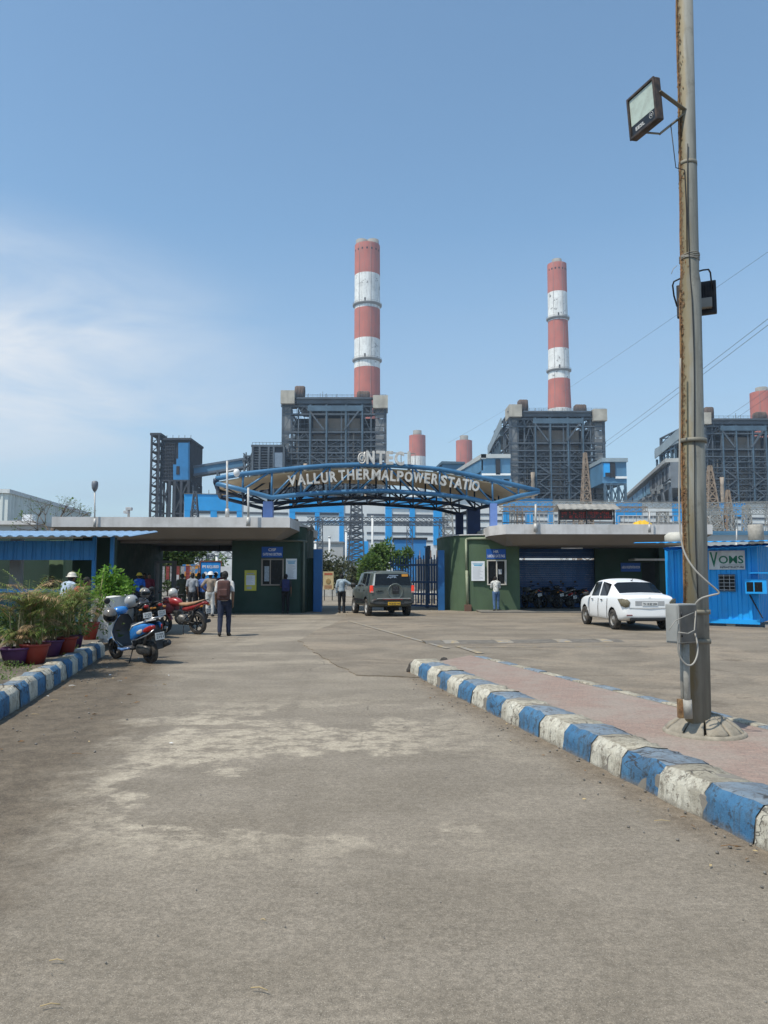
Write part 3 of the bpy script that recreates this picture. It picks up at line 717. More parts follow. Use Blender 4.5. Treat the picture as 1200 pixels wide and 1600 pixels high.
def panel_board(parent,name,c,w,h,M,kind):
    """notice board with heading bars and rows of fine print"""
    mb=MB(); mb.box((c[0]-w/2,-.03,c[2]-h/2),(c[0]+w/2,-.002,c[2]+h/2),0,M); b=mb.build(name,{'w':M_WHITE,'y':mat('yellow_poster',(.50,.46,.07),.6),'g':mat('green_board',(.03,.22,.14),.6)}[kind],parent)
    mb=MB(); rnd=random.Random(int(c[0]*100)&255)
    if kind=='w':
        mb.box((c[0]-w*.36,-.033,c[2]+h*.335),(c[0]+w*.36,-.031,c[2]+h*.365),0,M); mb.box((c[0]-w*.3,-.033,c[2]+h*.26),(c[0]+w*.3,-.031,c[2]+h*.31),1,M)
        for i in range(14):
            z=c[2]+h*(.2-.048*i); mb.box((c[0]-w*.38,-.033,z),(c[0]+w*rnd.uniform(.1,.38),-.031,z+h*.012),2,M)
        mb.box((c[0]-w*.42,-.033,c[2]+h*.39),(c[0]+w*.42,-.031,c[2]+h*.405),1,M)
    if kind=='y':
        mb.box((c[0]-w*.36,-.034,c[2]-h*.22),(c[0]+w*.38,-.031,c[2]+h*.25),3,M)
        for i in range(9):
            z=c[2]+h*(.18-.045*i); mb.box((c[0]-w*.33,-.037,z),(c[0]+w*rnd.uniform(.0,.3),-.0345,z+h*.014),2,M)
        mb.box((c[0]-w*.3,-.034,c[2]+h*.3),(c[0]+w*.3,-.031,c[2]+h*.36),2,M); mb.box((c[0]-w*.3,-.034,c[2]-h*.42),(c[0]+w*.1,-.031,c[2]-h*.3),2,M)
    if mb.v: mb.build('printing',[M_CYAN,M_CYAN,mat('faint_print',(.36,.38,.42),.8),M_WHITE],b)
    return b
def pxf(A,B):
    """frame standing on the plan line A-B: local X runs along the wall, Z is up; returns matrix and a px->local function"""
    a=Vector((A[0],A[1],0)); b=Vector((B[0],B[1],0)); u=(b-a).normalized(); n=Vector((-u.y,u.x,0))
    M=Matrix(((u.x,n.x,0,a.x),(u.y,n.y,0,a.y),(0,0,1,0),(0,0,0,1)))
    def f(px,py):
        q=M.inverted()@PL(px,py,A,B); return (q.x,q.z)
    return M,f
def rect(f,x0,y0,x1,y1):
    a=f(x0,y1); b=f(x1,y0); return ((a[0]+b[0])/2,0,(a[1]+b[1])/2),abs(b[0]-a[0]),abs(b[1]-a[1])
def signboard(parent,f,M,px,lines,name='sign'):
    c,w,h=rect(f,*px); mb=MB(); mb.box((c[0]-w/2,-.05,c[2]-h/2),(c[0]+w/2,-.003,c[2]+h/2),0,M); b=mb.build(name,M_SIGNB,parent)
    mb=MB()
    for s,fy,fw,fh in lines: text(mb,s,(c[0],-.055,c[2]+h*fy),w*fw,h*fh,M,0,.004,.012)
    mb.build('lettering',M_LET,b); return b
def build_left():
    r=thing('gate_building','dark green office with grey canopy roof and CISF sign, left of the gate','gate building',(-8,33,0))
    tp=[(P(81,808,30.2).x,30.2),(P(453,808,30.6).x,30.6),(P(453,808,30.6).x+.3,40),(P(81,808,30.2).x,40)]
    bt=[(tp[0][0]+.6,31.2),(tp[1][0]-.72,31.5),(tp[2][0]-.9,39.4),(tp[3][0]+.6,39.4)]
    slab(r,tp,3.93,3.53,bt,3.13,3.1)
    # booth with rounded corner
    A=(P(362,900,33.2).x,33.2); B=(P(478,900,33.3).x,33.31)
    def arc(px0,Y0,px1,Y1,n,bul):
        out=[]
        for i in range(n+1):
            t=i/n; a=t*PI/2
            x0=P(px0,900,Y0).x; x1=P(px1,900,Y1).x
            out.append((x0+(x1-x0)*math.sin(a),Y0+(Y1-Y0)*(1-math.cos(a))))
        return out
    fr=[(A[0],33.2)]+arc(466,33.32,479,34.3,6,0)+[(P(479,900,34.3).x,37.5),(A[0]-.01,37.5)]
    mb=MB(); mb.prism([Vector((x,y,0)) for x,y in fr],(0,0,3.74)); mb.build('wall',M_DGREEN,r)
    mb=MB(); cp=[Vector((x+(.04 if x>A[0]+1 else 0),y-.04,3.742)) for x,y in fr]; mb.prism(cp,(0,0,.05)); mb.build('coping',M_CONC,r)
    # pipe along the top and down the corner
    mb=MB(); pts=[Vector((x,y-.07,3.12)) for x,y in [(P(425,845,33.2).x,33.28)]+arc(466,33.32,480,34.25,6,0)[0:6]]
    mb.tube(pts,.045,8); x=P(474.5,900,33.35).x; mb.tube([(x,33.4,3.1),(x,33.4,.02)],.05,8); mb.build('drain_pipe',mat('dark_pipe',(.12,.13,.10),.6),r)
    M,f=pxf(A,B)
    signboard(r,f,M,(409,854.5,442,871),[('CISF',.22,.36,.26),('GATE PASS SECTION',-.20,.88,.24)])
    c,w,h=rect(f,408,873,444,915); mb=MB()
    for bx in ((c[0]-w/2,c[2]-h/2,c[0]+w/2,c[2]-h/2+.06),(c[0]-w/2,c[2]+h/2-.06,c[0]+w/2,c[2]+h/2),(c[0]-w/2,c[2]-h/2+.06,c[0]-w/2+.07,c[2]+h/2-.06),(c[0]+w/2-.07,c[2]-h/2+.06,c[0]+w/2,c[2]+h/2-.06),(c[0]-.12,c[2]-h/2+.06,c[0]-.07,c[2]+h/2-.06)):
        mb.box((bx[0],-.07,bx[1]),(bx[2],-.003,bx[3]),0,M)
    wi=mb.build('window',M_ALU,r); mb=MB(); mb.box((c[0]-w/2+.06,-.02,c[2]-h/2+.05),(c[0]+w/2-.06,-.004,c[2]+h/2-.05),0,M); mb.build('pane',M_WIN,wi)
    mb=MB(); mb.box((c[0]-w*.36,-.03,c[2]-h*.34),(c[0]-w*.15,-.023,c[2]+h*.22),0,M); mb.build('posted_notice',mat('grey_notice',(.28,.33,.38),.7,var=.3,vs=20),wi)
    c,w,h=rect(f,446.5,873,464,905); panel_board(r,'notice_board',c,w,h,M,'w')
    c,w,h=rect(f,382,891,401,923); panel_board(r,'poster',c,w,h,M,'y')
    # low dark wall towards the gate
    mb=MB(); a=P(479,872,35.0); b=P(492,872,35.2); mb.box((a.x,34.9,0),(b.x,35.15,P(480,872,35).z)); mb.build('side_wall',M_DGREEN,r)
    # left block, interior side wall, floor, rear beam
    x0=tp[0][0]-1.4; xi=P(205,900,37.5).x; mb=MB()
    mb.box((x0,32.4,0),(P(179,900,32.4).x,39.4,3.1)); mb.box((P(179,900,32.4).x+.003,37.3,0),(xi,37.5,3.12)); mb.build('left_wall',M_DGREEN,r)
    mb=MB(); mb.box((P(179,900,32.4).x,38.9,2.86),(A[0],39.2,3.12)); mb.box((xi+.1,33.0,3.0),(A[0],33.15,3.12)); mb.each('ceiling_beam',mat('beam_grey',(.20,.18,.17),.8),r)
    M2,f2=pxf((-20,32.4),(0,32.4)); c,w,h=rect(f2,157,882,175,912); panel_board(r,'green_board',c,w,h,M2,'g')
    mb=MB(); mb.box((x0,30.8,.012),(A[0],44,.05)); mb.build('floor',M_FLOORC,r)
    mb=MB(); mb.tube([(-7.5,35,3.0),(-7.5,35,2.8)],.015,6); mb.lathe([(.08,0),(.1,.05),(.03,.09)],12,Matrix.Translation((-7.5,35,2.72)))
    for k in range(3):
        a=k*2.09+.4; mb.beam((-7.5,35,2.76),(-7.5+.55*math.cos(a),35+.55*math.sin(a),2.75),.12,.01)
    mb.build('ceiling_fan',M_DKMET,r)
build_left()
def build_right():
    r=thing('gate_building','green rounded office with grey canopy roof and HR sign, right of the gate','gate building',(9,35,0))
    y0=32.2; xs=P(790,820,y0).x; xe=P(1066,822,y0+.4).x+1.2
    tp=[(P(765,821,33.4).x,33.6),(xs,y0),(xe,y0+.2),(xe,42),(P(765,821,33.4).x,42)]
    bt=[(tp[0][0]+.9,34.6),(xs+.45,y0+.9),(xe-.6,y0+1.1),(xe-.6,41.4),(tp[0][0]+.9,41.4)]
    zt=P(790,819,y0).z; zf=P(790,834.5,y0).z; zb=P(800,851,y0+.9).z
    slab(r,tp,zt,zf,bt,zb,3.1)
    pts=[(P(683,900,39.5).x,39.5),(P(690,900,37.4).x,37.4),(P(701,900,36.2).x,36.2),(P(715,900,35.5).x,35.5),(P(730,900,35.15).x,35.15),(P(750,900,35.0).x,35.0),(P(775,900,34.95).x,34.95),(P(812,900,34.95).x,34.95)]
    # smooth the curve
    def cr(p,n=4):
        o=[]
        for i in range(len(p)-1):
            p0=p[max(i-1,0)];p1=p[i];p2=p[i+1];p3=p[min(i+2,len(p)-1)]
            for q in range(n):
                t=q/n; o.append(tuple(.5*((2*p1[k])+(-p0[k]+p2[k])*t+(2*p0[k]-5*p1[k]+4*p2[k]-p3[k])*t*t+(-p0[k]+3*p1[k]-3*p2[k]+p3[k])*t**3) for k in (0,1)))
        o.append(p[-1]); return o
    cv=cr(pts); poly=cv+[(pts[-1][0],38.2),(pts[0][0]+.6,40)]
    H=P(735,836.5,35.1).z
    mb=MB(); mb.prism([Vector((x,y,0)) for x,y in poly],(0,0,H)); w_=mb.build('wall',M_GREEN,r)
    for p_ in w_.data.polygons: p_.use_smooth=False
    mb=MB(); cc=[Vector((x-.03,y-.05,H+.002)) for x,y in cv]; dd=[Vector((x,y+.2,H+.002)) for x,y in cv]
    mb.prism(cc+dd[::-1],(0,0,.045)); mb.build('coping',M_CONC,r)
    mb=MB(); xx=P(728.5,900,35.1).x
    mb.tube([(xx,35.06,3.28),(xx+.01,35.06,1.8)],.05,10); mb.tube([(xx+.02,35.06,1.85),(xx+.05,35.06,.3)],.065,10)
    mb.tube([(xx,35.08,3.28)]+[(x,y-.06,3.30) for x,y in cv if x>xx+.1 and x<P(800,900,35).x],.055,10); mb.build('drain_pipe',M_PIPE,r)
    mb=MB(); mb.cbox((xx+.05,35.0,.16),(.3,.22,.3)); mb.build('pipe_plinth',mat('broken_brick',(.16,.09,.065),.95,bump=.8),r)
    A=(P(750,900,34.98).x,34.99); B=(P(812,900,34.93).x,34.935); M,f=pxf(A,B)
    signboard(r,f,M,(760,858,790,873.5),[('HR',.24,.26,.28),('LABOUR GATE PASS',-.20,.90,.28)])
    A2=(P(730,900,35.15).x,35.14); B2=(P(762,900,35).x,34.97); M2,f2=pxf(A2,B2)
    c,w,h=rect(f2,737,877,757.5,907.5); panel_board(r,'notice_board',c,w,h,M2@Matrix.Translation((0,-.13,0)),'w')
    c,w,h=rect(f,761,875,791,914); mb=MB()
    for bx in ((c[0]-w/2,c[2]-h/2,c[0]+w/2,c[2]-h/2+.05),(c[0]-w/2,c[2]+h/2-.05,c[0]+w/2,c[2]+h/2),(c[0]-w/2,c[2]-h/2+.05,c[0]-w/2+.05,c[2]+h/2-.05),(c[0]+w/2-.09,c[2]-h/2+.05,c[0]+w/2,c[2]+h/2-.05),(c[0]-.03,c[2]-h/2+.05,c[0]+.02,c[2]+h/2-.05)):
        mb.box((bx[0],-.10,bx[1]),(bx[2],-.003,bx[3]),0,M)
    wi=mb.build('window',mat('cream_window_frame',(.55,.52,.46),.6,var=.15),r); mb=MB(); mb.box((c[0]-w/2+.04,-.02,c[2]-h/2+.04),(c[0]+w/2-.08,-.004,c[2]+h/2-.04),0,M); mb.build('pane',M_WIN,wi)
    mb=MB(); mb.box((c[0]+w*.06,-.03,c[2]-h*.07),(c[0]+w*.26,-.022,c[2]+h*.13),0,M); mb.build('posted_notice',mat('grey_notice2',(.38,.40,.42),.7,var=.3,vs=20),wi)
    # shutter bay
    xb0=pts[-1][0]+.003; xb1=P(930,900,38).x; mb=MB()
    z=.05; i=0
    while z<3.08:
        t=z/3.08
        gap=(abs(z-P(870,875.5,38).z)<.05)
        if not gap: mb.box((xb0,38.0+(i%2)*.03,z),(xb1,38.06,z+.088)); 
        z+=.09; i+=1
    mb.build('shutter',mat('dark_blue_shutter',(.010,.075,.22),.5,.2,var=.15),r)
    mb=MB(); mb.box((xb1-.15,37.4,0),(P(1003,900,37.4).x,37.6,3.1)); mb.box((P(1003,900,37.4).x,37.4,2.25),(P(1026,900,37.4).x,37.6,3.1)); mb.box((P(1026,900,37.4).x,37.0,0),(P(1046,900,37.0).x,37.6,3.1)); mb.box((P(1046,900,37.4).x,38.5,0),(xe-.6,38.7,3.1)); mb.build('rear_wall',M_DGREEN,r)
    mb=MB(); mb.box((P(990,875,36.6).x,36.4,P(990,876,36.6).z),(P(1046,875,36.6).x,37.39,P(990,873,36.6).z)); mb.build('door_awning',M_CONC,r)
    M3,f3=pxf((0,37.4),(20,37.4)); signboard(r,f3,M3,(970,879.5,1000,893),[('LABOUR REGISTRATION ROOM',0,.92,.30)])
    mb=MB(); mb.box((P(1001,900,38.2).x,38.2,0),(P(1028,900,38.2).x,38.25,2.4)); mb.build('door',mat('dark_door',(.02,.02,.018),.6),r)
    mb=MB(); mb.box((xb0-2,33,.035),(xe,42,.075)); mb.build('floor',M_FLOORC,r)
    mb=MB(); mb.tube([(P(880,856,34).x,34.4,P(880,856.5,34.4).z),(P(914,856,34).x,34.4,P(880,856.5,34.4).z)],.03,8); mb.tube([(P(815,851,33.6).x,34.2,2.99),(P(1040,851,33.6).x,34.2,2.99)],.02,6); mb.build('tube_light',mat('tube_light_white',(.75,.8,.85),.4),r)
    return zt,tp
ZR,TPR=build_right()
# ---------------------------------------------------------------- steel arch over the gate
AC=(P(421,785,33.0).x,33.0); AD=(P(770,790,35.3).x,35.3)
M_ARCH=mat('blue_arch_paint',(.060,.175,.315),.4,.1,var=.12,vs=1.5,dirt=.25,dcol=(.04,.09,.15))
M_ARCHD=mat('shaded_blue_arch_paint',(.018,.035,.070),.5,.1,var=.2)  # shaded copy of the arch blue: shadow under the roof put into the colour
TOPC=[(337,748),(380,740.5),(425,735.5),(470,731),(515,727.5),(560,726),(604,727),(645,729.5),(687,733),(729,741),(769,749.5),(810,759),(842,767)]
BOTC=[(337,755),(379,765.5),(424,777.5),(470,772.5),(515,769.5),(560,767.5),(604,767),(645,770),(687,773),(729,777.5),(770,787),(810,775),(842,768.5)]
DV=Vector((-1.0,5.6,0))
def arch():
    r=thing('entrance_arch','blue tubular steel lens-shaped arch carrying grey station lettering above the gate','entrance arch',(-.3,34.2,0))
    T=[PL(x,y,AC,AD) for x,y in TOPC]; B=[PL(x,y,AC,AD) for x,y in BOTC]
    for fr,(off,mm,rt,rd) in enumerate(((Vector((0,0,0)),M_ARCH,.105,.045),(DV*.5,M_ARCHD,.09,.042),(DV,M_ARCHD,.09,.042))):
        dz=Vector((0,0,-.02*fr)); t=[p+off+dz for p in T]; b=[p+off+dz for p in B]
        mb=MB(); mb.tube(t,rt,10); mb.tube(b,rt,10); mb.build('chord',mm,r)
        mb=MB(); n=len(t)
        for i in range(1,n-1): mb.tube([t[i],b[i]],rd,8)
        for i in range(1,6): mb.tube([b[i],t[i+1]],rd,8)
        for i in range(7,n-1): mb.tube([t[i-1],b[i]],rd,8)
        mb.build('web_bracing',mm,r)
    mb=MB()
    for i in range(len(T)): mb.tube([T[i],T[i]+DV],.045,6); mb.tube([B[i],B[i]+DV],.05,6)
    for i in range(0,len(B)-1): 
        mb.tube([B[i],B[i+1]+DV*.5],.035,6); mb.tube([B[i+1]+DV*.5,B[i]+DV],.035,6)
    mb.tube([T[0],B[0]],.11,8); mb.tube([T[0]+DV,B[0]+DV],.11,8); mb.tube([B[0]+Vector((0,0,-.0)),B[0]+DV],.1,8)
    mb.build('cross_member',M_ARCHD,r)
    # curved roof sheet
    mb=MB(); vs=[]
    for off in (.02,.25,.5,.75,.98):
        for p in T: q=p+DV*off; vs.append(q+Vector((0,0,-.13)))
    n=len(T); fs=[(k*n+i,k*n+i+1,(k+1)*n+i+1,(k+1)*n+i) for k in range(4) for i in range(n-1)]
    m2=len(vs); vs+=[v-Vector((0,0,.05)) for v in vs]; fs+=[tuple(m2+a for a in reversed(f)) for f in fs]
    fs+=[(i,m2+i,m2+i+1,i+1) for i in range(n-1)]+[(4*n+i+1,m2+4*n+i+1,m2+4*n+i,4*n+i) for i in range(n-1)]
    mb.add(vs,fs); mb.build('roof_sheet',mat('tan_roof_sheet',(.66,.52,.34),.7,var=.15,vs=2,dirt=.5,dcol=(.36,.27,.17),ds=2,streak=.15),r)
    # columns
    def col(px0,px1,py,Y,mm):
        a=P(px0,py,Y); b=P(px1,py,Y); w=b.x-a.x; mb=MB(); mb.box((a.x,Y-w/2,0),(b.x,Y+w/2,a.z)); mb.build('column',mm,r)
    cm=mat('column_blue_paint',(.15,.24,.52),.5,var=.1); cd=mat('shaded_column_paint',(.022,.045,.13),.5,var=.1)  # second blue is the first one darkened, painting the rear columns' shadow in
    col(412,427,784,33.6,cm); col(765,776,787,35.3,cm)
    c=B[2]+DV; mb=MB(); mb.box((c.x-.25,c.y-.25,0),(c.x+.25,c.y+.25,c.z)); mb.build('column',cd,r)
    c=B[10]+DV*.55; mb=MB(); mb.box((c.x-.32,c.y-.3,0),(c.x+.32,c.y+.3,c.z)); mb.build('column',cd,r)
    c=B[10]+DV; mb=MB(); mb.box((c.x-.2,c.y-.2,0),(c.x+.2,c.y+.2,c.z)); mb.build('column',cd,r)
    # letters follow the curve in front of the truss
    a=Vector((AC[0],AC[1],0)); b=Vector((AD[0],AD[1],0)); u=(b-a).normalized(); nf=Vector((u.y,-u.x,0))
    ml=mat('worn_sheet_metal_letter',(.66,.63,.58),.6,.2,var=.2,vs=4,dirt=.5,dcol=(.25,.21,.17),ds=3,streak=.3)
    words=[('V',457,752,18,20),('A',472,750,18,19),('L',486,749,10,19),('L',498,748,10,19),('U',512,747.5,15,19),('R',524.5,747,0,0)]
    seq=[('V',456.5,752.5),('A',471,750.5),('L',484,749),('L',495,748.2),('U',508,747.2),('R',521,745.6),('T',533.5,743.6),('H',546,742.8),('E',559,742.6),('R',571,742.4),('M',586,743),('A',601,744),('L',613,745),('P',624.5,745.2),('O',637.5,746),('W',652.5,747.2),('E',667,748),('R',679,749.2),('S',692,751.5),('T',703.5,754),('A',715,756),('T',726.5,757),('I',733,758.5),('O',741.5,760.5)]
    seq=[('V',455.5,752),('A',470,750.5),('L',482.5,749.3),('L',493.5,748.3),('U',506,747.2),('R',519.5,745.8),('T',533,743.6),('H',546.5,742.7),('E',559.5,742.4),('R',571.5,742.2),('M',586,742.8),('A',600.5,743.6),('L',612.5,744.8),('P',623.5,745.2),('O',636.5,746),('W',651.5,747.3),('E',665.5,748.3),('R',677.5,749.6),('S',691,752),('T',702.5,754.2),('A',714,756),('T',725,757.6),('I',732.5,758.6),('O',740.5,760.3)]
    wd={'V':14,'A':13.5,'L':9,'U':11,'R':11,'T':10.5,'H':11.5,'E':9.5,'M':14.5,'P':10.5,'O':13,'W':17,'S':10.5,'I':3}
    for k,(ch,px,py) in enumerate(seq):
        c=PL(px,py,AC,AD)+nf*.22; s=(c-Vector((0,0,EYE))).length/FP
        sl=math.atan2(seq[min(k+1,len(seq)-1)][2]-seq[max(k-1,0)][2],seq[min(k+1,len(seq)-1)][1]-seq[max(k-1,0)][1])
        M=Matrix(((u.x,-nf.x,0,c.x),(u.y,-nf.y,0,c.y),(0,0,1,c.z),(0,0,0,1)))@Matrix.Rotation(sl,4,'Y')
        mb=MB(); text(mb,ch,(0,0,0),wd[ch]*s*.96,16.5*s,M,0,.07,.030); mb.build('letter',ml,r)
    for ch,px,py,w,h in (('N',578,715.5,13,21),('T',594,715.5,13.5,21),('E',608,716,11,21),('C',623,717,15,22),('I',638,716,4,20)):
        c=PL(px,py,AC,AD)+nf*.12; s=(c-Vector((0,0,EYE))).length/FP; M=Matrix(((u.x,-nf.x,0,c.x),(u.y,-nf.y,0,c.y),(0,0,1,c.z),(0,0,0,1)))
        mb=MB(); text(mb,ch,(0,0,0),w*s,h*s,M,0,.10,.035); mb.build('letter',ml,r)
    mb=MB(); c=PL(565,717,AC,AD)+nf*.1; s=.0285
    for ph,r0,r1 in ((0,4.6,1.6),(.5,6.5,5.0)):
        mb.tube([c+u*(math.cos(q*.42+ph)*lerp(r0,r1,q/16)*s)+Vector((0,0,math.sin(q*.42+ph)*lerp(r0,r1,q/16)*s*1.35)) for q in range(17)],.035,7)
    mb.tube([c+u*.02+Vector((0,0,-.05)),c+u*.09+Vector((0,0,.12)),c+u*.13+Vector((0,0,.3))],.035,7)
    mb.build('swirl_emblem',ml,r)
    mb=MB(); g=mat('sign_frame_grey',(.24,.23,.22),.6)
    Pq=lambda x,y:PL(x,y,AC,AD)-nf*.15
    for a_,b_ in (((560,705),(650,708)),((560,726),(650,728)),((650,708),(650,730)),((643,708),(643,728)),((603,706),(603,728)),((570,705),(570,726)),((585,705),(585,726)),((628,707),(628,728))): mb.beam(Pq(*a_),Pq(*b_),.035)
    mb.build('letter_frame',g,r)
arch()
# ---------------------------------------------------------------- gate leaf and blue pillars
def gate():
    r=thing('gate_pillar','plain navy steel gate pillar beside the CISF office','gate pillar',(P(496,900,34).x,34,0),group='navy gate pillars')
    a=P(490,858,34.6); b=P(503.5,858,34.6); mb=MB(); mb.bbox(((a.x+b.x)/2,34.75,a.z/2),(b.x-a.x,.5,a.z),.02); mb.build('post',M_BLUE,r)
    r=thing('gate_pillar','plain navy steel gate pillar against the rounded green wall','gate pillar',(P(688,900,36).x,36,0),group='navy gate pillars')
    a=P(684,860,36.0); b=P(694,860,36.0); mb=MB(); mb.bbox(((a.x+b.x)/2,36,a.z/2),(b.x-a.x,.4,a.z),.02); mb.build('post',M_BLUE,r)
    gx0,gy0=P(641,900,40).x,40.0; gx1,gy1=P(683,900,38).x,38.0
    r=thing('sliding_gate','blue steel gate leaf of upright bars standing half open behind the grey car','gate',(gx1,gy1,0))
    A=Vector((gx0-1.0,gy0+.5,0)); B=Vector((gx1,gy1,0)); mb=MB(); H=P(650,872,39).z
    for i in range(19):
        p=A.lerp(B,i/18); mb.cbox((p.x,p.y,H/2+.08+(.1 if i%2 else 0)),(.06,.04,H-.1))
    for z in (.12,.7,1.3,H-.35): mb.beam(A+Vector((0,0,z)),B+Vector((0,0,z)),.05,.10)
    mb.build('bar_panel',mat('gate_bar_blue',(.03,.075,.17),.5,.1,var=.2),r)
    mb=MB(); p=P(667,900,38.6); mb.cbox((p.x,38.6,1.5),(.16,.16,3.0)); mb.cbox((p.x,38.6,3.05),(.24,.24,.06)); mb.build('post',mat('gate_post',(.05,.08,.13),.6),r)
gate()
# ================================================================ SHEDS AND HUTS
M_BRIGHT=mat('bright_blue_sheet',(.012,.33,.78),.45,.05,var=.10,vs=1.5,dirt=.25,dcol=(.04,.16,.30),ds=1.5,streak=.25)
M_SHEDB=mat('canteen_blue_sheet',(.022,.165,.40),.5,.05,var=.12,vs=2)
M_ROOFB=mat('blue_roof_sheet',(.26,.40,.56),.5,.1,var=.15,vs=2)
def corrug(mb,A,B,z0,z1,per=.2,depth=.035,out=None,mi=0,th=.01):
    """upright trapezoidal sheet from plan point A to B"""
    a=Vector((*A,0)); b=Vector((*B,0)); u=(b-a); L=u.length; u.normalize(); n=Vector((u.y,-u.x,0)); pts=[]; s=0; k=0
    prof=[(0,0),(.5,0),(.62,1),(.88,1),(1,0)]
    while s<L:
        for t,h in prof[:-1]:
            if s+t*per<=L: pts.append(a+u*(s+t*per)+n*depth*h)
        s+=per
    pts.append(b); m=len(pts)
    vs=[p+Vector((0,0,z0)) for p in pts]+[p+Vector((0,0,z1)) for p in pts]+[p-n*th+Vector((0,0,z0)) for p in pts]+[p-n*th+Vector((0,0,z1)) for p in pts]
    fs=[(i,i+1,m+i+1,m+i) for i in range(m-1)]+[(2*m+i+1,2*m+i,3*m+i,3*m+i+1) for i in range(m-1)]+[(m+i,m+i+1,3*m+i+1,3*m+i) for i in range(m-1)]
    return mb.add(vs,fs,mi)
def roofsheet(mb,p00,p10,p11,p01,per=.25,h=.03,mi=0,n=None):
    """corrugated sheet; ridges run from edge p00-p10 to p01-p11"""
    L=(p10-p00).length; n=max(2,int(L/per))*4; vs=[]
    hs=[0,0,h,h]
    for i in range(n+1):
        t=i/n; z=Vector((0,0,hs[i%4])); a=p00.lerp(p10,t)+z; b=p01.lerp(p11,t)+z; vs+=[a,b,a-Vector((0,0,.012)),b-Vector((0,0,.012))]
    fs=[]
    for i in range(n): o=i*4; fs+=[(o,o+4,o+5,o+1),(o+3,o+7,o+6,o+2),(o+2,o+6,o+4,o)]
    return mb.add(vs,fs,mi)
def canteen():
    r=thing('canteen_shed','open-fronted blue sheet-metal canteen shed with corrugated roof behind the potted palms','shed',(-12,21,0))
    zE=P(100,838,20).z; zB=P(100,832,24).z; x0=-16; x1=P(203,836,20).x; mb=MB()
    roofsheet(mb,Vector((x0,20,zE)),Vector((x1,20,zE)),Vector((x1-.6,24.5,zB+.05)),Vector((x0,24.5,zB+.05)),.27,.035); mb.build('roof',M_ROOFB,r)
    zt=P(70,845,21).z; zb=P(70,875,21).z; xr=P(148,860,21).x
    mb=MB(); corrug(mb,(x0,21),(xr,21),zb,zt,.26,-.03); mb.build('front_panel',M_SHEDB,r)
    mb=MB(); 
    for px in (173,145): x=P(px,870,21).x; mb.cbox((x,21.1,1.35),(.09,.09,2.7))
    mb.build('post',M_SHEDB,r)
    za=P(60,923,20.6).z; mb=MB(); mb.box((x0,20.55,za-.04),(P(122,920,20.6).x,20.65,za+.05)); mb.build('rail',M_SHEDB,r)
    mb=MB(); corrug(mb,(x0,20.75),(P(150,920,20.7).x,20.75),.15,za-.06,.26,-.02); mb.build('lower_panel',mat('canteen_teal_panel',(.03,.09,.12),.6,var=.3),r)
    mb=MB(); mb.box((x0,26.4,0),(P(150,900,26.4).x,26.6,2.9)); mb.box((P(150,900,26).x,24.0,0),(P(178,900,24).x,24.2,2.8)); mb.build('rear_wall',M_DGREEN,r)
    mb=MB(); mb.box((P(15,880,23).x,23,0),(P(30,880,23).x,23.3,2.7)); mb.box((P(33,880,23).x,22.9,0),(P(35,880,23).x,23,2.7)); mb.build('pillar',mat('pale_pillar',(.42,.42,.42),.7,var=.1),r)
    mb=MB(); mb.box((P(79,880,25).x,24.9,0),(P(101,880,25).x,25.1,2.75)); mb.build('partition',mat('lit_green_wall',(.14,.21,.12),.7,var=.15),r)  # lighter green paints in the daylight falling on this wall
    mb=MB(); mb.box((x0,20.9,2.62),(P(130,846,21).x,20.95,2.66)); mb.tube([(P(73,844,21.2).x,21.2,2.62),(P(110,844,21.2).x,21.2,2.62)],.02,6); mb.build('tube_light',mat('shed_tube',(.5,.5,.42),.5),r)
canteen()
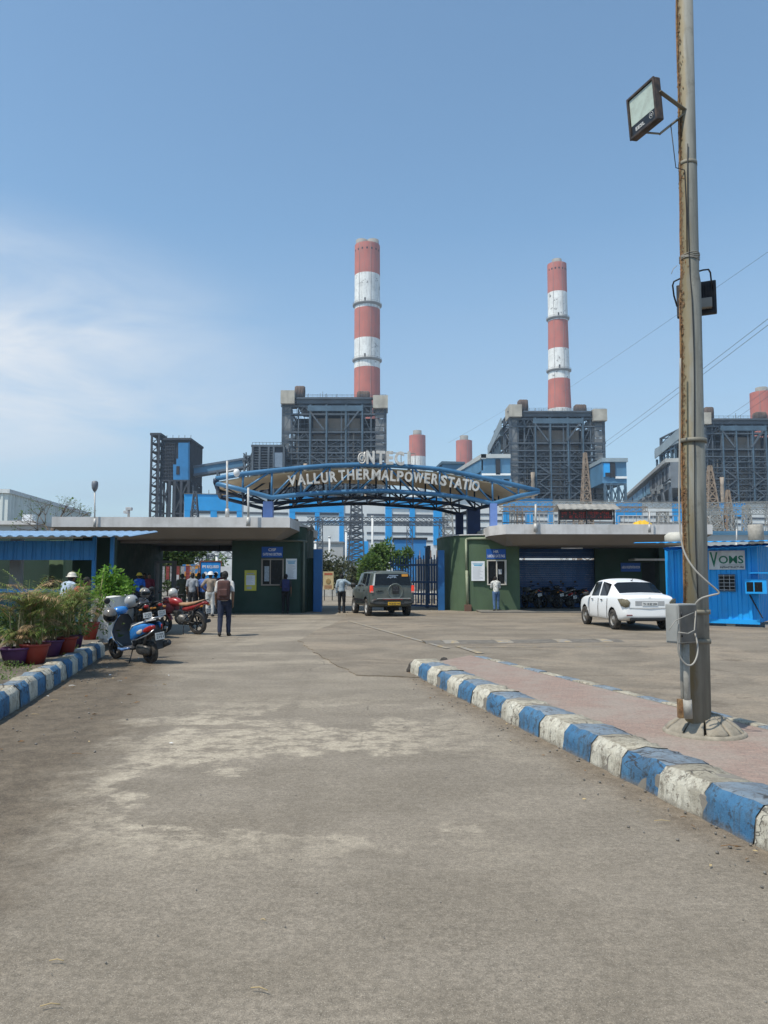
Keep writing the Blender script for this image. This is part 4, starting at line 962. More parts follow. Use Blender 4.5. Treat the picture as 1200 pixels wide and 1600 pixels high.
def container():
    # front runs right and slightly towards the viewer
    A=(P(1052,950,25.2).x,25.2); B=(P(1187,950,23.7).x,23.7); M,f=pxf(A,B); L=(Vector(B)-Vector(A)).length
    r=thing('site_office_container','bright blue corrugated steel cabin with a white VOMS board and a barred window','site cabin',(*A,0))
    ztop=P(1110,853,24.4).z; mb=MB(); corrug(mb,A,B,.18,ztop,.30,.035)
    u=(Vector(B)-Vector(A)).normalized(); n=Vector((u.y,-u.x)); Bb=(B[0]-n.x*3,B[1]-n.y*3)
    corrug(mb,B,(B[0]+1.8,B[1]+2.6),.18,ztop,.30,.035); corrug(mb,(A[0]+.9,A[1]+3),A,.18,ztop,.30,.035)
    mb.build('body',M_BRIGHT,r)
    mb=MB(); mb.box((0,-.05,.12),(L,.02,.26),0,M); mb.box((L-.08,-.05,.18),(L,.02,ztop),0,M); mb.box((0,-.05,.18),(.07,.02,ztop),0,M); mb.box((0,-.045,ztop-.1),(L,.02,ztop),0,M); mb.build('frame_rail',M_BRIGHT,r)
    mb=MB()
    for s in (.3,1.6,2.7): mb.box((s,.0,0),(s+.25,.4,.12),0,M)
    mb.each('support_block',mat('block_grey',(.3,.28,.25),.9),r)
    # corrugated awnings
    q=lambda px,py,Y:P(px,py,Y)
    mb=MB(); a=q(1025,848,23.9); b=q(1215,849,22.6); zz=a.z
    roofsheet(mb,Vector((a.x,a.y,a.z)),Vector((b.x+1.5,b.y-.8,a.z)),Vector((b.x+1.8,b.y+2.6,a.z+.12)),Vector((a.x+.2,a.y+3,a.z+.12)),.25,.02)
    a=q(1040,861,24.6); b=q(1200,851.5,22.6)
    roofsheet(mb,Vector((a.x,a.y-.1,a.z)),Vector((b.x+1.0,b.y-.5,b.z+.02)),Vector((b.x+1.2,b.y+.8,b.z+.10)),Vector((a.x+.1,a.y+.5,a.z+.12)),.25,.02)
    mb.build('roof',M_BRIGHT,r)
    c,w,h=rect(f,1109,860,1164,890); mb=MB(); mb.box((c[0]-w/2,-.075,c[2]-h/2),(c[0]+w/2,-.045,c[2]+h/2),0,M); b=mb.build('name_board',mat('cabin_board_white',(.62,.62,.60),.7,var=.15,vs=3,streak=.3,dcol=(.4,.39,.36)),r)
    mg=mat('board_green',(.02,.16,.09),.6); mb=MB()
    text(mb,'V',(c[0]-w*.36,-.08,c[2]+h*.04),w*.22,h*.78,M,0,.006,.02); text(mb,'OMS',(c[0]+w*.12,-.08,c[2]+h*.02),w*.68,h*.42,M,0,.006,.016); mb.build('lettering',mg,b)
    mb=MB(); text(mb,'INFRASTRUCTURE',(c[0]+w*.14,-.08,c[2]-h*.38),w*.66,h*.11,M,0,.004,.02); mb.box((c[0]-w*.2,-.078,c[2]-h*.27),(c[0]+w*.46,-.0755,c[2]-h*.255),0,M); mb.build('subtitle',mat('board_black',(.05,.05,.05),.7),b)
    c,w,h=rect(f,1124,897,1149,924); mb=MB(); 
    for a0,a1,b0,b1 in ((-.5,.5,-.5,-.44),(-.5,.5,.44,.5),(-.5,-.45,-.44,.44),(.45,.5,-.44,.44)): mb.box((c[0]+w*a0,-.07,c[2]+h*b0),(c[0]+w*a1,-.04,c[2]+h*b1),0,M)
    wi=mb.build('window',mat('window_frame_blue',(.06,.12,.2),.5),r)
    mb=MB(); mb.box((c[0]-w*.46,-.045,c[2]-h*.45),(c[0]+w*.46,-.038,c[2]+h*.45),0,M); mb.build('pane',M_WIN,wi)
    mb=MB()
    for k in range(5): z=c[2]+h*(-.4+.2*k); mb.box((c[0]-w*.5,-.09,z-.006),(c[0]+w*.5,-.078,z+.006),0,M)
    for k in (-.17,.17): mb.box((c[0]+w*k-.006,-.0775,c[2]-h*.46),(c[0]+w*k+.006,-.071,c[2]+h*.46),0,M)
    mb.build('window_bars',mat('white_bars',(.5,.5,.5),.5),wi)
    # boxed-in side opening on the right
    c,w,h=rect(f,1170,905,1202,927); mb=MB(); mb.box((c[0]-w/2,-.5,c[2]-h/2),(c[0]+w/2,-.04,c[2]+h/2),0,M); mb.box((c[0]-w*.3,-.62,c[2]+h*.9),(c[0]+w*.7,-.04,c[2]+h*.97),0,M); ub=mb.build('window_box',M_BRIGHT,r)
    mb=MB(); mb.box((c[0]-w*.44,-.506,c[2]-h*.36),(c[0]-w*.12,-.501,c[2]+h*.30),0,M); mb.box((c[0]-w*.06,-.506,c[2]-h*.36),(c[0]+w*.3,-.501,c[2]+h*.30),0,M); mb.build('pane',M_WIN,ub)
    mb=MB(); mb.beam(M@Vector((c[0]-w*.45,-.06,c[2]-h*.6)),M@Vector((c[0]+w*.2,-.3,c[2]-h*2.2)),.03); mb.build('strut',M_DKMET,r)
    return M,f
container()
def tank(px,py,Y,w,h,name='water_tank',label='small grey water tank beside the cabin roof'):
    c=P(px,py,Y); r=thing(name,label,'tank',(c.x,Y,c.z-h/2))
    mb=MB(); mb.lathe([(w/2,-h/2),(w/2,h*.2),(w*.35,h*.45),(.05,h/2)],20,Matrix.Translation(c)); mb.build('shell',mat('pale_tank',(.5,.48,.42),.6,var=.1),r)
tank(1058,841,30.5,.95,.5,label='pale domed water tank showing between the pole and the canopy')
# ---- low white wall end
def wallend():
    a=P(142,1000,16.95); b=P(169,1000,16.95); H=P(160,934,16.95).z
    r=thing('low_wall','weathered whitewashed low wall end between the potted plants and the scooter','wall',(a.x,16.8,.2))
    mb=MB(); vs=[]; poly=[(a.x-.02,.15),(b.x,.15),(b.x,H),(b.x-.2,H+.01),(a.x+.05,H-.03),(a.x-.02,H-.12)]
    mb.prism([Vector((x,16.95,z)) for x,z in poly],(-.5,3.2,0)); 
    mb.build('masonry',mat('flaking_whitewash',(.70,.68,.63),.9,var=.15,vs=4,streak=.6,ds=3,dcol=(.38,.36,.32),bump=.6,wear=.12,wcol=(.42,.39,.35)),r)
wallend()
# ================================================================ ROOF-TOP THINGS
def post(px,y0,y1,Y,label,name='cctv_pole',head=None,cat='camera pole',r0=.045):
    a=P(px,y1,Y); b=P(px,y0,Y); r=thing(name,label,cat,a)
    mb=MB(); mb.tube([a,b],r0,8); mb.tube([a-Vector((0,0,.0)),a+Vector((0,0,.35))],r0*1.9,8); mb.build('pole',mat('white_grey_pole',(.42,.41,.39),.5,.2,var=.2,vs=8),r)
    if head=='dome':
        mb=MB(); mb.tube([b-Vector((0,0,.45)),b+Vector((.35,0,-.35))],.03,6); mb.ell(b+Vector((.4,0,-.5)),(.14,.14,.17)); mb.build('dome_camera',mat('camera_white',(.6,.6,.6),.4),r)
    if head=='lamp':
        mb=MB(); mb.lofty([(-.02,0,.10,.05),(0,.05,.19,.12),(0,.0,.19,.12)],10); mb=MB(); mb.lathe([(.05,0),(.11,.12),(.13,.26),(.12,.38),(.07,.42)],12,Matrix.Translation(b+Vector((-.0,0,-.05)))); mb.build('lamp_head',mat('lamp_head_grey',(.16,.17,.19),.5,.2),r)
    if head=='box':
        mb=MB(); mb.bbox(b+Vector((.02,0,.05)),(.26,.2,.14),.02); mb.bbox(b+Vector((-.05,-.1,-.1)),(.2,.3,.12),.02); mb.build('camera_box',mat('camera_grey',(.38,.38,.38),.5),r)
    return r
post(148,766,824,30.15,'slim street lamp with a drooping grey head fixed to the left canopy edge',name='lamp_post',head='lamp',cat='lamp post',r0=.03)
post(355,720,808,31.5,'tall pale pole with a dome camera on the left canopy roof',head='dome')
post(388,762,822,30.2,'bare rusty topped pole fixed to the canopy fascia near the left arch column')
post(837,788,831,32.1,'bare rusty topped pole fixed to the right canopy fascia below the arch tip')
post(1015,799,832,32.1,'thin pole with a small box camera on the right canopy fascia',head=None,r0=.03)
post(201,797,808,33,'small twin camera post on the left canopy roof',head='box',r0=.03)
post(1151,826,858,40,'thin white pole with a small camera above the blue cabin roof',r0=.04)
def led():
    Y=34.0; a=P(875,812,Y); b=P(957,797,Y); r=thing('led_message_board','black LED board with dim red text under a little grey roof, right canopy','display board',(a.x,Y,ZR))
    mb=MB(); mb.box((a.x,Y,a.z),(b.x,Y+.2,b.z)); mb.build('casing',mat('led_black',(.02,.014,.014),.5),r)
    mb=MB(); rnd=random.Random(3)
    mt=mat('led_red',(.35,.03,.025),.6,emit=.12)
    for row in range(2):
        zc=lerp(b.z,a.z,.30+.4*row); x=a.x+.08
        while x<b.x-.1:
            if rnd.random()<.82:
                for q in range(5):
                    if rnd.random()<.6: mb.box((x+.0,Y-.006,zc-.06+q*.024),(x+rnd.choice((.03,.06,.06)),Y-.001,zc-.046+q*.024))
            x+=.085
    mb.build('led_text',mt,r)
    mb=MB(); z0=P(900,797,Y).z+.02; z1=P(900,787,Y).z; e=.35
    p=[Vector((a.x-.1,Y-e,z0)),Vector((b.x+.3,Y-e,z0-.03)),Vector((b.x+.2,Y+.3,z1)),Vector((a.x-.05,Y+.3,z1))]
    roofsheet(mb,p[0],p[1],p[2],p[3],.3,.02); p2=[Vector((a.x-.05,Y+.3,z1)),Vector((b.x+.2,Y+.3,z1)),Vector((b.x+.3,Y+.9,z0)),Vector((a.x-.1,Y+.9,z0))]; roofsheet(mb,*p2,.3,.02)
    mb.build('roof',mat('grey_sheet_roof',(.28,.265,.235),.7,var=.2,dirt=.4),r)
    mb=MB()
    for x in (a.x-.05,(a.x+b.x)/2,b.x+.05): mb.box((x-.03,Y-.06,ZR),(x+.03,Y-.01,z0))
    mb.each('post',M_DKMET,r)
led()
def railing(name,label,px0,px1,y0,y1,Y,n,mm,zbase=None):
    a=P(px0,y1,Y); b=P(px1,y1,Y); H=P(px0,y0,Y).z-a.z; z=a.z if zbase is None else zbase; H=P(px0,y0,Y).z-z
    r=thing(name,label,'railing',(a.x,Y,z)); mb=MB()
    for i in range(n+1): x=lerp(a.x,b.x,i/n); mb.tube([(x,Y,z),(x,Y,z+H)],.014,6)
    for h in (.55,1): mb.tube([(a.x,Y,z+H*h),(b.x,Y,z+H*h)],.022,6)
    mb.build('rail',mm,r)
M_RW=mat('rail_white',(.34,.34,.33),.5,var=.1); M_RD=mat('rail_dark',(.16,.15,.14),.6)
railing('roof_railing','pale pipe railing on the right canopy roof beside the LED board',785,872,803,818,39,12,M_RW,ZR)
railing('roof_railing','pale pipe railing behind the yellow tarpaulin on the canopy roof',966,1060,806,821,39,12,M_RW,ZR)
railing('roof_railing','thin dark wire railing along the rear of the right canopy roof',785,1090,800,818,41.5,16,M_RD,ZR)
def tarp():
    c=P(1003,818,33.6); r=None; mb=MB(); rnd=random.Random(1)
    vs=[];nx,ny=24,10
    for j in range(ny+1):
        for i in range(nx+1):
            u=i/nx*2-1; v=j/ny*2-1; h=max(0,(1-u*u)*(1-v*v))**.5*.24; h*=1+.35*noise.noise(Vector((u*3,v*3,5))); h+=.03*noise.noise(Vector((u*9,v*6,2)))
            vs.append((c.x+u*.42,c.y+v*.3,ZR+.003+max(0,h)))
    mb.add(vs,[(j*(nx+1)+i,j*(nx+1)+i+1,(j+1)*(nx+1)+i+1,(j+1)*(nx+1)+i) for j in range(ny) for i in range(nx)],0,True)
    o=mb.build('tarpaulin',mat('yellow_tarpaulin',(.66,.40,.03),.6,var=.15,vs=6,bump=.5)); tag(o,'crumpled bright yellow tarpaulin bundle on the edge of the right canopy roof','tarpaulin')
    mb=MB()
    for i in range(5): mb.bbox((c.x-.9+.17*i,c.y+.05*rnd.random(),ZR+.05),(.2,.3,.09),.02,0,None,rnd.uniform(-.4,.4))
    o=mb.build('sandbag_row',mat('pale_sack',(.5,.46,.38),.9,var=.2)); tag(o,'row of small pale sacks lying left of the yellow tarpaulin','sacks')
tarp()
def speaker(px,py,Y,label):
    c=P(px,py,Y); r=thing('horn_speaker',label,'loudspeaker',c); mb=MB(); M=Matrix.Translation(c)@Matrix.Rotation(R(60),4,'Y'); mb.lathe([(.03,-.18),(.05,0),(.13,.2),(.135,.21)],12,M); mb.tube([c,c-Vector((0,0,.25))],.02,6); mb.build('horn',mat('horn_grey',(.2,.19,.17),.6),r)
speaker(483,827,34.4,'small grey horn loudspeaker on the corner of the CISF office')
def acbox():
    c=P(459.5,820,34.2); r=thing('air_conditioner','rusty outdoor air conditioner box behind the end of the left canopy roof','air conditioner',(c.x,c.y,c.z-.25)); mb=MB(); mb.bbox(c,(.36,.25,.5),.015); mb.build('casing',mat('ac_rusty',(.22,.19,.16),.7,var=.3,dirt=.5,dcol=(.12,.07,.04)),r)
    mb=MB(); mb.tube([c+Vector((.02+.13*math.cos(a),-.13,.13*math.sin(a))) for a in [i*PI/8 for i in range(16)]],.012,5,closed=True); mb.build('fan_grille',M_DKMET,r)
acbox()
# ================================================================ THINGS SEEN THROUGH THE CANOPY AND GATE
def detector():
    Y=35; a=P(243,960,Y); r=thing('metal_detector_gate','grey walk-through metal detector frame standing under the left canopy','metal detector',(a.x,Y,.05)); mb=MB()
    x0=P(243,900,Y).x; x1=P(270,900,Y).x; z1=P(250,878,Y).z
    for x in (x0,x1): mb.bbox((x,Y+.2,z1/2),(.10,.5,z1-.1),.01)
    mb.bbox(((x0+x1)/2,Y+.2,z1),(x1-x0+.1,.5,.12),.01); mb.build('frame',mat('detector_grey',(.16,.16,.17),.6),r)
detector()
def ppe():
    Y=45; a=P(314,878,Y); b=P(344,918,Y); r=thing('ppe_sign','blue PPE board in a brown frame above the waiting people under the canopy','sign board',((a.x+b.x)/2,Y,0)); mb=MB()
    mb.box((a.x,Y,b.z),(b.x,Y+.05,a.z)); p_=mb.build('board',mat('ppe_blue',(.02,.24,.62),.5),r)
    mb=MB(); f=.07
    mb.box((a.x-f,Y-.03,b.z-f),(b.x+f,Y+.04,b.z)); mb.box((a.x-f,Y-.03,a.z),(b.x+f,Y+.04,a.z+f)); mb.box((a.x-f,Y-.03,b.z),(a.x,Y+.04,a.z)); mb.box((b.x,Y-.03,b.z),(b.x+f,Y+.04,a.z)); mb.build('frame',mat('brown_frame',(.16,.06,.035),.6),r)
    mb=MB(); w=b.x-a.x; h=a.z-b.z; text(mb,'PPE REQUIRED',((a.x+b.x)/2,Y-.01,a.z-h*.2),w*.84,h*.13,None,0,.004,.02); mb.build('lettering',M_LET,p_)
    mb=MB()
    for fx in (.25,.78): 
        M=Matrix.Translation((lerp(a.x,b.x,fx),Y-.012,a.z-h*.46))@Matrix.Rotation(PI/2,4,'X'); mb.lathe([(w*.10,-.004),(w*.10,.004)],18,M,0)
    mb.build('symbol_disc',M_LET,p_)
    mb=MB(); mb.box((a.x+.1,Y+.055,0),(a.x+.16,Y+.1,a.z)); mb.box((b.x-.16,Y+.055,0),(b.x-.1,Y+.1,a.z)); mb.build('post',M_DKMET,r)
    a=P(345,885,44); b=P(361,899,44); r=thing('blank_board','small blank white board on a post beside the blue PPE board','board',(a.x,44,0)); mb=MB(); mb.box((a.x,44,b.z),(b.x,44.04,a.z)); mb.build('panel',M_WHITE,r); mb=MB(); mb.box(((a.x+b.x)/2-.04,44.05,0),((a.x+b.x)/2+.04,44.1,a.z)); mb.build('post',M_DKMET,r)
    a=P(285,882,46); b=P(313,900,46); r=thing('painted_banner','orange and blue painted banner left of the PPE board','banner',(a.x,46,0)); mb=MB(); mb.box((a.x,46,b.z),(b.x,46.05,a.z))
    n=NT('orange_blue_banner'); c=n.mix(n.ss(n.noise(2.2,3,.5,n.co((1,1,2))),.45,.55),(.60,.26,.03),(.03,.22,.5)); mb.build('cloth',n.done(c,.8),r)
    mb=MB(); mb.box((a.x,46.06,0),(a.x+.05,46.1,a.z)); mb.box((b.x-.05,46.06,0),(b.x,46.1,a.z)); mb.build('post',M_DKMET,r)
    # row of red and white sacks / posters hung on a line
    a=P(245,885,44); b=P(304,907,44); r=thing('poster_row','row of red and white posters strung behind the detector frame','posters',(a.x,44,0)); mb=MB(); x=a.x; rnd=random.Random(6); i=0
    while x<b.x: w=rnd.uniform(.13,.26); mb.box((x,44,b.z+rnd.uniform(-.1,.1)),(x+w,44.02,a.z),i%2); x+=w+rnd.uniform(.02,.1); i+=1
    mb.build('poster',[mat('poster_red',(.22,.045,.04),.7,var=.5,vs=9),mat('poster_white',(.30,.30,.31),.7,var=.6,vs=9)],r)
    mb=MB(); mb.tube([(a.x-.3,44.03,a.z+.02),(b.x+.2,44.03,a.z+.02)],.02,6); mb.tube([(a.x-.3,44.03,a.z+.02),(a.x-.3,44.03,0)],.03,6); mb.tube([(b.x+.2,44.03,a.z+.02),(b.x+.2,44.03,0)],.03,6); mb.build('rail',M_DKMET,r)
    a=P(268,898,43); b=P(279,925,43); mb=MB(); mb.box((a.x,43,b.z),(b.x,43.05,a.z)); mb.box((a.x+.02,43.05,0),(b.x-.02,43.08,b.z+.2)); o=mb.build('standing_poster',mat('poster_pale',(.5,.52,.55),.7,var=.4,vs=9)); tag(o,'pale standing poster seen through the detector frame','poster')
    a=P(505,893,50); b=P(521,921,50); r=thing('gate_notice','faded cream and orange notice board standing inside the gate','notice board',(a.x,50,0)); mb=MB(); mb.box((a.x,50,b.z),(b.x,50.06,a.z)); pn=mb.build('panel',mat('faded_notice',(.50,.40,.22),.8,var=.15,vs=4),r)
    mb=MB(); h=a.z-b.z; w=b.x-a.x; mb.box((a.x+w*.1,49.99,a.z-h*.2),(b.x-w*.1,49.995,a.z-h*.08),0); mb.ell(((a.x+b.x)/2,49.98,(a.z+b.z)/2-.05),(w*.22,.01,h*.16),12,8,1)
    for i in range(4): mb.box((a.x+w*.1,49.99,b.z+h*(.06+.05*i)),(b.x-w*.15,49.995,b.z+h*(.075+.05*i)),0)
    mb.build('printing',[mat('notice_red',(.35,.10,.05),.8),mat('notice_brown',(.3,.2,.08),.8)],pn)
    mb=MB(); mb.tube([(a.x+.08,50.08,0),(a.x+.08,50.08,a.z)],.03,6); mb.tube([(b.x-.08,50.08,0),(b.x-.08,50.08,a.z)],.03,6); mb.build('post',M_DKMET,r)
ppe()
def inner_wall():
    # low compound wall and kerb beyond the gate
    r=thing('compound_wall','low pale kerb wall along the inner road beyond the gate','wall',(-2,62,0)); mb=MB(); mb.box((-12,62,0),(4.2,62.3,.45)); mb.build('masonry',mat('inner_wall_white',(.45,.43,.39),.8,var=.2),r)
    r=thing('guard_screen','grey steel mesh barrier standing behind the gate leaf','barrier',(2.2,44,0)); mb=MB()
    x0=P(640,930,44).x; x1=P(684,930,44).x
    for i in range(8): x=lerp(x0,x1,i/7); mb.tube([(x,44,0),(x,44,1.3)],.02,5)
    for z in (.25,.8,1.3): mb.tube([(x0,44,z),(x1,44,z)],.025,5)
    mb.build('mesh',M_GALV,r)
    for i,px in enumerate((655,672)):
        x=P(px,930,46).x; r=thing('plastic_drum','pale plastic drum behind the gate bars, %s'%('nearer the car' if i==0 else 'nearer the right pillar'),'drum',(x,46,0)); mb=MB(); mb.lathe([(.2,0),(.24,.1),(.22,.35),(.24,.6),(.18,.66)],16,Matrix.Translation((x,46,0))); mb.build('drum',mat('drum_pale',(.5,.48,.42),.6,var=.1),r)
inner_wall()
# ================================================================ THE POWER STATION
M_CH_R=mat('chimney_red_band',(.50,.155,.115),.85,var=.14,vs=.10,dirt=.35,dcol=(.30,.18,.15),ds=.4,streak=.7,bump=0)
M_CH_W=mat('chimney_white_band',(.82,.82,.78),.85,var=.16,vs=.10,dirt=.45,dcol=(.34,.33,.30),ds=.4,streak=.75,wear=.12,wcol=(.18,.17,.16),ws=.22)
M_CH_G=mat('chimney_gallery_concrete',(.30,.29,.27),.9,var=.15,vs=.1)
M_FLUE=mat('flue_tip_grey',(.26,.245,.22),.8,var=.2,vs=.2,streak=.4)
def chimney(label,px,Y,wtop,wbot,bands,flues,ytop,gal,zb_flare=None,holes=True):
    """bands: [(py_from,py_to,mat)] top to bottom"""
    top=P(px,ytop,Y); x=top.x; s=1/FP*((top-Vector((0,0,EYE))).length)
    z=lambda py:P(px,py,Y).z
    rt=wtop/2*Y/FP/ray(px,ytop).y*.985; rb=wbot/2*Y/FP
    r=thing('chimney',label,'chimney',(x,Y,0))
    zl=z(bands[-1][1])
    def rad(zz):
        t=(top.z-zz)/(top.z-zl); 
        return rt+(rb-rt)*(max(0,t)**2.2 if zb_flare else max(0,t))
    T=Matrix.Translation((x,Y,0)); mb=MB()
    for (a,b,mi) in bands:
        za,zb=z(a),z(b); n=max(2,int((za-zb)/8)); prof=[(rad(lerp(zb,za,i/n)),lerp(zb,za,i/n)) for i in range(n+1)]
        mb.lathe(prof,48,T,mi,True,None,False)
    mb.lathe([(rad(zl),0),(rad(zl),zl)],48,T,bands[-1][2],True,None,False)
    mb.lathe([(rad(top.z),top.z),(.1,top.z+.2)],48,T,2,False,None,False)
    n=24 if holes else 0; sh=mb.build('shaft',[M_CH_R,M_CH_W,M_CH_G],r)
    for g in gal:
        mb=MB(); zz=z(g); q=rad(zz); mb.lathe([(q,zz-1.6),(q+1.4,zz-.5),(q+1.5,zz),(q+1.5,zz+.3),(q,zz+.3)],48,T,0,False,None,False)
        for i in range(48): a=2*PI*i/48; mb.beam((x+(q+1.4)*math.cos(a),Y+(q+1.4)*math.sin(a),zz),(x+(q+1.4)*math.cos(a),Y+(q+1.4)*math.sin(a),zz+1.4),.12)
        mb.tube([(x+(q+1.4)*math.cos(a),Y+(q+1.4)*math.sin(a),zz+1.4) for a in [2*PI*i/48 for i in range(48)]],.1,5,closed=True)
        mb.build('gallery',M_CH_G,r)
    for dx in flues:
        mb=MB(); fr=.25*wtop/2*Y/FP*1.9 if len(flues)>1 else .52*wtop/2*Y/FP; zt=z(ytop-9 if len(flues)>1 else ytop-8)
        mb.lathe([(fr,top.z-2),(fr,zt),(fr*.86,zt),(fr*.86,zt-4)],24,Matrix.Translation((x+dx*Y/FP,Y,0)),0,True,None,False); mb.build('flue_tip',M_FLUE,r)
    mb=MB()
    for hy,hs in ((ytop+10,range(7)),):
        for k in hs:
            a=-PI/2+(k-3)*.38; q=rad(z(hy))+.02; T2=T@Matrix.Rotation(a,4,'Z'); mb.box((q-.3,-.6,z(hy)-.8),(q+.06,.6,z(hy)+.8),0,T2)
    for g in gal: T2=T@Matrix.Rotation(-PI/2-.15,4,'Z'); q=rad(z(g)); mb.box((q-.3,-.6,z(g)+.3),(q+.08,.6,z(g)+3.4),0,T2)
    if holes: mb.build('opening',mat('chimney_opening_dark',(.03,.025,.025),.9),r)
    mb=MB()
    for a in (-PI/2-.62,-PI/2+.3):
        mb.tube([(x+(rad(zz)+.25)*math.cos(a),Y+(rad(zz)+.25)*math.sin(a),zz) for zz in [lerp(zl,top.z,i/14) for i in range(15)]],.11,5)
    mb.build('ladder',M_CH_G,r)
chimney('tall red and white chimney with two flue tips rising behind the left boiler house',574,613,40,41.5,[(385,432,0),(432,485,1),(485,532,0),(532,577,1),(577,640,0)],[-9,9],385,[478,564])
chimney('tall red and white chimney with one flue tip rising behind the middle boiler house',870,655,30,38,[(414,459,0),(459,503,1),(503,547,0),(547,594,1),(594,640,0),(640,660,1)],[0],414,[499,580],True)
chimney('short distant chimney, pinkish top over white, left of the plain red one',652,900,26,27,[(681,714,0),(714,800,1)],[0],681,[],None,False)
chimney('short distant plain red chimney above the blue gabled building',725,950,25.5,26,[(689,800,0)],[0],689,[],None,False)
chimney('broad red chimney cut by the right edge of the photo',1190,560,35,36,[(614,690,0)],[0],614,[],None,False)
# ---- boiler houses
M_STL=mat('boiler_steel_blue_grey',(.078,.098,.118),.7,.1,var=.3,vs=.15,dirt=.4,dcol=(.12,.10,.085),ds=.1)
M_STB=mat('boiler_steel_blue',(.075,.125,.17),.7,.1,var=.3,vs=.15)
M_CORE=mat('boiler_core_shade',(.009,.008,.008),.9,var=.7,vs=.3)  # near-black: gloom between the steelwork is put into the core's colour
M_TANP=mat('boiler_tan_lagging',(.21,.175,.14),.85,var=.3,vs=.15,streak=.4,ds=.15,dcol=(.09,.075,.06))
M_BEI=mat('penthouse_beige_sheet',(.40,.37,.31),.8,var=.2,vs=.3,streak=.4,ds=.2,dcol=(.2,.17,.13))
M_PIP=mat('tan_lagged_pipe',(.33,.27,.21),.8,var=.35,vs=.5)
M_RUSTY=mat('rusty_vessel',(.11,.08,.065),.85,var=.4,vs=.4)
M_GREYC=mat('grey_cladding',(.19,.195,.195),.8,var=.25,vs=.2,streak=.5,ds=.2,dcol=(.12,.12,.12))
def boiler(label,pxl,pxr,pytop,Y,depth,seed,tail=None):
    rnd=random.Random(seed); A=P(pxl,pytop,Y); B=P(pxr,pytop,Y); x0,x1,H=A.x,B.x,A.z; W=x1-x0; X=lambda t:x0+W*t; Z=lambda py:P((pxl+pxr)/2,py,Y).z
    r=thing('boiler_house',label,'boiler house',((x0+x1)/2,Y,0)); bays=[0,.08,.15,.27,.43,.57,.64,.78,.86,.93,1.0]
    main=[0,.265,.425,.615,.775,1.0]
    fz=[H*f for f in (.045,.09,.14,.18,.22,.265,.31,.35,.39,.43,.47,.51,.55,.59,.625,.66,.695,.73,.765,.81,.91,.955,1.0)]
    mb=MB()
    for t in main:
        for yy in (0,depth*.35,depth*.7,depth): mb.box((X(t)-.62,Y+yy-.6,0),(X(t)+.62,Y+yy+.6,H))
    for t in bays:
        if t not in main: mb.box((X(t)-.3,Y-.3,0),(X(t)+.3,Y+.3,H*.95))
    mb.build('column',M_STL,r)
    mb=MB()
    for i,z in enumerate(fz):
        ov=rnd.uniform(0,2.2); hh=.45 if i%2==0 or i>17 else .26; a_,b_=(x0-ov,x1+ov*.8) if i%2==0 or i>17 else (X(rnd.choice((0,.15,.27))),X(rnd.choice((.78,.93,1)))); mb.box((a_,Y-.8,z-hh),(b_,Y+.2,z+.2)); mb.box((x0,Y+.2,z-.3),(x1,Y+2.8,z-.05))
        for yy in (depth*.35,depth): mb.box((x0,Y+yy-.4,z-.45),(x1,Y+yy+.3,z+.2))
        for xx in (x0,x1): mb.box((xx-.4,Y,z-.45),(xx+.4,Y+depth,z+.2))
        for q in (.55,1.1): mb.beam((x0-ov,Y-.85,z+.3+q),(x1+ov*.8,Y-.85,z+.3+q),.09)
        k=int(W/2.2)
        for j in range(k): mb.beam((x0+j*2.2,Y-.85,z+.2),(x0+j*2.2,Y-.85,z+1.5),.08)
    mb.build('floor_deck',M_STL,r)
    mb=MB()
    for i in range(len(fz)-1):
        z0,z1=fz[i],fz[i+1]
        for j in range(len(bays)-1):
            a,b=X(bays[j]),X(bays[j+1]); q=rnd.random()
            if z0>H*.755 and .25<bays[j]<.7: continue
            if q<.4: mb.beam((a,Y-.4,z0),(b,Y-.4,z1),.24)
            elif q<.7: mb.beam((a,Y-.4,z1),(b,Y-.4,z0),.24)
            if rnd.random()<.10: xx=rnd.uniform(a,b-1); mb.box((xx,Y+.5+rnd.random()*3,z0+.3),(min(b,xx+rnd.uniform(1,3)),Y+4.5,lerp(z0,z1,rnd.uniform(.3,.95))))
            if bays[j+1]-bays[j]>.1 and rnd.random()<.6: m_=(a+b)/2; mb.beam((a,Y-.5,z0),(m_,Y-.5,z1),.3); mb.beam((m_,Y-.5,z1),(b,Y-.5,z0),.3)
            for q_ in range(int((b-a)/1.8)):
                if rnd.random()<.5: x=a+q_*1.8+rnd.uniform(0,1); mb.beam((x,Y+rnd.uniform(0,4),z0),(x,Y+2,z1),rnd.choice((.14,.2,.3)))
            if rnd.random()<.6: mb.beam((a,Y+rnd.uniform(.5,3),lerp(z0,z1,.5)),(b,Y+rnd.uniform(.5,3),lerp(z0,z1,.5)),.25)
            if rnd.random()<.5: x=rnd.uniform(a,b); mb.beam((x,Y+1,z0),(x,Y+1,z1),.22)
        for s in (0,1):
            for j in range(3):
                ya,yb=Y+depth*j/3,Y+depth*(j+1)/3; xx=(x0,x1)[s]
                mb.beam((xx,ya,z0),(xx,yb,z1),.3)
                if rnd.random()<.5: mb.beam((xx,ya,z1),(xx,yb,z0),.3)
    # big knee braces under the top girder
    for s in (1,-1):
        c=.5+s*-.235; mb.beam((X(.5-s*.24),Y-.9,H*.925),(X(.5-s*.10),Y-.9,H*.82),.7)
    for z0 in (.30,.46,.56): 
        for t0,t1 in ((.27,.42),(.58,.73)):
            mb.beam((X(t0),Y-.9,H*z0),(X(t1),Y-.9,H*(z0+.06)),.5); mb.beam((X(t0),Y-.9,H*(z0+.12)),(X(t1),Y-.9,H*(z0+.06)),.5)
    mb.build('bracing',M_STL,r)
    mb=MB()
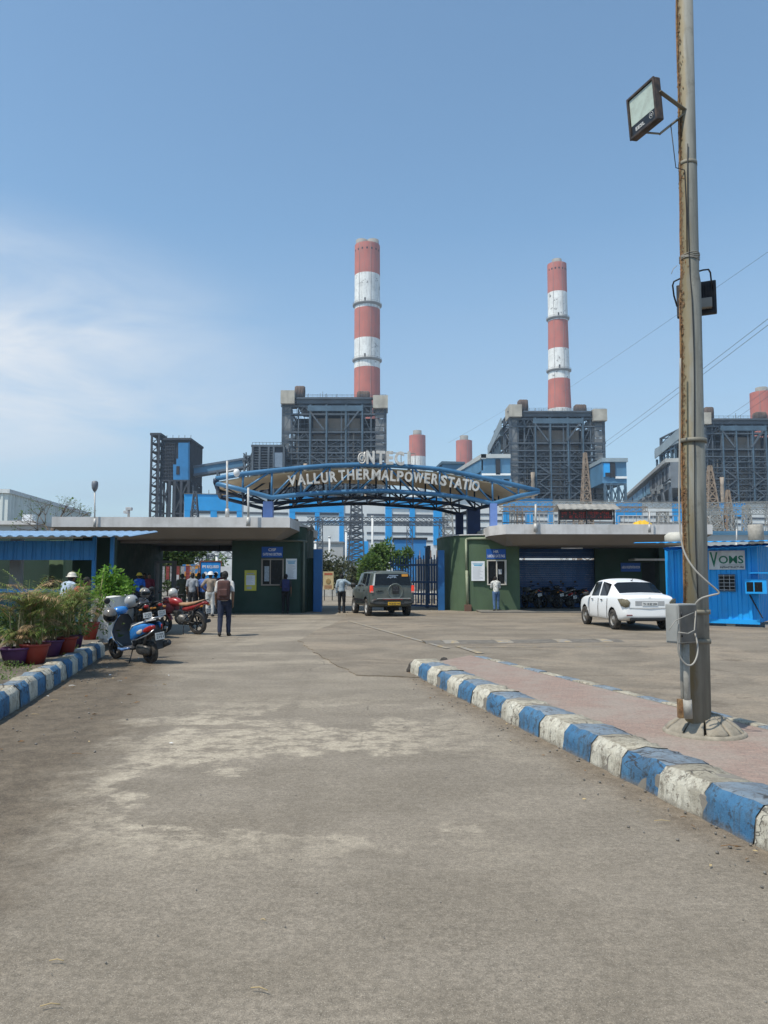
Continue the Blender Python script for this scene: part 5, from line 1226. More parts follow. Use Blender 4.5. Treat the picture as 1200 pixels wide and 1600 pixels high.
    for t in (.265,.425,.615,.775): mb.box((X(t)-.28,Y-1.1,H*.03),(X(t)+.28,Y-.7,H*(.96)))
    mb.box((X(.24),Y-1.2,H*.925),(X(.78),Y-.6,H*.955)); mb.box((x0,Y-1.1,H*.115),(x1,Y-.8,H*.14))
    mb.build('blue_girder',M_STB,r)
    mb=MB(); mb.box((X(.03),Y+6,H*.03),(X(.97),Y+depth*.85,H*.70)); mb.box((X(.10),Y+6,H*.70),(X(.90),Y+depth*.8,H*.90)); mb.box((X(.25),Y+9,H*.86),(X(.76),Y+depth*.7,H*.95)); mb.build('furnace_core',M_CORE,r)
    mb=MB(); mb.box((X(.29),Y+2.5,H*.81),(X(.75),Y+3.2,H*.892)); mb.box((X(.29),Y+3.5,H*.765),(X(.75),Y+4.2,H*.805)); mb.box((X(.40),Y+2,H*.50),(X(.60),Y+2.5,H*.68)); mb.build('lagging_panel',M_TANP,r)
    mb=MB()
    for t0,t1,z0,z1 in ((.0,.075,.1,.95),(.90,1.0,.40,.60),(.9,1.,.66,.93),(.88,.98,.06,.36),(.075,.14,.05,.3),(.09,.15,.5,.62)):
        k=6
        for j in range(k):
            za,zb=lerp(z0,z1,j/k)*H,lerp(z0,z1,(j+1)/k)*H
            if rnd.random()<.88: mb.box((X(t0)+rnd.uniform(0,.3),Y-.35-rnd.random()*.2,za+.1),(X(t1)-rnd.uniform(0,1),Y+.1,zb-.2))
    mb.each('side_cladding',M_GREYC,r)
    mb=MB(); z=H
    mb.box((X(-.02),Y-3,H*.962),(X(.115),Y+9,H*1.035)); mb.box((X(.88),Y-3,H*.938),(X(1.025),Y+9,H*1.008)); mb.each('penthouse',M_BEI,r)
    mb=MB(); mb.box((X(.13),Y-1,H*.968),(X(.865),Y+depth*.6,H*.99)); mb.box((X(.13),Y-2,H*.99),(X(.865),Y+depth*.6,H)); mb.build('roof_girder',M_STL,r)
    mb=MB()
    for k in range(5): mb.lathe([(1.1,0),(1.3,3.6),(1.2,5.8),(.7,6.2)],12,Matrix.Translation((X(.128+.026*(k%3)),Y+3+2.2*(k//3),H)))
    for k in range(6): mb.lathe([(1.0,0),(1.3,2.6),(1.2,4.4),(.7,4.9)],12,Matrix.Translation((X(.745+.025*(k%4)),Y+4+2*(k//4),H*.99)))
    for k in range(9): x=X(rnd.uniform(.1,.9)); mb.beam((x,Y+2,H),(x,Y+2,H+rnd.uniform(1.5,3.5)),.14)
    mb.each('roof_vessel',M_RUSTY,r)
    mb=MB()
    for t,za,zb in ((.225,.10,.63),(.815,.09,.55),(.305,.12,.4)):
        p=[(X(t),Y-1.9,H*lerp(za,zb,q/12)) for q in range(13)]; mb.tube(p,[.95,.8]*6+[.95],9)
    for k in range(46):
        t=rnd.choice((rnd.uniform(.09,.25),rnd.uniform(.78,.9),rnd.uniform(.1,.9))); za=rnd.uniform(.05,.6); mb.tube([(X(t),Y+rnd.uniform(0,3),H*za),(X(t),Y+1,H*(za+rnd.uniform(.08,.22)))],rnd.uniform(.18,.5),6)
    mb.build('pipe',M_PIP,r)
    if tail:  # open framed extension seen along the left side
        d0,zl=tail; mb=MB(); y0=Y+depth*.55; y1=Y+d0
        n=5
        for i in range(n+1):
            yy=lerp(y0,y1,i/n)
            for xx in (x0-1,x0+12): mb.box((xx-.45,yy-.45,0),(xx+.45,yy+.45,H*.93-i*1.1))
        for z in (zl,zl*1.12,H*.80,H*.88):
            mb.box((x0-1.5,y0,z-.4),(x0-.6,y1,z+.3))
        for i in range(n): mb.beam((x0-1,lerp(y0,y1,i/n),zl),(x0-1,lerp(y0,y1,(i+1)/n),H*.80),.4); mb.beam((x0-1,lerp(y0,y1,i/n),H*.80),(x0-1,lerp(y0,y1,(i+1)/n),zl),.4)
        mb.build('bunker_frame',M_STB,r)
        mb=MB(); mb.prism([Vector((x0-2,y0-6,H*.955)),Vector((x0-2,y0-6,H*.90)),Vector((x0-2,y1,H*.90)),Vector((x0-2,y1,H*.93))],(16,0,0)); mb.prism([Vector((x0-2.2,y0-12,H*1.0)),Vector((x0-2.2,y0-12,H*.93)),Vector((x0-2.2,y1,H*.86)),Vector((x0-2.2,y1,H*.915))],(.5,0,0)); mb.build('bunker_roof',mat('pale_blue_roof',(.26,.32,.35),.7,var=.15,vs=.2),r)
    return r
boiler('dark steel-framed boiler house under the tallest chimney, directly above the arch',443,602,622,340,48,1)
boiler('dark steel-framed boiler house with sloping side roof under the right-hand chimney',797,942,643,350,48,2,(62,44))
boiler('dark steel-framed boiler house partly hidden behind the lamp pole',1092,1224,655,345,48,3,(52,40))
M_CLB=mat('plant_blue_cladding',(.028,.33,.72),.6,var=.08,vs=.3,streak=.15,ds=.3,dcol=(.05,.25,.45),rib=None)
M_CLD=mat('plant_steel_blue_cladding',(.075,.19,.31),.7,var=.18,vs=.15,streak=.3,ds=.15,dcol=(.09,.13,.17))
M_CLW=mat('plant_white_cladding',(.72,.73,.71),.7,var=.08,vs=.2,streak=.25,ds=.15,dcol=(.33,.33,.31))
M_CLDK=mat('plant_dark_opening',(.02,.022,.026),.8)
M_LOUV=mat('grey_louvre',(.10,.115,.135),.7,var=.2,vs=.3)
def quadbox(mb,pts,d,mi=0): mb.prism(pts,d,mi)
# ---- transfer tower, conveyor, junction building on the left
def coal():
    Y=330; q=lambda px,py,dy=0:P(px,py,Y+dy); r=thing('transfer_tower','tall dark transfer tower with blue panel and open stair frame, far left','coal tower',(q(265,800).x,Y,0)); z=lambda py:q(265,py).z
    x0,x1,x2=q(234,745).x,q(249,745).x,q(296,745).x; zt=z(680); zt2=z(687); zm=z(750); rnd=random.Random(4)
    mb=MB()
    for x in (x0+.5,x1-.5): 
        for yy in (0,9): mb.box((x-.4,Y+yy-.4,0),(x+.4,Y+yy+.4,zt))
    n=17
    for i in range(n):
        za=zt*i/n; zb=zt*(i+1)/n; mb.box((x0,Y,za),(x1,Y+9,za+.35)); mb.beam((x0+.3,Y+1,za),(x1-.3,Y+1,zb),.55,.2); mb.beam((x0,Y,za+1.4),(x1,Y,za+1.4),.15); mb.beam((x1-.3,Y+8,za),(x0+.3,Y+8,zb),.4,.2)
    mb.box((x0-.3,Y-.3,zt),(x1+.3,Y+9,zt+1)); mb.build('stair_frame',mat('coal_steel_dark',(.040,.045,.055),.8,var=.3,vs=.3),r)
    mb=MB(); w=x2-x1
    mb.box((x1,Y+1.5,zm),(x2-w*.02,Y+24,zt2)); mb.build('head_house',mat('coal_dark_cladding',(.022,.025,.032),.9,var=.5,vs=.25),r)
    mb=MB()
    for k in range(9):
        xx=lerp(x1,q(270,745).x,k/8); mb.box((xx-.12,Y+1.1,zm),(xx+.12,Y+1.5,zt2-1))
    for k in range(12): zz=lerp(zm,zt2,k/12); mb.box((x1,Y+1.0,zz),(q(271,745).x,Y+1.45,zz+.3))
    for x in [x1+.5,x1+w*.33,x1+w*.5,x1+w*.72,x2-.5]:
        for yy in (1,12,23): mb.box((x-.55,Y+yy-.5,0),(x+.55,Y+yy+.5,zm))
    for i in range(3):
        za,zb=zm*i/3,zm*(i+1)/3
        for a,b in ((x1+.5,x1+w*.33),(x1+w*.5,x2-.5)):
            for yy in (1,23): mb.beam((a,Y+yy,za),(b,Y+yy,zb),.6); mb.beam((a,Y+yy,zb),(b,Y+yy,za),.6)
        mb.box((x1,Y+.6,zb-.5),(x2,Y+1.2,zb+.2)); mb.box((x1,Y+22,zb-.5),(x2,Y+23,zb+.2))
    mb.box((x1-.3,Y+.5,zt2),(x2+.2,Y+24,zt2+.9))
    for k in range(6): xx=lerp(x1,x2,k/5); mb.beam((xx,Y+1,zt2),(xx,Y+1,zt2+2.2),.15)
    mb.build('frame',mat('coal_steel_dark',(.040,.045,.055),.8),r)
    mb=MB(); mb.box((x1+w*.32,Y+6,0),(x2-w*.05,Y+20,zm)); mb.prism([Vector((x2-.3,Y+4,0)),Vector((q(302,745).x,Y+4,0)),Vector((q(302,745).x,Y+4,z(775))),Vector((x2-.3,Y+4,zm))],(0,12,0)); mb.build('lower_chute',mat('coal_dark_cladding',(.022,.025,.032),.9),r)
    mb=MB(); mb.prism([q(271,750,1.4),q(294.5,750,1.4),q(294.5,692,1.4),q(279,692,1.4),q(279,717,1.4),q(276,717,1.4),q(276,726,1.4),q(271,726,1.4)],(0,-.5,0)); mb.prism([q(294.8,750,1),q(296.5,749,20),q(296.5,694,20),q(294.8,690,1)],(.3,0,0)); mb.build('blue_panel',mat('coal_blue_panel',(.025,.18,.40),.6,var=.15,vs=.2),r)
    mb=MB(); mb.box((q(274.5,745).x,Y+.7,q(0,741,0).z),(q(279.5,745).x,Y+.88,q(0,728,0).z)); mb.build('opening',M_CLDK,r)
    r=thing('conveyor_gallery','inclined blue conveyor gallery linking the dark transfer tower to the junction house','conveyor',(q(338,745).x,Y+8,0)); mb=MB()
    a=[q(296,730.5,8),q(381,717,8),q(381,731,8),q(296,744,8)]; mb.prism(a,(0,5,0)); mb.build('gallery',M_CLD,r)
    mb=MB(); mb.prism([q(296,728.5,7.5),q(381,715,7.5),q(381,718,7.5),q(296,732,7.5)],(0,6,0)); mb.prism([q(296,741,7.6),q(381,728,7.6),q(381,731,7.6),q(296,744.5,7.6)],(0,6,0)); mb.build('gallery_edge',mat('conveyor_edge',(.10,.13,.17),.7),r)
    mb=MB()
    for px in (340,375):
        for yy in (8,13): mb.beam(q(px,735,yy),(q(px,735,yy).x,Y+yy,0),.9)
        for k in range(6): mb.beam((q(px,735,8).x,Y+8,k*8),(q(px,735,8).x,Y+13,k*8+8),.4)
    mb.build('trestle',M_STL,r)
    r=thing('junction_house','small dark louvred building between the conveyor and the left boiler house','conveyor house',(q(412,745).x,Y,0)); mb=MB()
    a=q(394,698); b=q(443,735); mb.box((a.x,Y+1,0),(b.x,Y+26,a.z)); mb.build('core',mat('junction_core',(.03,.035,.045),.9,var=.4,vs=.3),r)
    mb=MB()
    for k in range(9): zz=lerp(z(735),z(702),k/8); mb.box((a.x,Y+.4,zz),(q(425,745).x,Y+.9,zz+.3))
    for px in (394,405,419,427,443): x=q(px,745).x; mb.box((x-.4,Y,0),(x+.4,Y+.8,a.z))
    mb.box((a.x-.5,Y,a.z),(b.x,Y+26,a.z+.9)); 
    for k in range(10): xx=lerp(a.x,b.x,k/9); mb.beam((xx,Y+.5,a.z),(xx,Y+.5,a.z+2),.14)
    mb.beam((a.x,Y+.5,a.z+2),(b.x,Y+.5,a.z+2),.14)
    for k in range(12):
        x=q(rnd.uniform(378,394),745).x; zz=z(rnd.uniform(708,735)); mb.beam((x,Y+rnd.uniform(0,8),zz),(x+rnd.uniform(-2,3),Y+4,zz+rnd.uniform(1,5)),.5)
    for px in (380,386,391): x=q(px,745).x; mb.box((x-.4,Y+2,0),(x+.4,Y+3,z(712)))
    for py in (712,720,728): mb.box((q(378,745).x,Y+2,z(py)),(a.x,Y+8,z(py)+.5))
    mb.build('frame',M_STL,r)
    mb=MB(); mb.box((q(427.5,745).x,Y+.2,z(730)),(q(441,745).x,Y+.8,z(707))); mb.build('pale_panel',mat('junction_pale_panel',(.17,.22,.28),.7),r)
coal()
# ---- long turbine hall, seen slightly askew
HA=(P(288,800,228).x,228); HB=(P(1200,800,256).x,256); hu=(Vector(HB)-Vector(HA)).normalized(); hn=Vector((hu.y,-hu.x,0))
def hall():
    r=thing('turbine_hall','long low turbine hall clad in bright blue and white sheet, spanning the whole background','industrial hall',(10,240,0)); h=lambda x,y:PL(x,y,HA,HB)
    def top(x): return lerp(773.5,788,(x-288)/(912))
    def yy(x,v): return top(x)+v*(1-.055*(x-288)/912)
    mb=MB(); L=288; Rr=1290; a=h(L,top(L)); b=h(Rr,top(Rr)); z=a.z
    mb.prism([Vector((a.x,a.y,0)),Vector((b.x,b.y,0)),Vector((b.x,b.y,z)),Vector((a.x,a.y,z))],(4,60,0)); mb.build('wall',M_CLW,r)
    def rc(mb,x0,x1,v0,v1,th,mi=0):
        p=[h(x0,yy(x0,v1)),h(x1,yy(x1,v1)),h(x1,yy(x1,v0)),h(x0,yy(x0,v0))]
        p=[q+hn*th for q in p]; mb.prism(p,tuple(-hn*th*.98),mi)
    mb=MB()
    def flush():
        nonlocal mb
        mb.build('blue_cladding',M_CLB,r); mb=MB()
    for x0,x1,v0,v1,sub in ((288,378,-1.5,24,((288,297),(329,339),(370,378))),(452,537,-1,24,((452,461),(492,499),(530,537))),(602,690,-2,16,((602,612),(640,648),(677,690))),(786,863,-3,18,((786,795),(821,832),(856,863))),(962,1002,0,22,((962,968),)),(1050,1066,0,30,()),(1097,1165,-1,21,((1097,1104),(1128,1136),(1158,1165))),(1230,1290,-1,21,())):
        rc(mb,x0,x1,v0,v1,.35)
        for s0,s1 in sub: rc(mb,s0,s1,v1-.01,74,.3)
        if x0==452: rc(mb,499,530,37,40,.3)
        flush()
    mb=MB()
    for (x0,x1) in ((297,329),(339,370),(380,450),(461,492),(500,529),(539,568),(573,601),(613,639),(649,676),(693,740),(745,784),(796,820),(833,855),(866,905),(910,960),(969,1000),(1004,1050),(1067,1095),(1105,1127),(1137,1157),(1167,1200)):
        for v0,v1 in (((25,28.5),(38.5,41.5),(54,57.5),(66,69)) if x0<690 else ((22,25),(32,35),(44,47),(56,59))): 
            if 499<x0<530 and v0>30: continue
            rc(mb,x0,x1,v0,v1,.15)
    mb.each('window_strip',M_LOUV,r)
    mb=MB(); rc(mb,288,1290,-2.5,-1.8,.6); rc(mb,488,537,70,74,.3)
    mb.build('eaves_trim',M_GREYC,r)
    mb=MB()
    for x0,x1 in ((478,488),(537,575)): rc(mb,x0,x1,69,100,.5)
    mb.each('base_cladding',M_CLB,r)
    mb=MB()
    for i in range(36): x=L+i*27; 
    for i in range(40):
        x=300+i*25; q=h(x,top(x)); mb.beam(q+Vector((0,1,0)),q+Vector((0,1,1.8 if i%3 else 3)),.15)
    mb.build('roof_rail',M_STL,r)
    r=thing('annexe','grey ribbed-clad annexe at the foot of the turbine hall above the left gate pillar','annexe',(P(512,860,215).x,215,0)); mb=MB(); a=P(489,849,215); b=P(536,849,215); mb.box((a.x,215,0),(b.x,227,a.z)); mb.build('wall',mat('grey_ribbed_cladding',(.38,.38,.365),.7,var=.1,vs=.3,streak=.2,ds=1),r)
    mb=MB(); mb.box((a.x-.3,214.6,a.z),(b.x+.3,228,a.z+.5)); mb.build('roof',M_GREYC,r)
    r=thing('annexe','small blue flat-roofed annexe in front of the turbine hall, above the green bush','annexe',(P(640,860,200).x,200,0)); mb=MB(); a=P(616,843,200); b=P(666,843,200); mb.box((a.x,200,0),(b.x,215,a.z)); mb.build('wall',mat('annexe_blue',(.03,.19,.45),.6,var=.1,vs=.3),r)
    mb=MB(); mb.box((a.x-.3,199.6,a.z),(b.x+.3,215,a.z+.5)); mb.box((b.x+.4,202,0),(P(673,745,200).x,214,a.z-1.5)); mb.build('roof',M_CLDK,r)
    # long low pale block under the hall on the right
    r=thing('annexe','long low pale blue and white block seen above the blue cabin roof','annexe',(P(1120,840,110).x,110,0)); mb=MB(); a=P(1040,836,110); b=P(1300,836,110); mb.box((a.x,110,0),(b.x,125,a.z)); mb.build('wall',mat('pale_block_wall',(.42,.44,.44),.7,var=.1,vs=.4),r)
    mb=MB(); c=P(1040,826,110); mb.box((a.x,110.5,a.z),(b.x,124,a.z+.5)); mb.box((a.x,109.6,P(0,834,110).z-.0),(b.x,109.95,P(0,830,110).z)); 
    r2=mb.build('blue_band',M_CLD,r); mb=MB()
    tx=P(1181,832,100); mb.lathe([(.95,-2),(.95,.9),(.9,1.0)],16,Matrix.Translation(tx)); mb.build('roof_tank',mat('concrete_tank',(.40,.37,.32),.8),r)
hall()
def midbuildings():
    Y=320
    def bld(label,px0,px1,py,Yb,dep,gable=None,base=None,cat='bunker building'):
        r=thing('bunker_building',label,cat,(P((px0+px1)/2,745,Yb).x,Yb,0)); a=P(px0,py,Yb); b=P(px1,py,Yb); return r,a,b
    r,a,b=bld('blue clad building with a pale sloping roof left of the middle boiler house',717,797,712,300,40)
    z=lambda py:P(757,py,300).z; x=lambda px:P(px,700,300).x
    # gabled left face receding, roof slope
    mb=MB(); mb.prism([Vector((x(752),300,z(748))),Vector((x(797),300,z(748))),Vector((x(797),300,z(716))),Vector((x(752),300,z(716)))],(0,45,0)); mb.build('upper_wall',M_CLD,r)
    mb=MB(); mb.prism([Vector((x(752),300,z(735))),Vector((x(752),300,z(718))),Vector((x(713)*1.0,352,z(733)+3)),Vector((x(713),352,z(752)))],(.6,0,0)); mb.build('side_wall',M_CLD,r)
    mb=MB(); mb.prism([Vector((x(750),299,z(716))),Vector((x(797),299,z(716))),Vector((x(797),299,z(710))),Vector((x(750),299,z(710)))],(0,47,0)); mb.prism([Vector((x(751),299,z(710))),Vector((x(751),299,z(717))),Vector((x(709),355,z(736)+3)),Vector((x(709),355,z(731)+3))],(2,0,0)); mb.build('roof',mat('pale_grey_roof',(.40,.42,.41),.7,var=.1,vs=.2),r)
    mb=MB(); mb.box((x(774),299.4,z(742)),(x(781),299.95,z(718))); mb.box((x(752),299.4,z(743)),(x(797),299.9,z(740)),1); mb.build('opening',[M_CLDK,M_CLW],r)
    mb=MB()
    for px in (752,763,774,785,797): mb.box((x(px)-.4,300,0),(x(px)+.4,300.8,z(748)))
    mb.box((x(752),300.9,0),(x(797),340,z(752))); mb.build('lower_frame',M_CLD,r)
    r,a,b=bld('small blue roofed house just left of the pale sloping roof',683,723,720,360,20,cat='plant building'); z=lambda py:P(703,py,360).z; x=lambda px:P(px,700,360).x
    mb=MB(); mb.box((x(690),360,0),(x(724),380,z(725))); mb.build('wall',M_CLD,r); mb=MB(); mb.prism([Vector((x(679),359,z(731))),Vector((x(690),359,z(721))),Vector((x(726),359,z(722))),Vector((x(726),359,z(725))),Vector((x(690),359,z(725))),Vector((x(680),359,z(734)))],(0,22,0)); mb.build('roof',M_STB,r)
    r,a,b=bld('blue clad block on open blue steel legs right of the middle boiler house',942,979,716,330,30); z=lambda py:P(960,py,330).z; x=lambda px:P(px,700,330).x
    mb=MB(); mb.box((x(940),330,z(755)),(x(978),362,z(722))); mb.build('wall',M_CLD,r)
    mb=MB(); mb.box((x(939),329,z(722)),(x(979.5),363,z(716))); mb.build('roof',mat('pale_blue_roof',(.26,.32,.35),.7),r)
    mb=MB(); mb.box((x(952),329.4,z(746)),(x(960),329.95,z(723))); mb.box((x(960),329.4,z(748)),(x(978),329.9,z(744.5)),1); mb.box((x(942),329.4,z(745)),(x(951.5),329.95,z(724)),2); mb.box((x(944),329.2,z(745)),(x(951.5),329.35,z(739)),0); mb.build('panel',[M_CLDK,M_CLW,M_CLB],r)
    mb=MB()
    for px in (944,954,965,976):
        for q in (0,28): mb.box((x(px)-.5,330+q,0),(x(px)+.5,331+q,z(755)))
    for za,zb in ((z(790),z(758)),(z(830),z(795))):
        for p0,p1 in ((944,954),(954,965),(965,976)): mb.beam((x(p0),330,za),(x(p1),330,zb),.5); mb.beam((x(p0),330,zb),(x(p1),330,za),.5)
        mb.box((x(944),330.2,zb),(x(976),330.9,zb+.8))
    mb.build('leg_frame',M_STB,r)
    # long bunker bay receding from the third boiler house
    r=thing('bunker_building','long broken-panelled blue and grey bay with pale roof receding left of the lamp pole','bunker building',(P(1040,745,330).x,330,0))
    x0=P(1076,700,300).x; zt=P(1060,722,305).z; z=zt
    A=Vector((P(1048,745,318).x,318,0)); B=Vector((P(979,745,470).x,470,0)); zt=P(1048,722,318).z; zbm=P(1048,762,318).z; zb2=P(1048,749,318).z
    u=(B-A).normalized(); n=Vector((-u.y,u.x,0)); 
    if n.x>0: n=-n
    def face(mb,t0,t1,z0,z1,th,mi=0): p=A.lerp(B,t0); q=A.lerp(B,t1); mb.prism([p+Vector((0,0,z0))+n*th,q+Vector((0,0,z0))+n*th,q+Vector((0,0,z1))+n*th,p+Vector((0,0,z1))+n*th],-n*th*.95,mi)
    mb=MB(); p,q=A,B; mb.prism([p+Vector((0,0,zbm)),q+Vector((0,0,zbm)),q+Vector((0,0,zt)),p+Vector((0,0,zt))],-n*9); mb.build('wall',mat('bunker_grey',(.13,.145,.16),.8,var=.25,vs=.2),r)
    mb=MB(); rnd=random.Random(9); t=0
    while t<1: w=rnd.uniform(.03,.08); face(mb,t,min(1,t+w),lerp(zb2,zt,.10*rnd.random()),zt-1.5,.5,0 if t>.3 else 1); t+=w+rnd.choice((0,.01,.025))
    mb.each('blue_panel',[mat('faded_blue_panel',(.14,.28,.40),.7,var=.1,vs=.2),mat('bunker_grey2',(.17,.185,.20),.8,var=.2,vs=.2)],r)
    mb=MB(); t=0
    while t<1: w=rnd.uniform(.03,.06); face(mb,t,t+w,zbm+rnd.uniform(0,3),zb2+rnd.uniform(-1,1.5),.7); t+=w+rnd.uniform(.01,.03)
    mb.each('hopper_panel',mat('hopper_pale',(.24,.26,.27),.8,var=.2,vs=.3),r)
    mb=MB(); 
    for i in range(9):
        t=rnd.random(); face(mb,t,t+rnd.uniform(.01,.03),lerp(zb2,zt,.1),lerp(zb2,zt,rnd.uniform(.6,.9)),.6)
    mb.each('opening',M_CLDK,r)
    mb=MB(); p=A+n*2+Vector((0,0,zt)); q=B+n*2+Vector((0,0,zt)); mb.prism([p,q,q+Vector((0,0,1.6)),p+Vector((0,0,1.6))],-n*9); mb.build('roof',mat('bunker_roof_pale',(.36,.36,.34),.7,var=.15,vs=.2),r)
    mb=MB()
    for i in range(9):
        p=A.lerp(B,i/8)+n*.3; mb.beam(p,p+Vector((0,0,zbm)),1.1); 
        if i<8:
            q=A.lerp(B,(i+1)/8)+n*.3; mb.beam(p+Vector((0,0,zbm*.45)),q+Vector((0,0,zbm)),.6); mb.beam(p+Vector((0,0,zbm)),q+Vector((0,0,zbm*.45)),.6); mb.beam(p+Vector((0,0,zbm*.45)),q+Vector((0,0,zbm*.45)),.7)
    mb.build('trestle',M_STL,r)
    mb=MB(); a=P(1048,0,318); x1=P(1086,745,318).x
    mb.box((a.x,318.5,zbm),(x1,330,zt)); mb.box((a.x-.3,317.8,zt),(x1,331,zt+2.6)); mb.build('end_wall',mat('bunker_end_grey',(.12,.13,.15),.8,var=.2,vs=.2),r)
midbuildings()
# ---- lattice gantries and masts of the switchyard
M_LAT=mat('galvanised_lattice',(.34,.33,.30),.6,.2,var=.25,vs=1); M_LATR=mat('rusty_lattice',(.25,.19,.14),.8,var=.3,vs=1); M_LATD=mat('dark_lattice',(.085,.10,.12),.6,.2,var=.2,vs=1)
def lattice(mb,a,b,w0,w1,n,t,side=None):
    a=Vector(a); b=Vector(b); d=(b-a).normalized(); u=d.cross(Vector((0,1,0)) if abs(d.y)<.9 else Vector((1,0,0))).normalized(); v=d.cross(u)
    L=[]
    for i in range(n+1):
        c=a.lerp(b,i/n); w=lerp(w0,w1,i/n)/2; L.append([c+u*w+v*w,c-u*w+v*w,c-u*w-v*w,c+u*w-v*w])
    for k in range(4):
        mb.beam(L[0][k],L[-1][k],t*1.4)
        for i in range(n):
            k2=(k+1)%4; mb.beam(L[i][k],L[i+1][k2],t); mb.beam(L[i][k2],L[i+1][k],t); mb.beam(L[i+1][k],L[i+1][k2],t)
def mast(label,px,y1,Y,w0,w1,mm,n=12,t=.09,base=0,spike=0,group=None):
    top=P(px,y1,Y); r=thing('lattice_mast',label,'lattice mast',(top.x,Y,base),group=group); mb=MB(); lattice(mb,(top.x,Y,base),top,w0,w1,n,t); 
    if spike: mb.beam(top,top+Vector((0,0,spike)),t)
    mb.build('frame',mm,r)
mast('dark lattice tower standing in the middle of the gateway view',557,788,125,2.9,1.7,M_LATD,14,.13)
mast('slim pointed rusty lattice mast against the middle boiler house',914,708,230,5.5,.6,M_LATR,16,.28)
mast('tall pointed rusty lattice mast just right of the lamp pole',1109,728,200,6.5,.6,M_LATR,14,.26)
mast('short pointed rusty lattice mast near the right edge',1137,766,200,4.5,.5,M_LATR,9,.24)
mast('thin grey lattice mast over the blue hall panel on the left',305,768,150,3.5,.5,M_LATD,12,.12)
mast('pale lattice mast right of the arch, over the white hall wall',700,770,140,2.4,1.2,M_LAT,10,.11)
mast('pale lattice tower behind the yellow tarpaulin',1035,800,140,2.6,1.6,M_LAT,9,.12)
mast('pale lattice tower rising behind the tank at the far right',1115,800,130,3.2,2.0,M_LAT,9,.12)
mast('slim grey lattice mast over the right end of the hall',1166,790,150,2.6,1.0,M_LAT,10,.12)
def gantry(label,px0,px1,y0,y1,Y,mm,posts,w=.9,n=28):
    a=P(px0,y0,Y); b=P(px1,y1,Y); r=thing('lattice_gantry',label,'gantry',(a.x,Y,0)); mb=MB(); n=int((b-a).length/(w*1.3)); lattice(mb,a,b,w,w,n,.055); mb.build('beam',mm,r)
    for px in posts:
        t=(px-px0)/(px1-px0); c=a.lerp(b,t); mb=MB(); lattice(mb,(c.x,Y,0),(c.x,Y,c.z),1.3,.8,9,.055); mb.build('leg',mm,r)
gantry('long pale lattice beam crossing above the LED board',786,1100,788,790,140,M_LAT,(800,880,1075),1.0,60)
gantry('pale lattice beam with rusty streaks just below the longer one',780,1010,795,796,120,M_LATR,(812,900),.8,50)
gantry('pale lattice beam crossing right of the lamp pole',1100,1290,790,787,135,M_LAT,(1112,1200),1.0,40)
gantry('second lower lattice beam right of the lamp pole',1100,1290,800,799,118,M_LAT,(1145,1260),.8,36)
gantry('dark lattice beam crossing in front of the hall through the gate opening',480,700,811,812,130,M_LATD,(500,690),.7,40)
gantry('lower dark lattice beam through the gate opening',478,700,818,819,118,M_LATD,(545,640),.5,36)
gantry('blue-grey lattice beam seen through the canopy opening on the left',200,372,866,867,80,M_LATD,(212,330),.8,30)
def whitepost(px,y0,Y,label,r0=.13):
    a=P(px,y0,Y); r=thing('steel_post',label,'post',(a.x,Y,0),group='white posts beyond the gate'); mb=MB(); mb.tube([(a.x,Y,0),a],r0,8); mb.lathe([(r0*1.5,0),(r0*1.5,.15)],8,Matrix.Translation(a)); mb.build('shaft',mat('white_post',(.62,.62,.60),.6,var=.1),r)
for px,y0,Y,l in ((493,848,90,'thin white post behind the left gate pillar'),(515,840,95,'thin white post over the grey ribbed annexe'),(541,830,92,'white post just left of the dark lattice tower'),(582,808,95,'tall white post right of the dark lattice tower'),(339,868,70,'thick pale post seen behind the PPE board under the canopy')): whitepost(px,y0,Y,l)
def equipment():
    # switchyard bushings and busbars, one run
    r=thing('transformer','grey ribbed transformer with bushings standing behind the gate bars','transformer',(P(670,870,75).x,75,0)); a=P(652,868,75); b=P(688,868,75); mb=MB(); mb.bbox(((a.x+b.x)/2,76,a.z*.45),(b.x-a.x,2,a.z*.9),.05)
    for i in range(10): x=lerp(a.x,b.x,i/9); mb.box((x-.03,74.5,.3),(x+.03,75,a.z*.85))
    mb.build('tank',mat('transformer_grey',(.12,.13,.14),.7,var=.2),r); mb=MB()
    for i in range(4): x=lerp(a.x+.3,b.x-.3,i/3); mb.lathe([(.12,0),(.06,.1)]*4+[(.03,.9)],8,Matrix.Translation((x,76,a.z*.9)))
    mb.build('bushing',mat('bushing_brown',(.12,.06,.04),.4),r)
equipment()
# ---- overhead lines, all strung from a tower behind the viewer's right to the station
def line(label,pts,rad,group=None):
    n=14; mb=MB(); a,b=[P(*p) for p in pts]; L=[]
    for i in range(n+1): t=i/n; q=a.lerp(b,t); q.z-=4*t*(1-t)*.25; L.append(q)
    mb.tube(L,[rad*.6*(.5+.5*i/n) for i in range(n+1)],5); o=mb.build('power_line',mat('line_grey',(.09,.10,.12),.6)); tag(o,label,'power line',group or 'overhead lines at the right')
line('highest overhead wire, dropping from the right edge towards the middle boiler house',[(1260,352,70),(880,612,300)],.06)
line('upper of the two close overhead wires ending beside the middle boiler house',[(1260,452,70),(940,695,310)],.09)
line('lower of the two close overhead wires ending beside the middle boiler house',[(1260,462,70),(941,702,310)],.09)
line('upper of two thin wires passing the red chimney at the right edge',[(1260,565,90),(1128,656,300)],.08)
line('lower of two thin wires passing the red chimney at the right edge',[(1260,577,90),(1136,662,300)],.08)
line('faint wire running from the far red chimney up to the middle boiler house',[(790,640,330),(700,692,420)],.08)
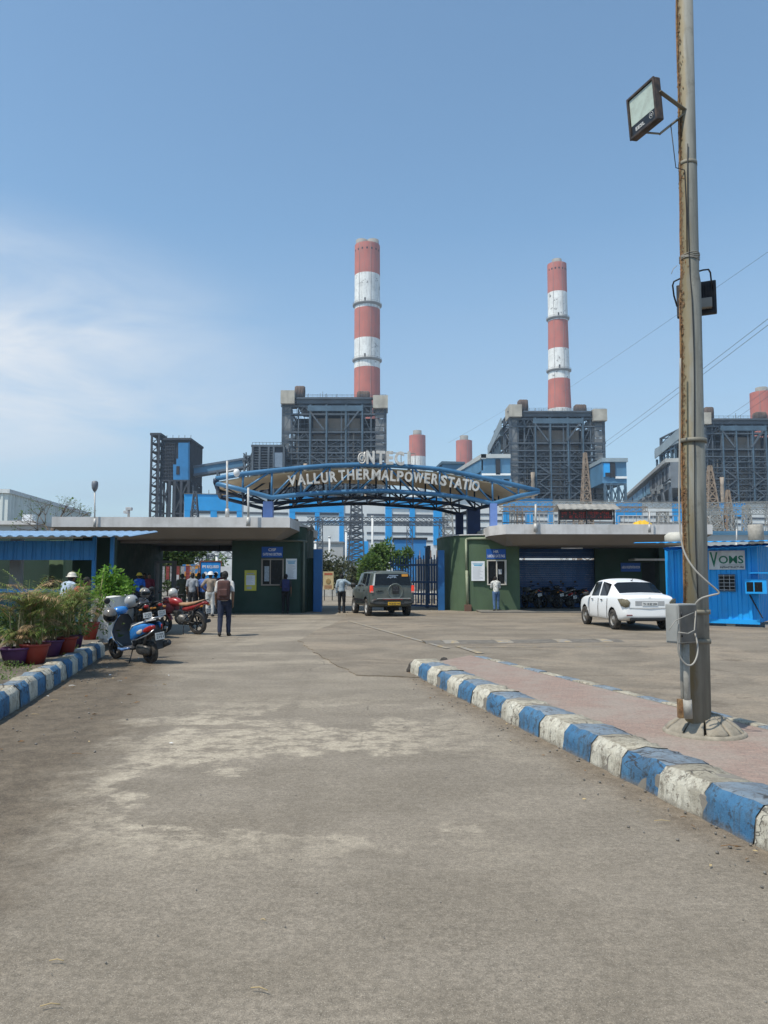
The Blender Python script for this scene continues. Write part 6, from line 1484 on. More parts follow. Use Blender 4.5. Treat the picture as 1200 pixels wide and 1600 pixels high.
# ---- warehouse on the far left, low building, street
def warehouse():
    r=thing('warehouse','pale ribbed metal warehouse receding behind the canteen on the far left','warehouse',(-46,93,0))
    A=Vector((P(13,771,93).x,93,0)); B=Vector((P(140,805,128).x,128,0)); H=P(13,771,93).z; L=Vector((-75,93,0))
    mb=MB(); corrug(mb,(L.x,L.y),(A.x,A.y),0,H,.9,.15); corrug(mb,(A.x,A.y),(B.x,B.y),0,H,.9,.15)
    mb.build('wall',mat('warehouse_sheet',(.62,.66,.63),.7,var=.1,vs=.3,streak=.2,ds=.5),r)
    mb=MB(); mb.prism([A+Vector((.3,-.3,H)),B+Vector((.3,0,H)),B+Vector((-30,0,H+2)),L+Vector((0,-.3,H+.9))],(0,0,.5)); mb.build('roof',mat('warehouse_roof',(.6,.62,.61),.7),r)
    r=thing('flat_roof_building','low pale flat-roofed building between the warehouse and the canteen','building',(P(20,825,50).x,50,0)); a=P(-60,820,50); b=P(54,820,50); mb=MB(); mb.box((a.x,50,0),(b.x,58,a.z)); mb.build('wall',mat('low_wall_white',(.45,.46,.46),.8,var=.1,vs=.4),r); mb=MB(); mb.box((a.x,49.7,a.z),(b.x+.2,58,a.z+.25)); mb.build('roof',M_CONC,r)
    c=P(45,815,51); mb=MB(); mb.bbox((c.x,51,a.z+.5),(.7,.5,.45),.03); mb.build('air_conditioner',M_WHITE,r)
warehouse()
# ================================================================ VEHICLES  (local: +Y forward, X right, Z up, origin on the ground under the rear)
M_TYRE=mat('tyre_rubber',(.022,.021,.02),.85,var=.2,vs=10,dirt=.6,dcol=(.13,.11,.09),ds=6); M_RIM=mat('dull_steel_rim',(.30,.28,.25),.5,.5,var=.2)
M_GLASSC=mat('car_glass',(.010,.012,.014),.08,spec=.28); M_PLASB=mat('black_plastic',(.018,.018,.019),.55,var=.15)
M_WELL=mat('wheel_well_black',(.008,.008,.008),.95); M_CHR=mat('worn_chrome',(.55,.55,.55),.25,.9)
def carpaint(name,col,rough=.3,dust=.25):
    n=NT(name); d=n.ss(n.noise(2.4,6,.6),.35,.8,0,dust); z=n.xyz()[2]; dl=n.ma('ADD',d,n.ss(z,.55,.15,0,.3)); c=n.mix(dl,col,(.32,.28,.23))
    m=n.done(c,n.ss(d,0,.3,rough,rough+.25),0,.5); n.b.inputs['Coat Weight'].default_value=.35; n.b.inputs['Coat Roughness'].default_value=.12; return m
def wheel(parent,x,y,rad,w,spokes=0,rimr=.62,side=1,hub=None,rimmat=None,n=28):
    T=Matrix.Translation((x,y,rad))@Matrix.Rotation(PI/2,4,'Y'); r=rad*rimr
    mb=MB(); prof=[(r,-w*.42),(rad*.93,-w*.5),(rad*.985,-w*.40),(rad,-w*.2),(rad,w*.2),(rad*.985,w*.40),(rad*.93,w*.5),(r,w*.42)]
    mb.lathe(prof+[prof[0]],n,T,0,True,None,False)
    wo=mb.build('wheel',M_TYRE,parent,False)
    mb=MB(); s=side
    if not spokes:
        mb.lathe([(r,-w*.36),(r,w*.36)],n,T,0,True,None,False)
        pr=[(r,s*w*.40),(r*.93,s*w*.36),(r*.86,s*w*.10),(r*.55,s*w*.22),(r*.5,s*w*.34),(r*.22,s*w*.36),(r*.2,s*w*.46),(.001,s*w*.46)]
        mb.lathe(pr,n,T,0,True,None,False); mb.lathe([(r*.9,-s*w*.05),(.001,-s*w*.05)],n,T,1,False,None,False)
        for k in range(8):
            a=k*PI/4; c=T@Vector((r*.7*math.cos(a),r*.7*math.sin(a),s*w*.19)); mb.ell(c,(.012,r*.07,r*.07),8,5,1)
    else:
        mb.lathe([(r*1.02,-w*.3),(r*1.02,w*.3),(r*.9,w*.3),(r*.9,-w*.3),(r*1.02,-w*.3)],n,T,0,True,None,False)
        mb.lathe([(r*.2,-w*.5),(r*.2,w*.5)],12,T,0,True)
        for k in range(spokes):
            a=2*PI*k/spokes+.3; p=T@Vector((r*.15*math.cos(a),r*.15*math.sin(a),0)); q=T@Vector((r*.93*math.cos(a),r*.93*math.sin(a),0)); mb.beam(p,q,.035 if spokes<12 else .006,.03 if spokes<12 else .006)
    mb.build('rim',[rimmat or M_RIM,M_WELL],wo,False); return wo
def ringpts(st):
    """8 half points mirrored into a 15-point open ring; st=(y,[(x,z)*8])"""
    y,h=st; L=[Vector((-x,y,z)) for x,z in h[::-1]]; return [Vector((x,y,z)) for x,z in h],L
def car(root,stations,facemat,mats,names,arches,arch_r,arch_x,y0,caps_mat=(0,0),rake=0):
    vs=[];n=None; H=len(stations[0][1])
    for y,h in stations:
        ring=[(x,z) for x,z in h]+[(-x,z) for x,z in h[-2:0:-1]]
        for x,z in ring: vs.append((x,y+rake*max(0,z-1.2)*max(0,1-y/.9),z))
        n=len(ring)
    fs=[];mi=[]
    for i in range(len(stations)-1):
        for j in range(n):
            k=j if j<H-1 else n-1-j
            fs.append((i*n+j,i*n+(j+1)%n,(i+1)*n+(j+1)%n,(i+1)*n+j)); mi.append(facemat(i,k))
    for q,rv in ((0,0),(len(stations)-1,1)):
        for k in range(H-1):
            a,b=q*n+k,q*n+k+1; c=q*n+(n-k-1)%n; d=q*n+(n-k)%n
            f=[a,d,c,b] if k>0 else [a,c,b]
            if k==H-2: f=[a,d,b]
            f=list(dict.fromkeys(f)); fs.append(f if not rv else f[::-1]); mi.append(caps_mat[q>0])
    me=bpy.data.meshes.new('t'); me.from_pydata(vs,[],fs)
    bm=bmesh.new(); bm.from_mesh(me)
    bmesh.ops.recalc_face_normals(bm,faces=bm.faces); bm.faces.ensure_lookup_table()
    for f,m in zip(bm.faces,mi): f.material_index=m; f.smooth=True
    cl=bm.edges.layers.float.get('crease_edge') or bm.edges.layers.float.new('crease_edge')
    vl=bm.verts.layers.float.get('crease_vert') or bm.verts.layers.float.new('crease_vert')
    for e in bm.edges:
        if len(e.link_faces)==2 and e.link_faces[0].material_index!=e.link_faces[1].material_index:
            e[cl]=.9
            for v_ in e.verts: v_[vl]=.75
    bm.to_mesh(me); bm.free()
    for m in mats+[M_WELL]: me.materials.append(m)
    o=bpy.data.objects.new('t',me); COL.objects.link(o); s=o.modifiers.new('s','SUBSURF'); s.levels=3; s.render_levels=3
    cut=[]
    for ay in arches:
        for sx in (-1,1):
            c=MB(); c.lathe([(arch_r,-.32),(arch_r,.32)],28,Matrix.Translation((sx*(arch_x+.16),ay,arch_r*.9))@Matrix.Rotation(PI/2,4,'Y'),0,True)
            co=bpy.data.objects.new('c',c.mesh('c',[M_WELL])); COL.objects.link(co); cut.append(co)
            b=o.modifiers.new('b','BOOLEAN'); b.operation='DIFFERENCE'; b.object=co; b.solver='EXACT'; b.material_mode='TRANSFER'
    bpy.context.view_layer.update(); res=evalmesh(o); bpy.data.objects.remove(o)
    for c in cut: bpy.data.objects.remove(c)
    slots=[m.name for m in res.materials]
    out=[]
    for k,(m,nm) in enumerate(zip(mats,names)):
        mb=MB(); idx={}
        for p in res.polygons:
            mn=res.materials[p.material_index] if p.material_index<len(res.materials) else mats[0]
            if mn==m or (k==0 and mn==M_WELL):
                f=[]
                for v in p.vertices:
                    if v not in idx: idx[v]=len(mb.v); mb.v.append(res.vertices[v].co.copy())
                    f.append(idx[v])
                mb.f.append(f); mb.m.append(1 if mn==M_WELL else 0); mb.s.append(mn!=M_WELL)
        if mb.f: out.append(mb.build(nm,[m,M_WELL],root,False))
    return out
def lightpatch(parent,name,c,sz,m,rx=0,ry=0,rz=0,b=.015):
    M=Matrix.Translation(c)@Matrix.Rotation(rz,4,'Z')@Matrix.Rotation(ry,4,'Y')@Matrix.Rotation(rx,4,'X'); mb=MB(); mb.bbox((0,0,0),sz,b,0,M); return mb.build(name,m,parent,False)
def sedan(loc,rz,label):
    r=thing('parked_car',label,'car',loc,rz,None); white=carpaint('white_car_paint',(.86,.86,.85),.25,.03)
    def st(y,w,zb,zs,zbelt,deck,wd=.82,top=None,rw=None):
        if top is None: # no cabin
            return (y,[(0,zb),(w*.86,zb),(w*.97,zs),(w,lerp(zs,zbelt,.55)),(w*.965,zbelt),(w*.93,zbelt+.02),(w*wd,deck-.015),(w*.45,deck),(0,deck+.008)])
        return (y,[(0,zb),(w*.86,zb),(w*.97,zs),(w,lerp(zs,zbelt,.55)),(w*.97,zbelt-.03),(w*.935,zbelt+.01),(rw,top-.09),(rw*.84,top-.015),(0,top)])
    S=[st(0,.66,.42,.50,.86,.93),st(.04,.74,.33,.45,.92,1.00),st(.22,.80,.27,.33,.96,1.04),st(.50,.82,.25,.29,.97,1.055,.80),
       st(.62,.825,.25,.29,.965,1.07,.78),
       st(1.12,.83,.25,.28,.96,0,top=1.40,rw=.62),st(1.22,.83,.25,.28,.96,0,top=1.42,rw=.625),
       st(1.90,.83,.25,.28,.945,0,top=1.50,rw=.63),st(1.97,.83,.25,.28,.943,0,top=1.503,rw=.63),
       st(2.45,.83,.25,.28,.93,0,top=1.48,rw=.62),st(2.62,.83,.25,.28,.925,0,top=1.44,rw=.61),
       st(3.22,.82,.25,.28,.90,.955,.78),st(3.30,.815,.25,.28,.895,.945,.80),
       st(3.70,.79,.26,.31,.82,.89,.80),st(3.92,.70,.30,.38,.70,.74,.80),st(3.99,.60,.36,.42,.62,.66,.80)]
    def fm(i,k):
        if k==5 and i in (6,8) : return 1
        if k==5 and i in (9,): return 1
        if i==4 and k in (6,7): return 1
        if i==10 and k in (6,7): return 1
        return 0
    car(r,S,fm,[white,M_GLASSC],['body','window'],[.80,3.22],.345,.80,0)
    for sx in (-1,1):
        wheel(r,sx*.735,.80,.295,.175,0,.62,sx); wheel(r,sx*.735,3.22,.295,.175,0,.62,sx)
    lamp=mat('clear_tail_lamp',(.15,.13,.085),.25,var=.3,vs=9); redl=mat('red_reflector',(.16,.01,.008),.3)
    for sx in (-1,1):
        # wrap-round kite shaped lamp
        mb=MB(); P_=[(.825,.34,.905),(.79,.08,.925),(.66,.008,.905),(.575,.0,.82),(.61,.0,.695),(.72,.02,.67),(.81,.11,.71)]
        p=[Vector((sx*x,y,z)) for x,y,z in P_]; c=sum(p,Vector())/len(p); vs=p+[q+Vector((sx*.016,-.014,0)) for q in [c.lerp(q,.9) for q in p]]; k=len(p)
        mb.add(vs+[p_*1 for p_ in []],[[k+i for i in range(k)]]+[(i,(i+1)%k,k+(i+1)%k,k+i) for i in range(k)],0,True); mb.build('tail_light',lamp,r,False)
        lightpatch(r,'rear_reflector',(sx*.60,.018,.45),(.17,.03,.03),redl,0,0,sx*R(10))
        mb=MB(); mb.lofty([(2.66,1.0,.05,.05,sx*.83),(2.70,1.0,.19,.13,sx*.93),(2.76,1.0,.17,.11,sx*.93),(2.79,1.0,.08,.06,sx*.92)],12); mb.build('side_mirror',M_PLASB,r,False)
        for y in (1.62,2.42): lightpatch(r,'door_handle',(sx*.835,y,.85),(.025,.13,.03),M_PLASB,b=.008)
        mb=MB()
        for y in (1.18,1.93,2.72): mb.tube([(sx*.832,y,.33),(sx*.838,y,.6),(sx*.815,y,.90)],.007,5)
        mb.build('door_seam',M_WELL,r,False)
    lightpatch(r,'rear_valance',(0,.06,.335),(1.15,.10,.10),M_PLASB,b=.03)
    # recessed number plate surround
    lightpatch(r,'plate_recess',(0,.008,.79),(.86,.02,.135),mat('plate_recess_grey',(.36,.36,.36),.5,var=.1),b=.006)
    pl=lightpatch(r,'number_plate',(0,-.008,.77),(.46,.014,.10),mat('number_plate_white',(.62,.62,.60),.5,var=.1),b=.004); mb=MB(); text(mb,'TN 18 BZ 2304',(0,-.018,.77),.41,.062,None,0,.003,.01); mb.build('plate_lettering',mat('plate_black',(.04,.04,.04),.6),pl,False)
    mb=MB(); mb.tube([(.06*math.cos(a),.012-.002*math.cos(a),.925+.032*math.sin(a)) for a in [i*PI/10 for i in range(20)]],.006,6,closed=True); mb.beam((-.025,.006,.905),(-.018,.006,.945),.008); mb.beam((.018,.006,.905),(.025,.006,.945),.008); mb.beam((-.022,.004,.922),(.022,.004,.928),.008); mb.build('badge',M_CHR,r,False)
    mb=MB(); mb.tube([(0,1.25,1.43),(0,1.16,1.49)],.008,6); mb.ell((0,1.27,1.435),(.03,.05,.015)); mb.build('aerial',M_PLASB,r,False)
    mb=MB(); mb.tube([(-.60,.012,.635),(0,-.012,.635),(.60,.012,.635)],.006,5); mb.tube([(-.72,.02,.665),(-.4,-.008,.66),(0,-.012,.66),(.4,-.008,.66),(.72,.02,.665)],.004,5); mb.build('bumper_seam',mat('seam_grey',(.25,.25,.25),.8),r,False)
    mb=MB(); mb.box((-.40,.595,1.045),(-.15,.60,1.065)); return r
def suv(loc,rz,label):
    r=thing('parked_car',label,'car',loc,rz); paint_=carpaint('grey_green_car_paint',(.068,.084,.075),.35,.2)
    def st(y,w,zb,zbelt,deck=None,top=None,rw=None):
        if top is None: return (y,[(0,zb),(w*.88,zb),(w*.985,zb+.08),(w,lerp(zb,zbelt,.6)),(w*.985,zbelt),(w*.95,zbelt+.03),(w*.82,deck-.02),(w*.45,deck),(0,deck+.01)])
        return (y,[(0,zb),(w*.88,zb),(w*.985,zb+.08),(w,lerp(zb,zbelt,.6)),(w*.985,zbelt-.03),(w*.955,zbelt+.02),(rw,top-.10),(rw*.90,top-.015),(0,top)])
    S=[st(0,.80,.50,1.16,top=1.66,rw=.68),st(.04,.87,.44,1.17,top=1.74,rw=.73),st(.14,.895,.40,1.17,top=1.775,rw=.745),st(.42,.90,.36,1.165,top=1.79,rw=.75),st(.50,.90,.36,1.165,top=1.79,rw=.75),
       st(1.0,.90,.36,1.15,top=1.80,rw=.75),st(1.08,.90,.36,1.15,top=1.80,rw=.75),st(1.70,.90,.36,1.13,top=1.80,rw=.75),st(1.78,.90,.36,1.13,top=1.80,rw=.75),
       st(2.35,.90,.36,1.12,top=1.77,rw=.74),st(2.50,.90,.36,1.12,top=1.74,rw=.72),st(2.98,.89,.36,1.10,deck=1.15),st(3.1,.885,.36,1.09,deck=1.13),st(3.6,.86,.38,1.02,deck=1.08),st(3.88,.80,.42,.92,deck=.97),st(3.97,.74,.48,.86,deck=.90)]
    def fm(i,k):
        if k==5 and i in (4,6,8): return 1
        if k==5 and i==9: return 1
        if i==10 and k in (6,7): return 1
        if k==5 and i==2: return 0
        return 0
    car(r,S,fm,[paint_,M_GLASSC],['body','window'],[.82,3.22],.41,.86,0,rake=.17)
    for sx in (-1,1):
        wheel(r,sx*.79,.82,.345,.20,0,.60,sx,rimmat=mat('pale_rim',(.5,.49,.47),.4,.3)); wheel(r,sx*.79,3.22,.345,.20,0,.60,sx,rimmat=mat('pale_rim',(.5,.49,.47),.4,.3))
        ml=mat('lit_tail_lamp',(.62,.04,.02),.35,emit=.5,var=.4,vs=12); la=lightpatch(r,'tail_light',(sx*.825,.06,1.08),(.13,.12,.28),ml,b=.03)
        lightpatch(r,'lamp_lens',(sx*.815,-.007,.97),(.12,.01,.06),mat('pale_pink_lens',(.55,.30,.27),.3),b=.003).parent=la
        lightpatch(r,'rear_reflector',(sx*.66,-.0,.66),(.16,.03,.045),mat('red_reflector',(.16,.01,.008),.3),b=.01)
        mb=MB(); mb.lofty([(2.52,1.22,.05,.06,sx*.92),(2.56,1.22,.22,.18,sx*1.03),(2.64,1.22,.2,.16,sx*1.03),(2.68,1.22,.08,.06,sx*1.0)],12); mb.build('side_mirror',M_PLASB,r,False)
        for y in (1.1,2.0): lightpatch(r,'door_handle',(sx*.905,y,1.02),(.03,.16,.035),M_PLASB,b=.008)
        lightpatch(r,'side_moulding',(sx*.905,1.95,.62),(.03,1.9,.11),M_PLASB,b=.01)
        lightpatch(r,'roof_rail',(sx*.64,1.4,1.80),(.035,1.7,.04),M_PLASB,b=.01)
    # tailgate glass, silver pillar strip, spare-wheel bulge, bumper
    mb=MB(); mb.prism([Vector((-.72,.012,1.24)),Vector((.74,.012,1.24)),Vector((.665,.085,1.67)),Vector((-.665,.085,1.67))],(0,-.03,-.004)); bg=mb.build('rear_window',M_GLASSC,r,False)
    mb=MB(); mb.prism([Vector((-.79,.05,1.22)),Vector((-.725,.008,1.22)),Vector((-.67,.082,1.68)),Vector((-.70,.11,1.68))],(0,-.03,0)); mb.build('pillar_trim',mat('silver_trim',(.40,.42,.40),.35,.2),r,False)
    mb=MB(); text(mb,'AJPR',(-.02,.028,1.53),.40,.08,None,0,.004,.02); mb.box((-.14,.035,1.60),(.24,.045,1.62)); mb.build('sticker_lettering',mat('sticker_pale_blue',(.38,.48,.60),.6),bg,False)
    mb=MB(); mb.prism([Vector((.38,.033,1.565)),Vector((.63,.033,1.565)),Vector((.63,.050,1.655)),Vector((.38,.050,1.655))],(0,-.012,0)); mb.build('orange_sticker',mat('sticker_orange',(.55,.24,.03),.6),bg,False)
    mb=MB(); T=Matrix.Translation((.12,.02,.98))@Matrix.Rotation(PI/2,4,'X'); mb.lathe([(.33,-.02),(.325,.03),(.29,.05),(.27,.035),(.22,.03),(.001,.035)],36,T,0,True,None,False); mb.build('spare_wheel_bulge',paint_,r,False)
    pb=lightpatch(r,'plate_holder',(.12,-.035,1.04),(.27,.03,.28),M_PLASB,b=.01); mb=MB(); text(mb,'TN 20',(.12,-.052,1.12),.20,.045,None,0,.003,.01); text(mb,'9140',(.12,-.052,1.03),.20,.055,None,0,.003,.01); mb.build('lettering',mat('faint_grey_letter',(.10,.10,.11),.7),pb,False)
    mb=MB(); mb.lofty([(-.035,.60,1.50,.13),(-.055,.58,1.58,.20),(.02,.58,1.70,.24),(.14,.58,1.76,.24)],20,4.5); mb.build('rear_bumper',mat('bumper_grey',(.045,.048,.047),.6,var=.2,dirt=.4,dcol=(.14,.12,.10)),r,False)
    lightpatch(r,'bumper_step',(.05,-.04,.715),(1.35,.03,.03),mat('pale_bumper_step',(.34,.33,.31),.5),b=.008)
    lightpatch(r,'red_strip',(0,-.062,.675),(.80,.012,.022),mat('red_strip',(.22,.03,.03),.5),b=.003)
    pl=lightpatch(r,'number_plate',(.05,-.072,.52),(.50,.014,.125),mat('number_plate_yellow',(.62,.36,.03),.5),b=.004); mb=MB(); text(mb,'TN 20 DD 9140',(.05,-.082,.52),.44,.07,None,0,.003,.01); mb.build('plate_lettering',mat('plate_black',(.04,.04,.04),.6),pl,False)
    mb=MB(); text(mb,'4x4',(-.52,-.006,1.0),.14,.06,None,0,.006,.02); mb.beam((-.66,-.005,.985),(-.38,-.005,1.02),.035,.01); mb.build('badge',M_PLASB,r,False)
    mb=MB(); mb.cbox((.08,.5,.32),(.5,.5,.18)); mb.tube([(.0,.1,.33),(.0,.5,.36)],.04,8); mb.build('underbody',M_WELL,r,False)
    return r
g=G(968,985); sedan((7.62,22.15,.03),R(4.5),'clean white four-door saloon car with clear tail lamps, parked before the dark shutter bay')
suv((.33,30.0,.015),R(14),'dark grey-green boxy car with lit red tail lamps waiting in the open gate')
# ================================================================ TWO-WHEELERS (local +Y forward, origin under the rear axle)
def motorcycle(loc,rz,label,cat='motorcycle',tank=(.3,.02,.02),seatc=(.03,.03,.03),lean=R(8),group=None,wrap=None,small=False,plate=True):
    r=thing('motorcycle',label,cat,loc,rz,group)
    if True: r.rotation_euler=(0,lean*-1,rz)
    pt=carpaint('bike_paint_%d%d%d'%tuple(int(c*100) for c in tank),tank,.3,.25); ms=mat('bike_seat_%d'%int(seatc[0]*100),seatc,.6,var=.15); eng=mat('engine_alloy',(.16,.155,.145),.5,.5,var=.3,vs=15,dirt=.4)
    R_=.30; wb=1.27
    wheel(r,0,0,R_,.10,5,.72,-1,rimmat=mat('black_alloy_rim',(.04,.04,.042),.45,.4)); wheel(r,0,wb,R_*.98,.08,5,.74,-1,rimmat=mat('black_alloy_rim',(.04,.04,.042),.45,.4))
    mb=MB(); mb.tube([(0,wb-.42,.80),(0,wb-.55,.42),(0,wb-.60,.30)],.022,8); mb.tube([(0,wb-.36,.86),(0,.55,.80),(0,.25,.74),(0,-.18,.82)],.02,8)
    for s in (-1,1):
        mb.tube([(s*.06,0,.30),(s*.07,.42,.36)],.022,8); mb.tube([(s*.08,-.15,.80),(s*.07,.40,.42)],.014,6); mb.tube([(s*.11,.06,.36),(s*.12,.02,.66)],.028,8)
        for k in range(5): mb.tube([(s*.115+.03*math.cos(a),.045,.42+.045*k+.03*math.sin(a)*0) for a in (0,2)],.006,5)
    mb.build('frame',M_PLASB,r,False)
    mb=MB()
    for s in (-1,1): mb.tube([(s*.075,wb,.29),(s*.08,wb-.20,.84)],.022,8)
    mb.tube([(-.09,wb-.20,.84),(.09,wb-.20,.84)],.02,6); mb.build('fork',eng,r,False)
    mb=MB(); mb.lofty([(.36,.36,.14,.12),(.44,.40,.22,.26),(.62,.40,.24,.30),(.74,.42,.18,.22),(.80,.42,.1,.1)],14,3)
    for k in range(6): mb.box((-.12,.60,.50+.026*k),(.12,.80,.510+.026*k))
    mb.tube([(.05,.74,.52),(.08,.84,.40),(.10,.70,.24),(.12,.30,.24),(.15,-.05,.30)],.02,8); mb.build('engine',eng,r,False)
    mb=MB(); mb.tube([(.15,.10,.27),(.16,-.30,.36)],[.04,.05],10); mb.build('exhaust',M_DKMET,r,False)
    mb=MB(); mb.lofty([(.52,.84,.10,.10),(.60,.86,.20,.20),(.78,.90,.27,.25),(.92,.90,.24,.22),(.99,.88,.12,.12)],16,2.6); mb.build('fuel_tank',pt,r,False)
    mb=MB(); mb.lofty([(.60,.84,.14,.07),(.45,.815,.22,.10),(.20,.83,.24,.10),(-.08,.88,.22,.09),(-.26,.93,.16,.06),(-.31,.94,.08,.03)],16,3); mb.build('seat',ms,r,False)
    mb=MB(); mb.lofty([(.45,.70,.16,.12),(.30,.70,.22,.17),(.0,.77,.22,.14),(-.25,.85,.16,.10),(-.38,.90,.08,.05)],14,2.6); mb.build('side_panel',pt,r,False)
    mb=MB(); mb.lofty([(-.36,.87,.10,.06),(-.41,.86,.12,.08),(-.43,.86,.10,.06)],12,3); mb.build('tail_light',mat('bike_tail_red',(.28,.015,.012),.3),r,False)
    mb=MB()
    def fender(mb,cy,cz,rad,a0,a1,w):
        rings=[]
        for i in range(9):
            a=lerp(a0,a1,i/8); rings.append([Vector((x,cy+(rad-(.03 if abs(x)>w*.45 else 0))*math.cos(a),cz+(rad-(.03 if abs(x)>w*.45 else 0))*math.sin(a))) for x in (-w/2,-w*.4,0,w*.4,w/2)])
        vs=[p for q in rings for p in q]; mb.add(vs+[v*1 for v in vs],[(i*5+j,i*5+j+1,(i+1)*5+j+1,(i+1)*5+j) for i in range(8) for j in range(4)],0,True)
    fender(mb,wb,.29,.335,R(35),R(165),.12); mb.build('front_fender',pt if not small else M_PLASB,r,False)
    mb=MB(); fender(mb,0,.30,.35,R(70),R(175),.13); mb.beam((0,-.34,.45),(0,-.40,.72),.10,.01); mb.build('rear_fender',M_PLASB,r,False)
    if plate:
        pl=lightpatch(r,'number_plate',(0,-.44,.66),(.20,.008,.13),mat('number_plate_white',(.62,.62,.60),.5),b=.002); mb=MB(); text(mb,'TN 05',(0,-.446,.69),.15,.035,None,0,.002,.01); text(mb,'4127',(0,-.446,.64),.15,.04,None,0,.002,.01); mb.build('plate_lettering',mat('plate_black',(.04,.04,.04),.6),pl,False)
    hz=1.02; mb=MB(); mb.tube([(-.36,wb-.48,hz),(-.30,wb-.40,hz+.01),(-.10,wb-.26,hz-.06),(.10,wb-.26,hz-.06),(.30,wb-.40,hz+.01),(.36,wb-.48,hz)],.014,8); mb.build('handlebar',M_DKMET,r,False)
    for s in (-1,1):
        mb=MB(); mb.tube([(s*.36,wb-.50,hz),(s*.31,wb-.42,hz+.005)],.02,8); mb.build('grip',M_PLASB,r,False)
        mb=MB(); mb.tube([(s*.26,wb-.37,hz),(s*.33,wb-.30,hz+.16)],.007,6); mb.ell((s*.34,wb-.30,hz+.20),(.075,.018,.05)); mb.build('mirror',M_PLASB,r,False)
        lightpatch(r,'indicator',(s*.13,-.33,.80),(.08,.05,.045),mat('amber_indicator',(.5,.2,.03),.4),b=.015)
    mb=MB(); mb.lofty([(wb-.30,.92,.14,.12),(wb-.22,.90,.20,.22),(wb-.10,.89,.18,.22),(wb-.07,.89,.12,.14)],14,2.4); mb.build('headlight',pt,r,False)
    mb=MB(); mb.tube([(-.08,.44,.30),(-.22,.34,.02)],.012,6); mb.beam((-.24,.32,.01),(-.19,.36,.01),.03,.01); mb.build('side_stand',M_DKMET,r,False)
    mb=MB()
    for s in (-1,1): mb.tube([(s*.06,.40,.34),(s*.20,.42,.33)],.014,6)
    mb.tube([(-.14,-.10,.86),(-.15,-.34,.95),(0,-.42,.96),(.15,-.34,.95),(.14,-.10,.86)],.011,6); mb.build('grab_rail',M_DKMET,r,False)
    if wrap: mb=MB(); mb.lofty([(.80,.70,.34,.20),(.90,.72,.52,.34),(1.0,.70,.50,.32),(1.06,.68,.30,.2)],14,2.6); mb.build('leg_guard_bag',wrap,r,False)
    return r
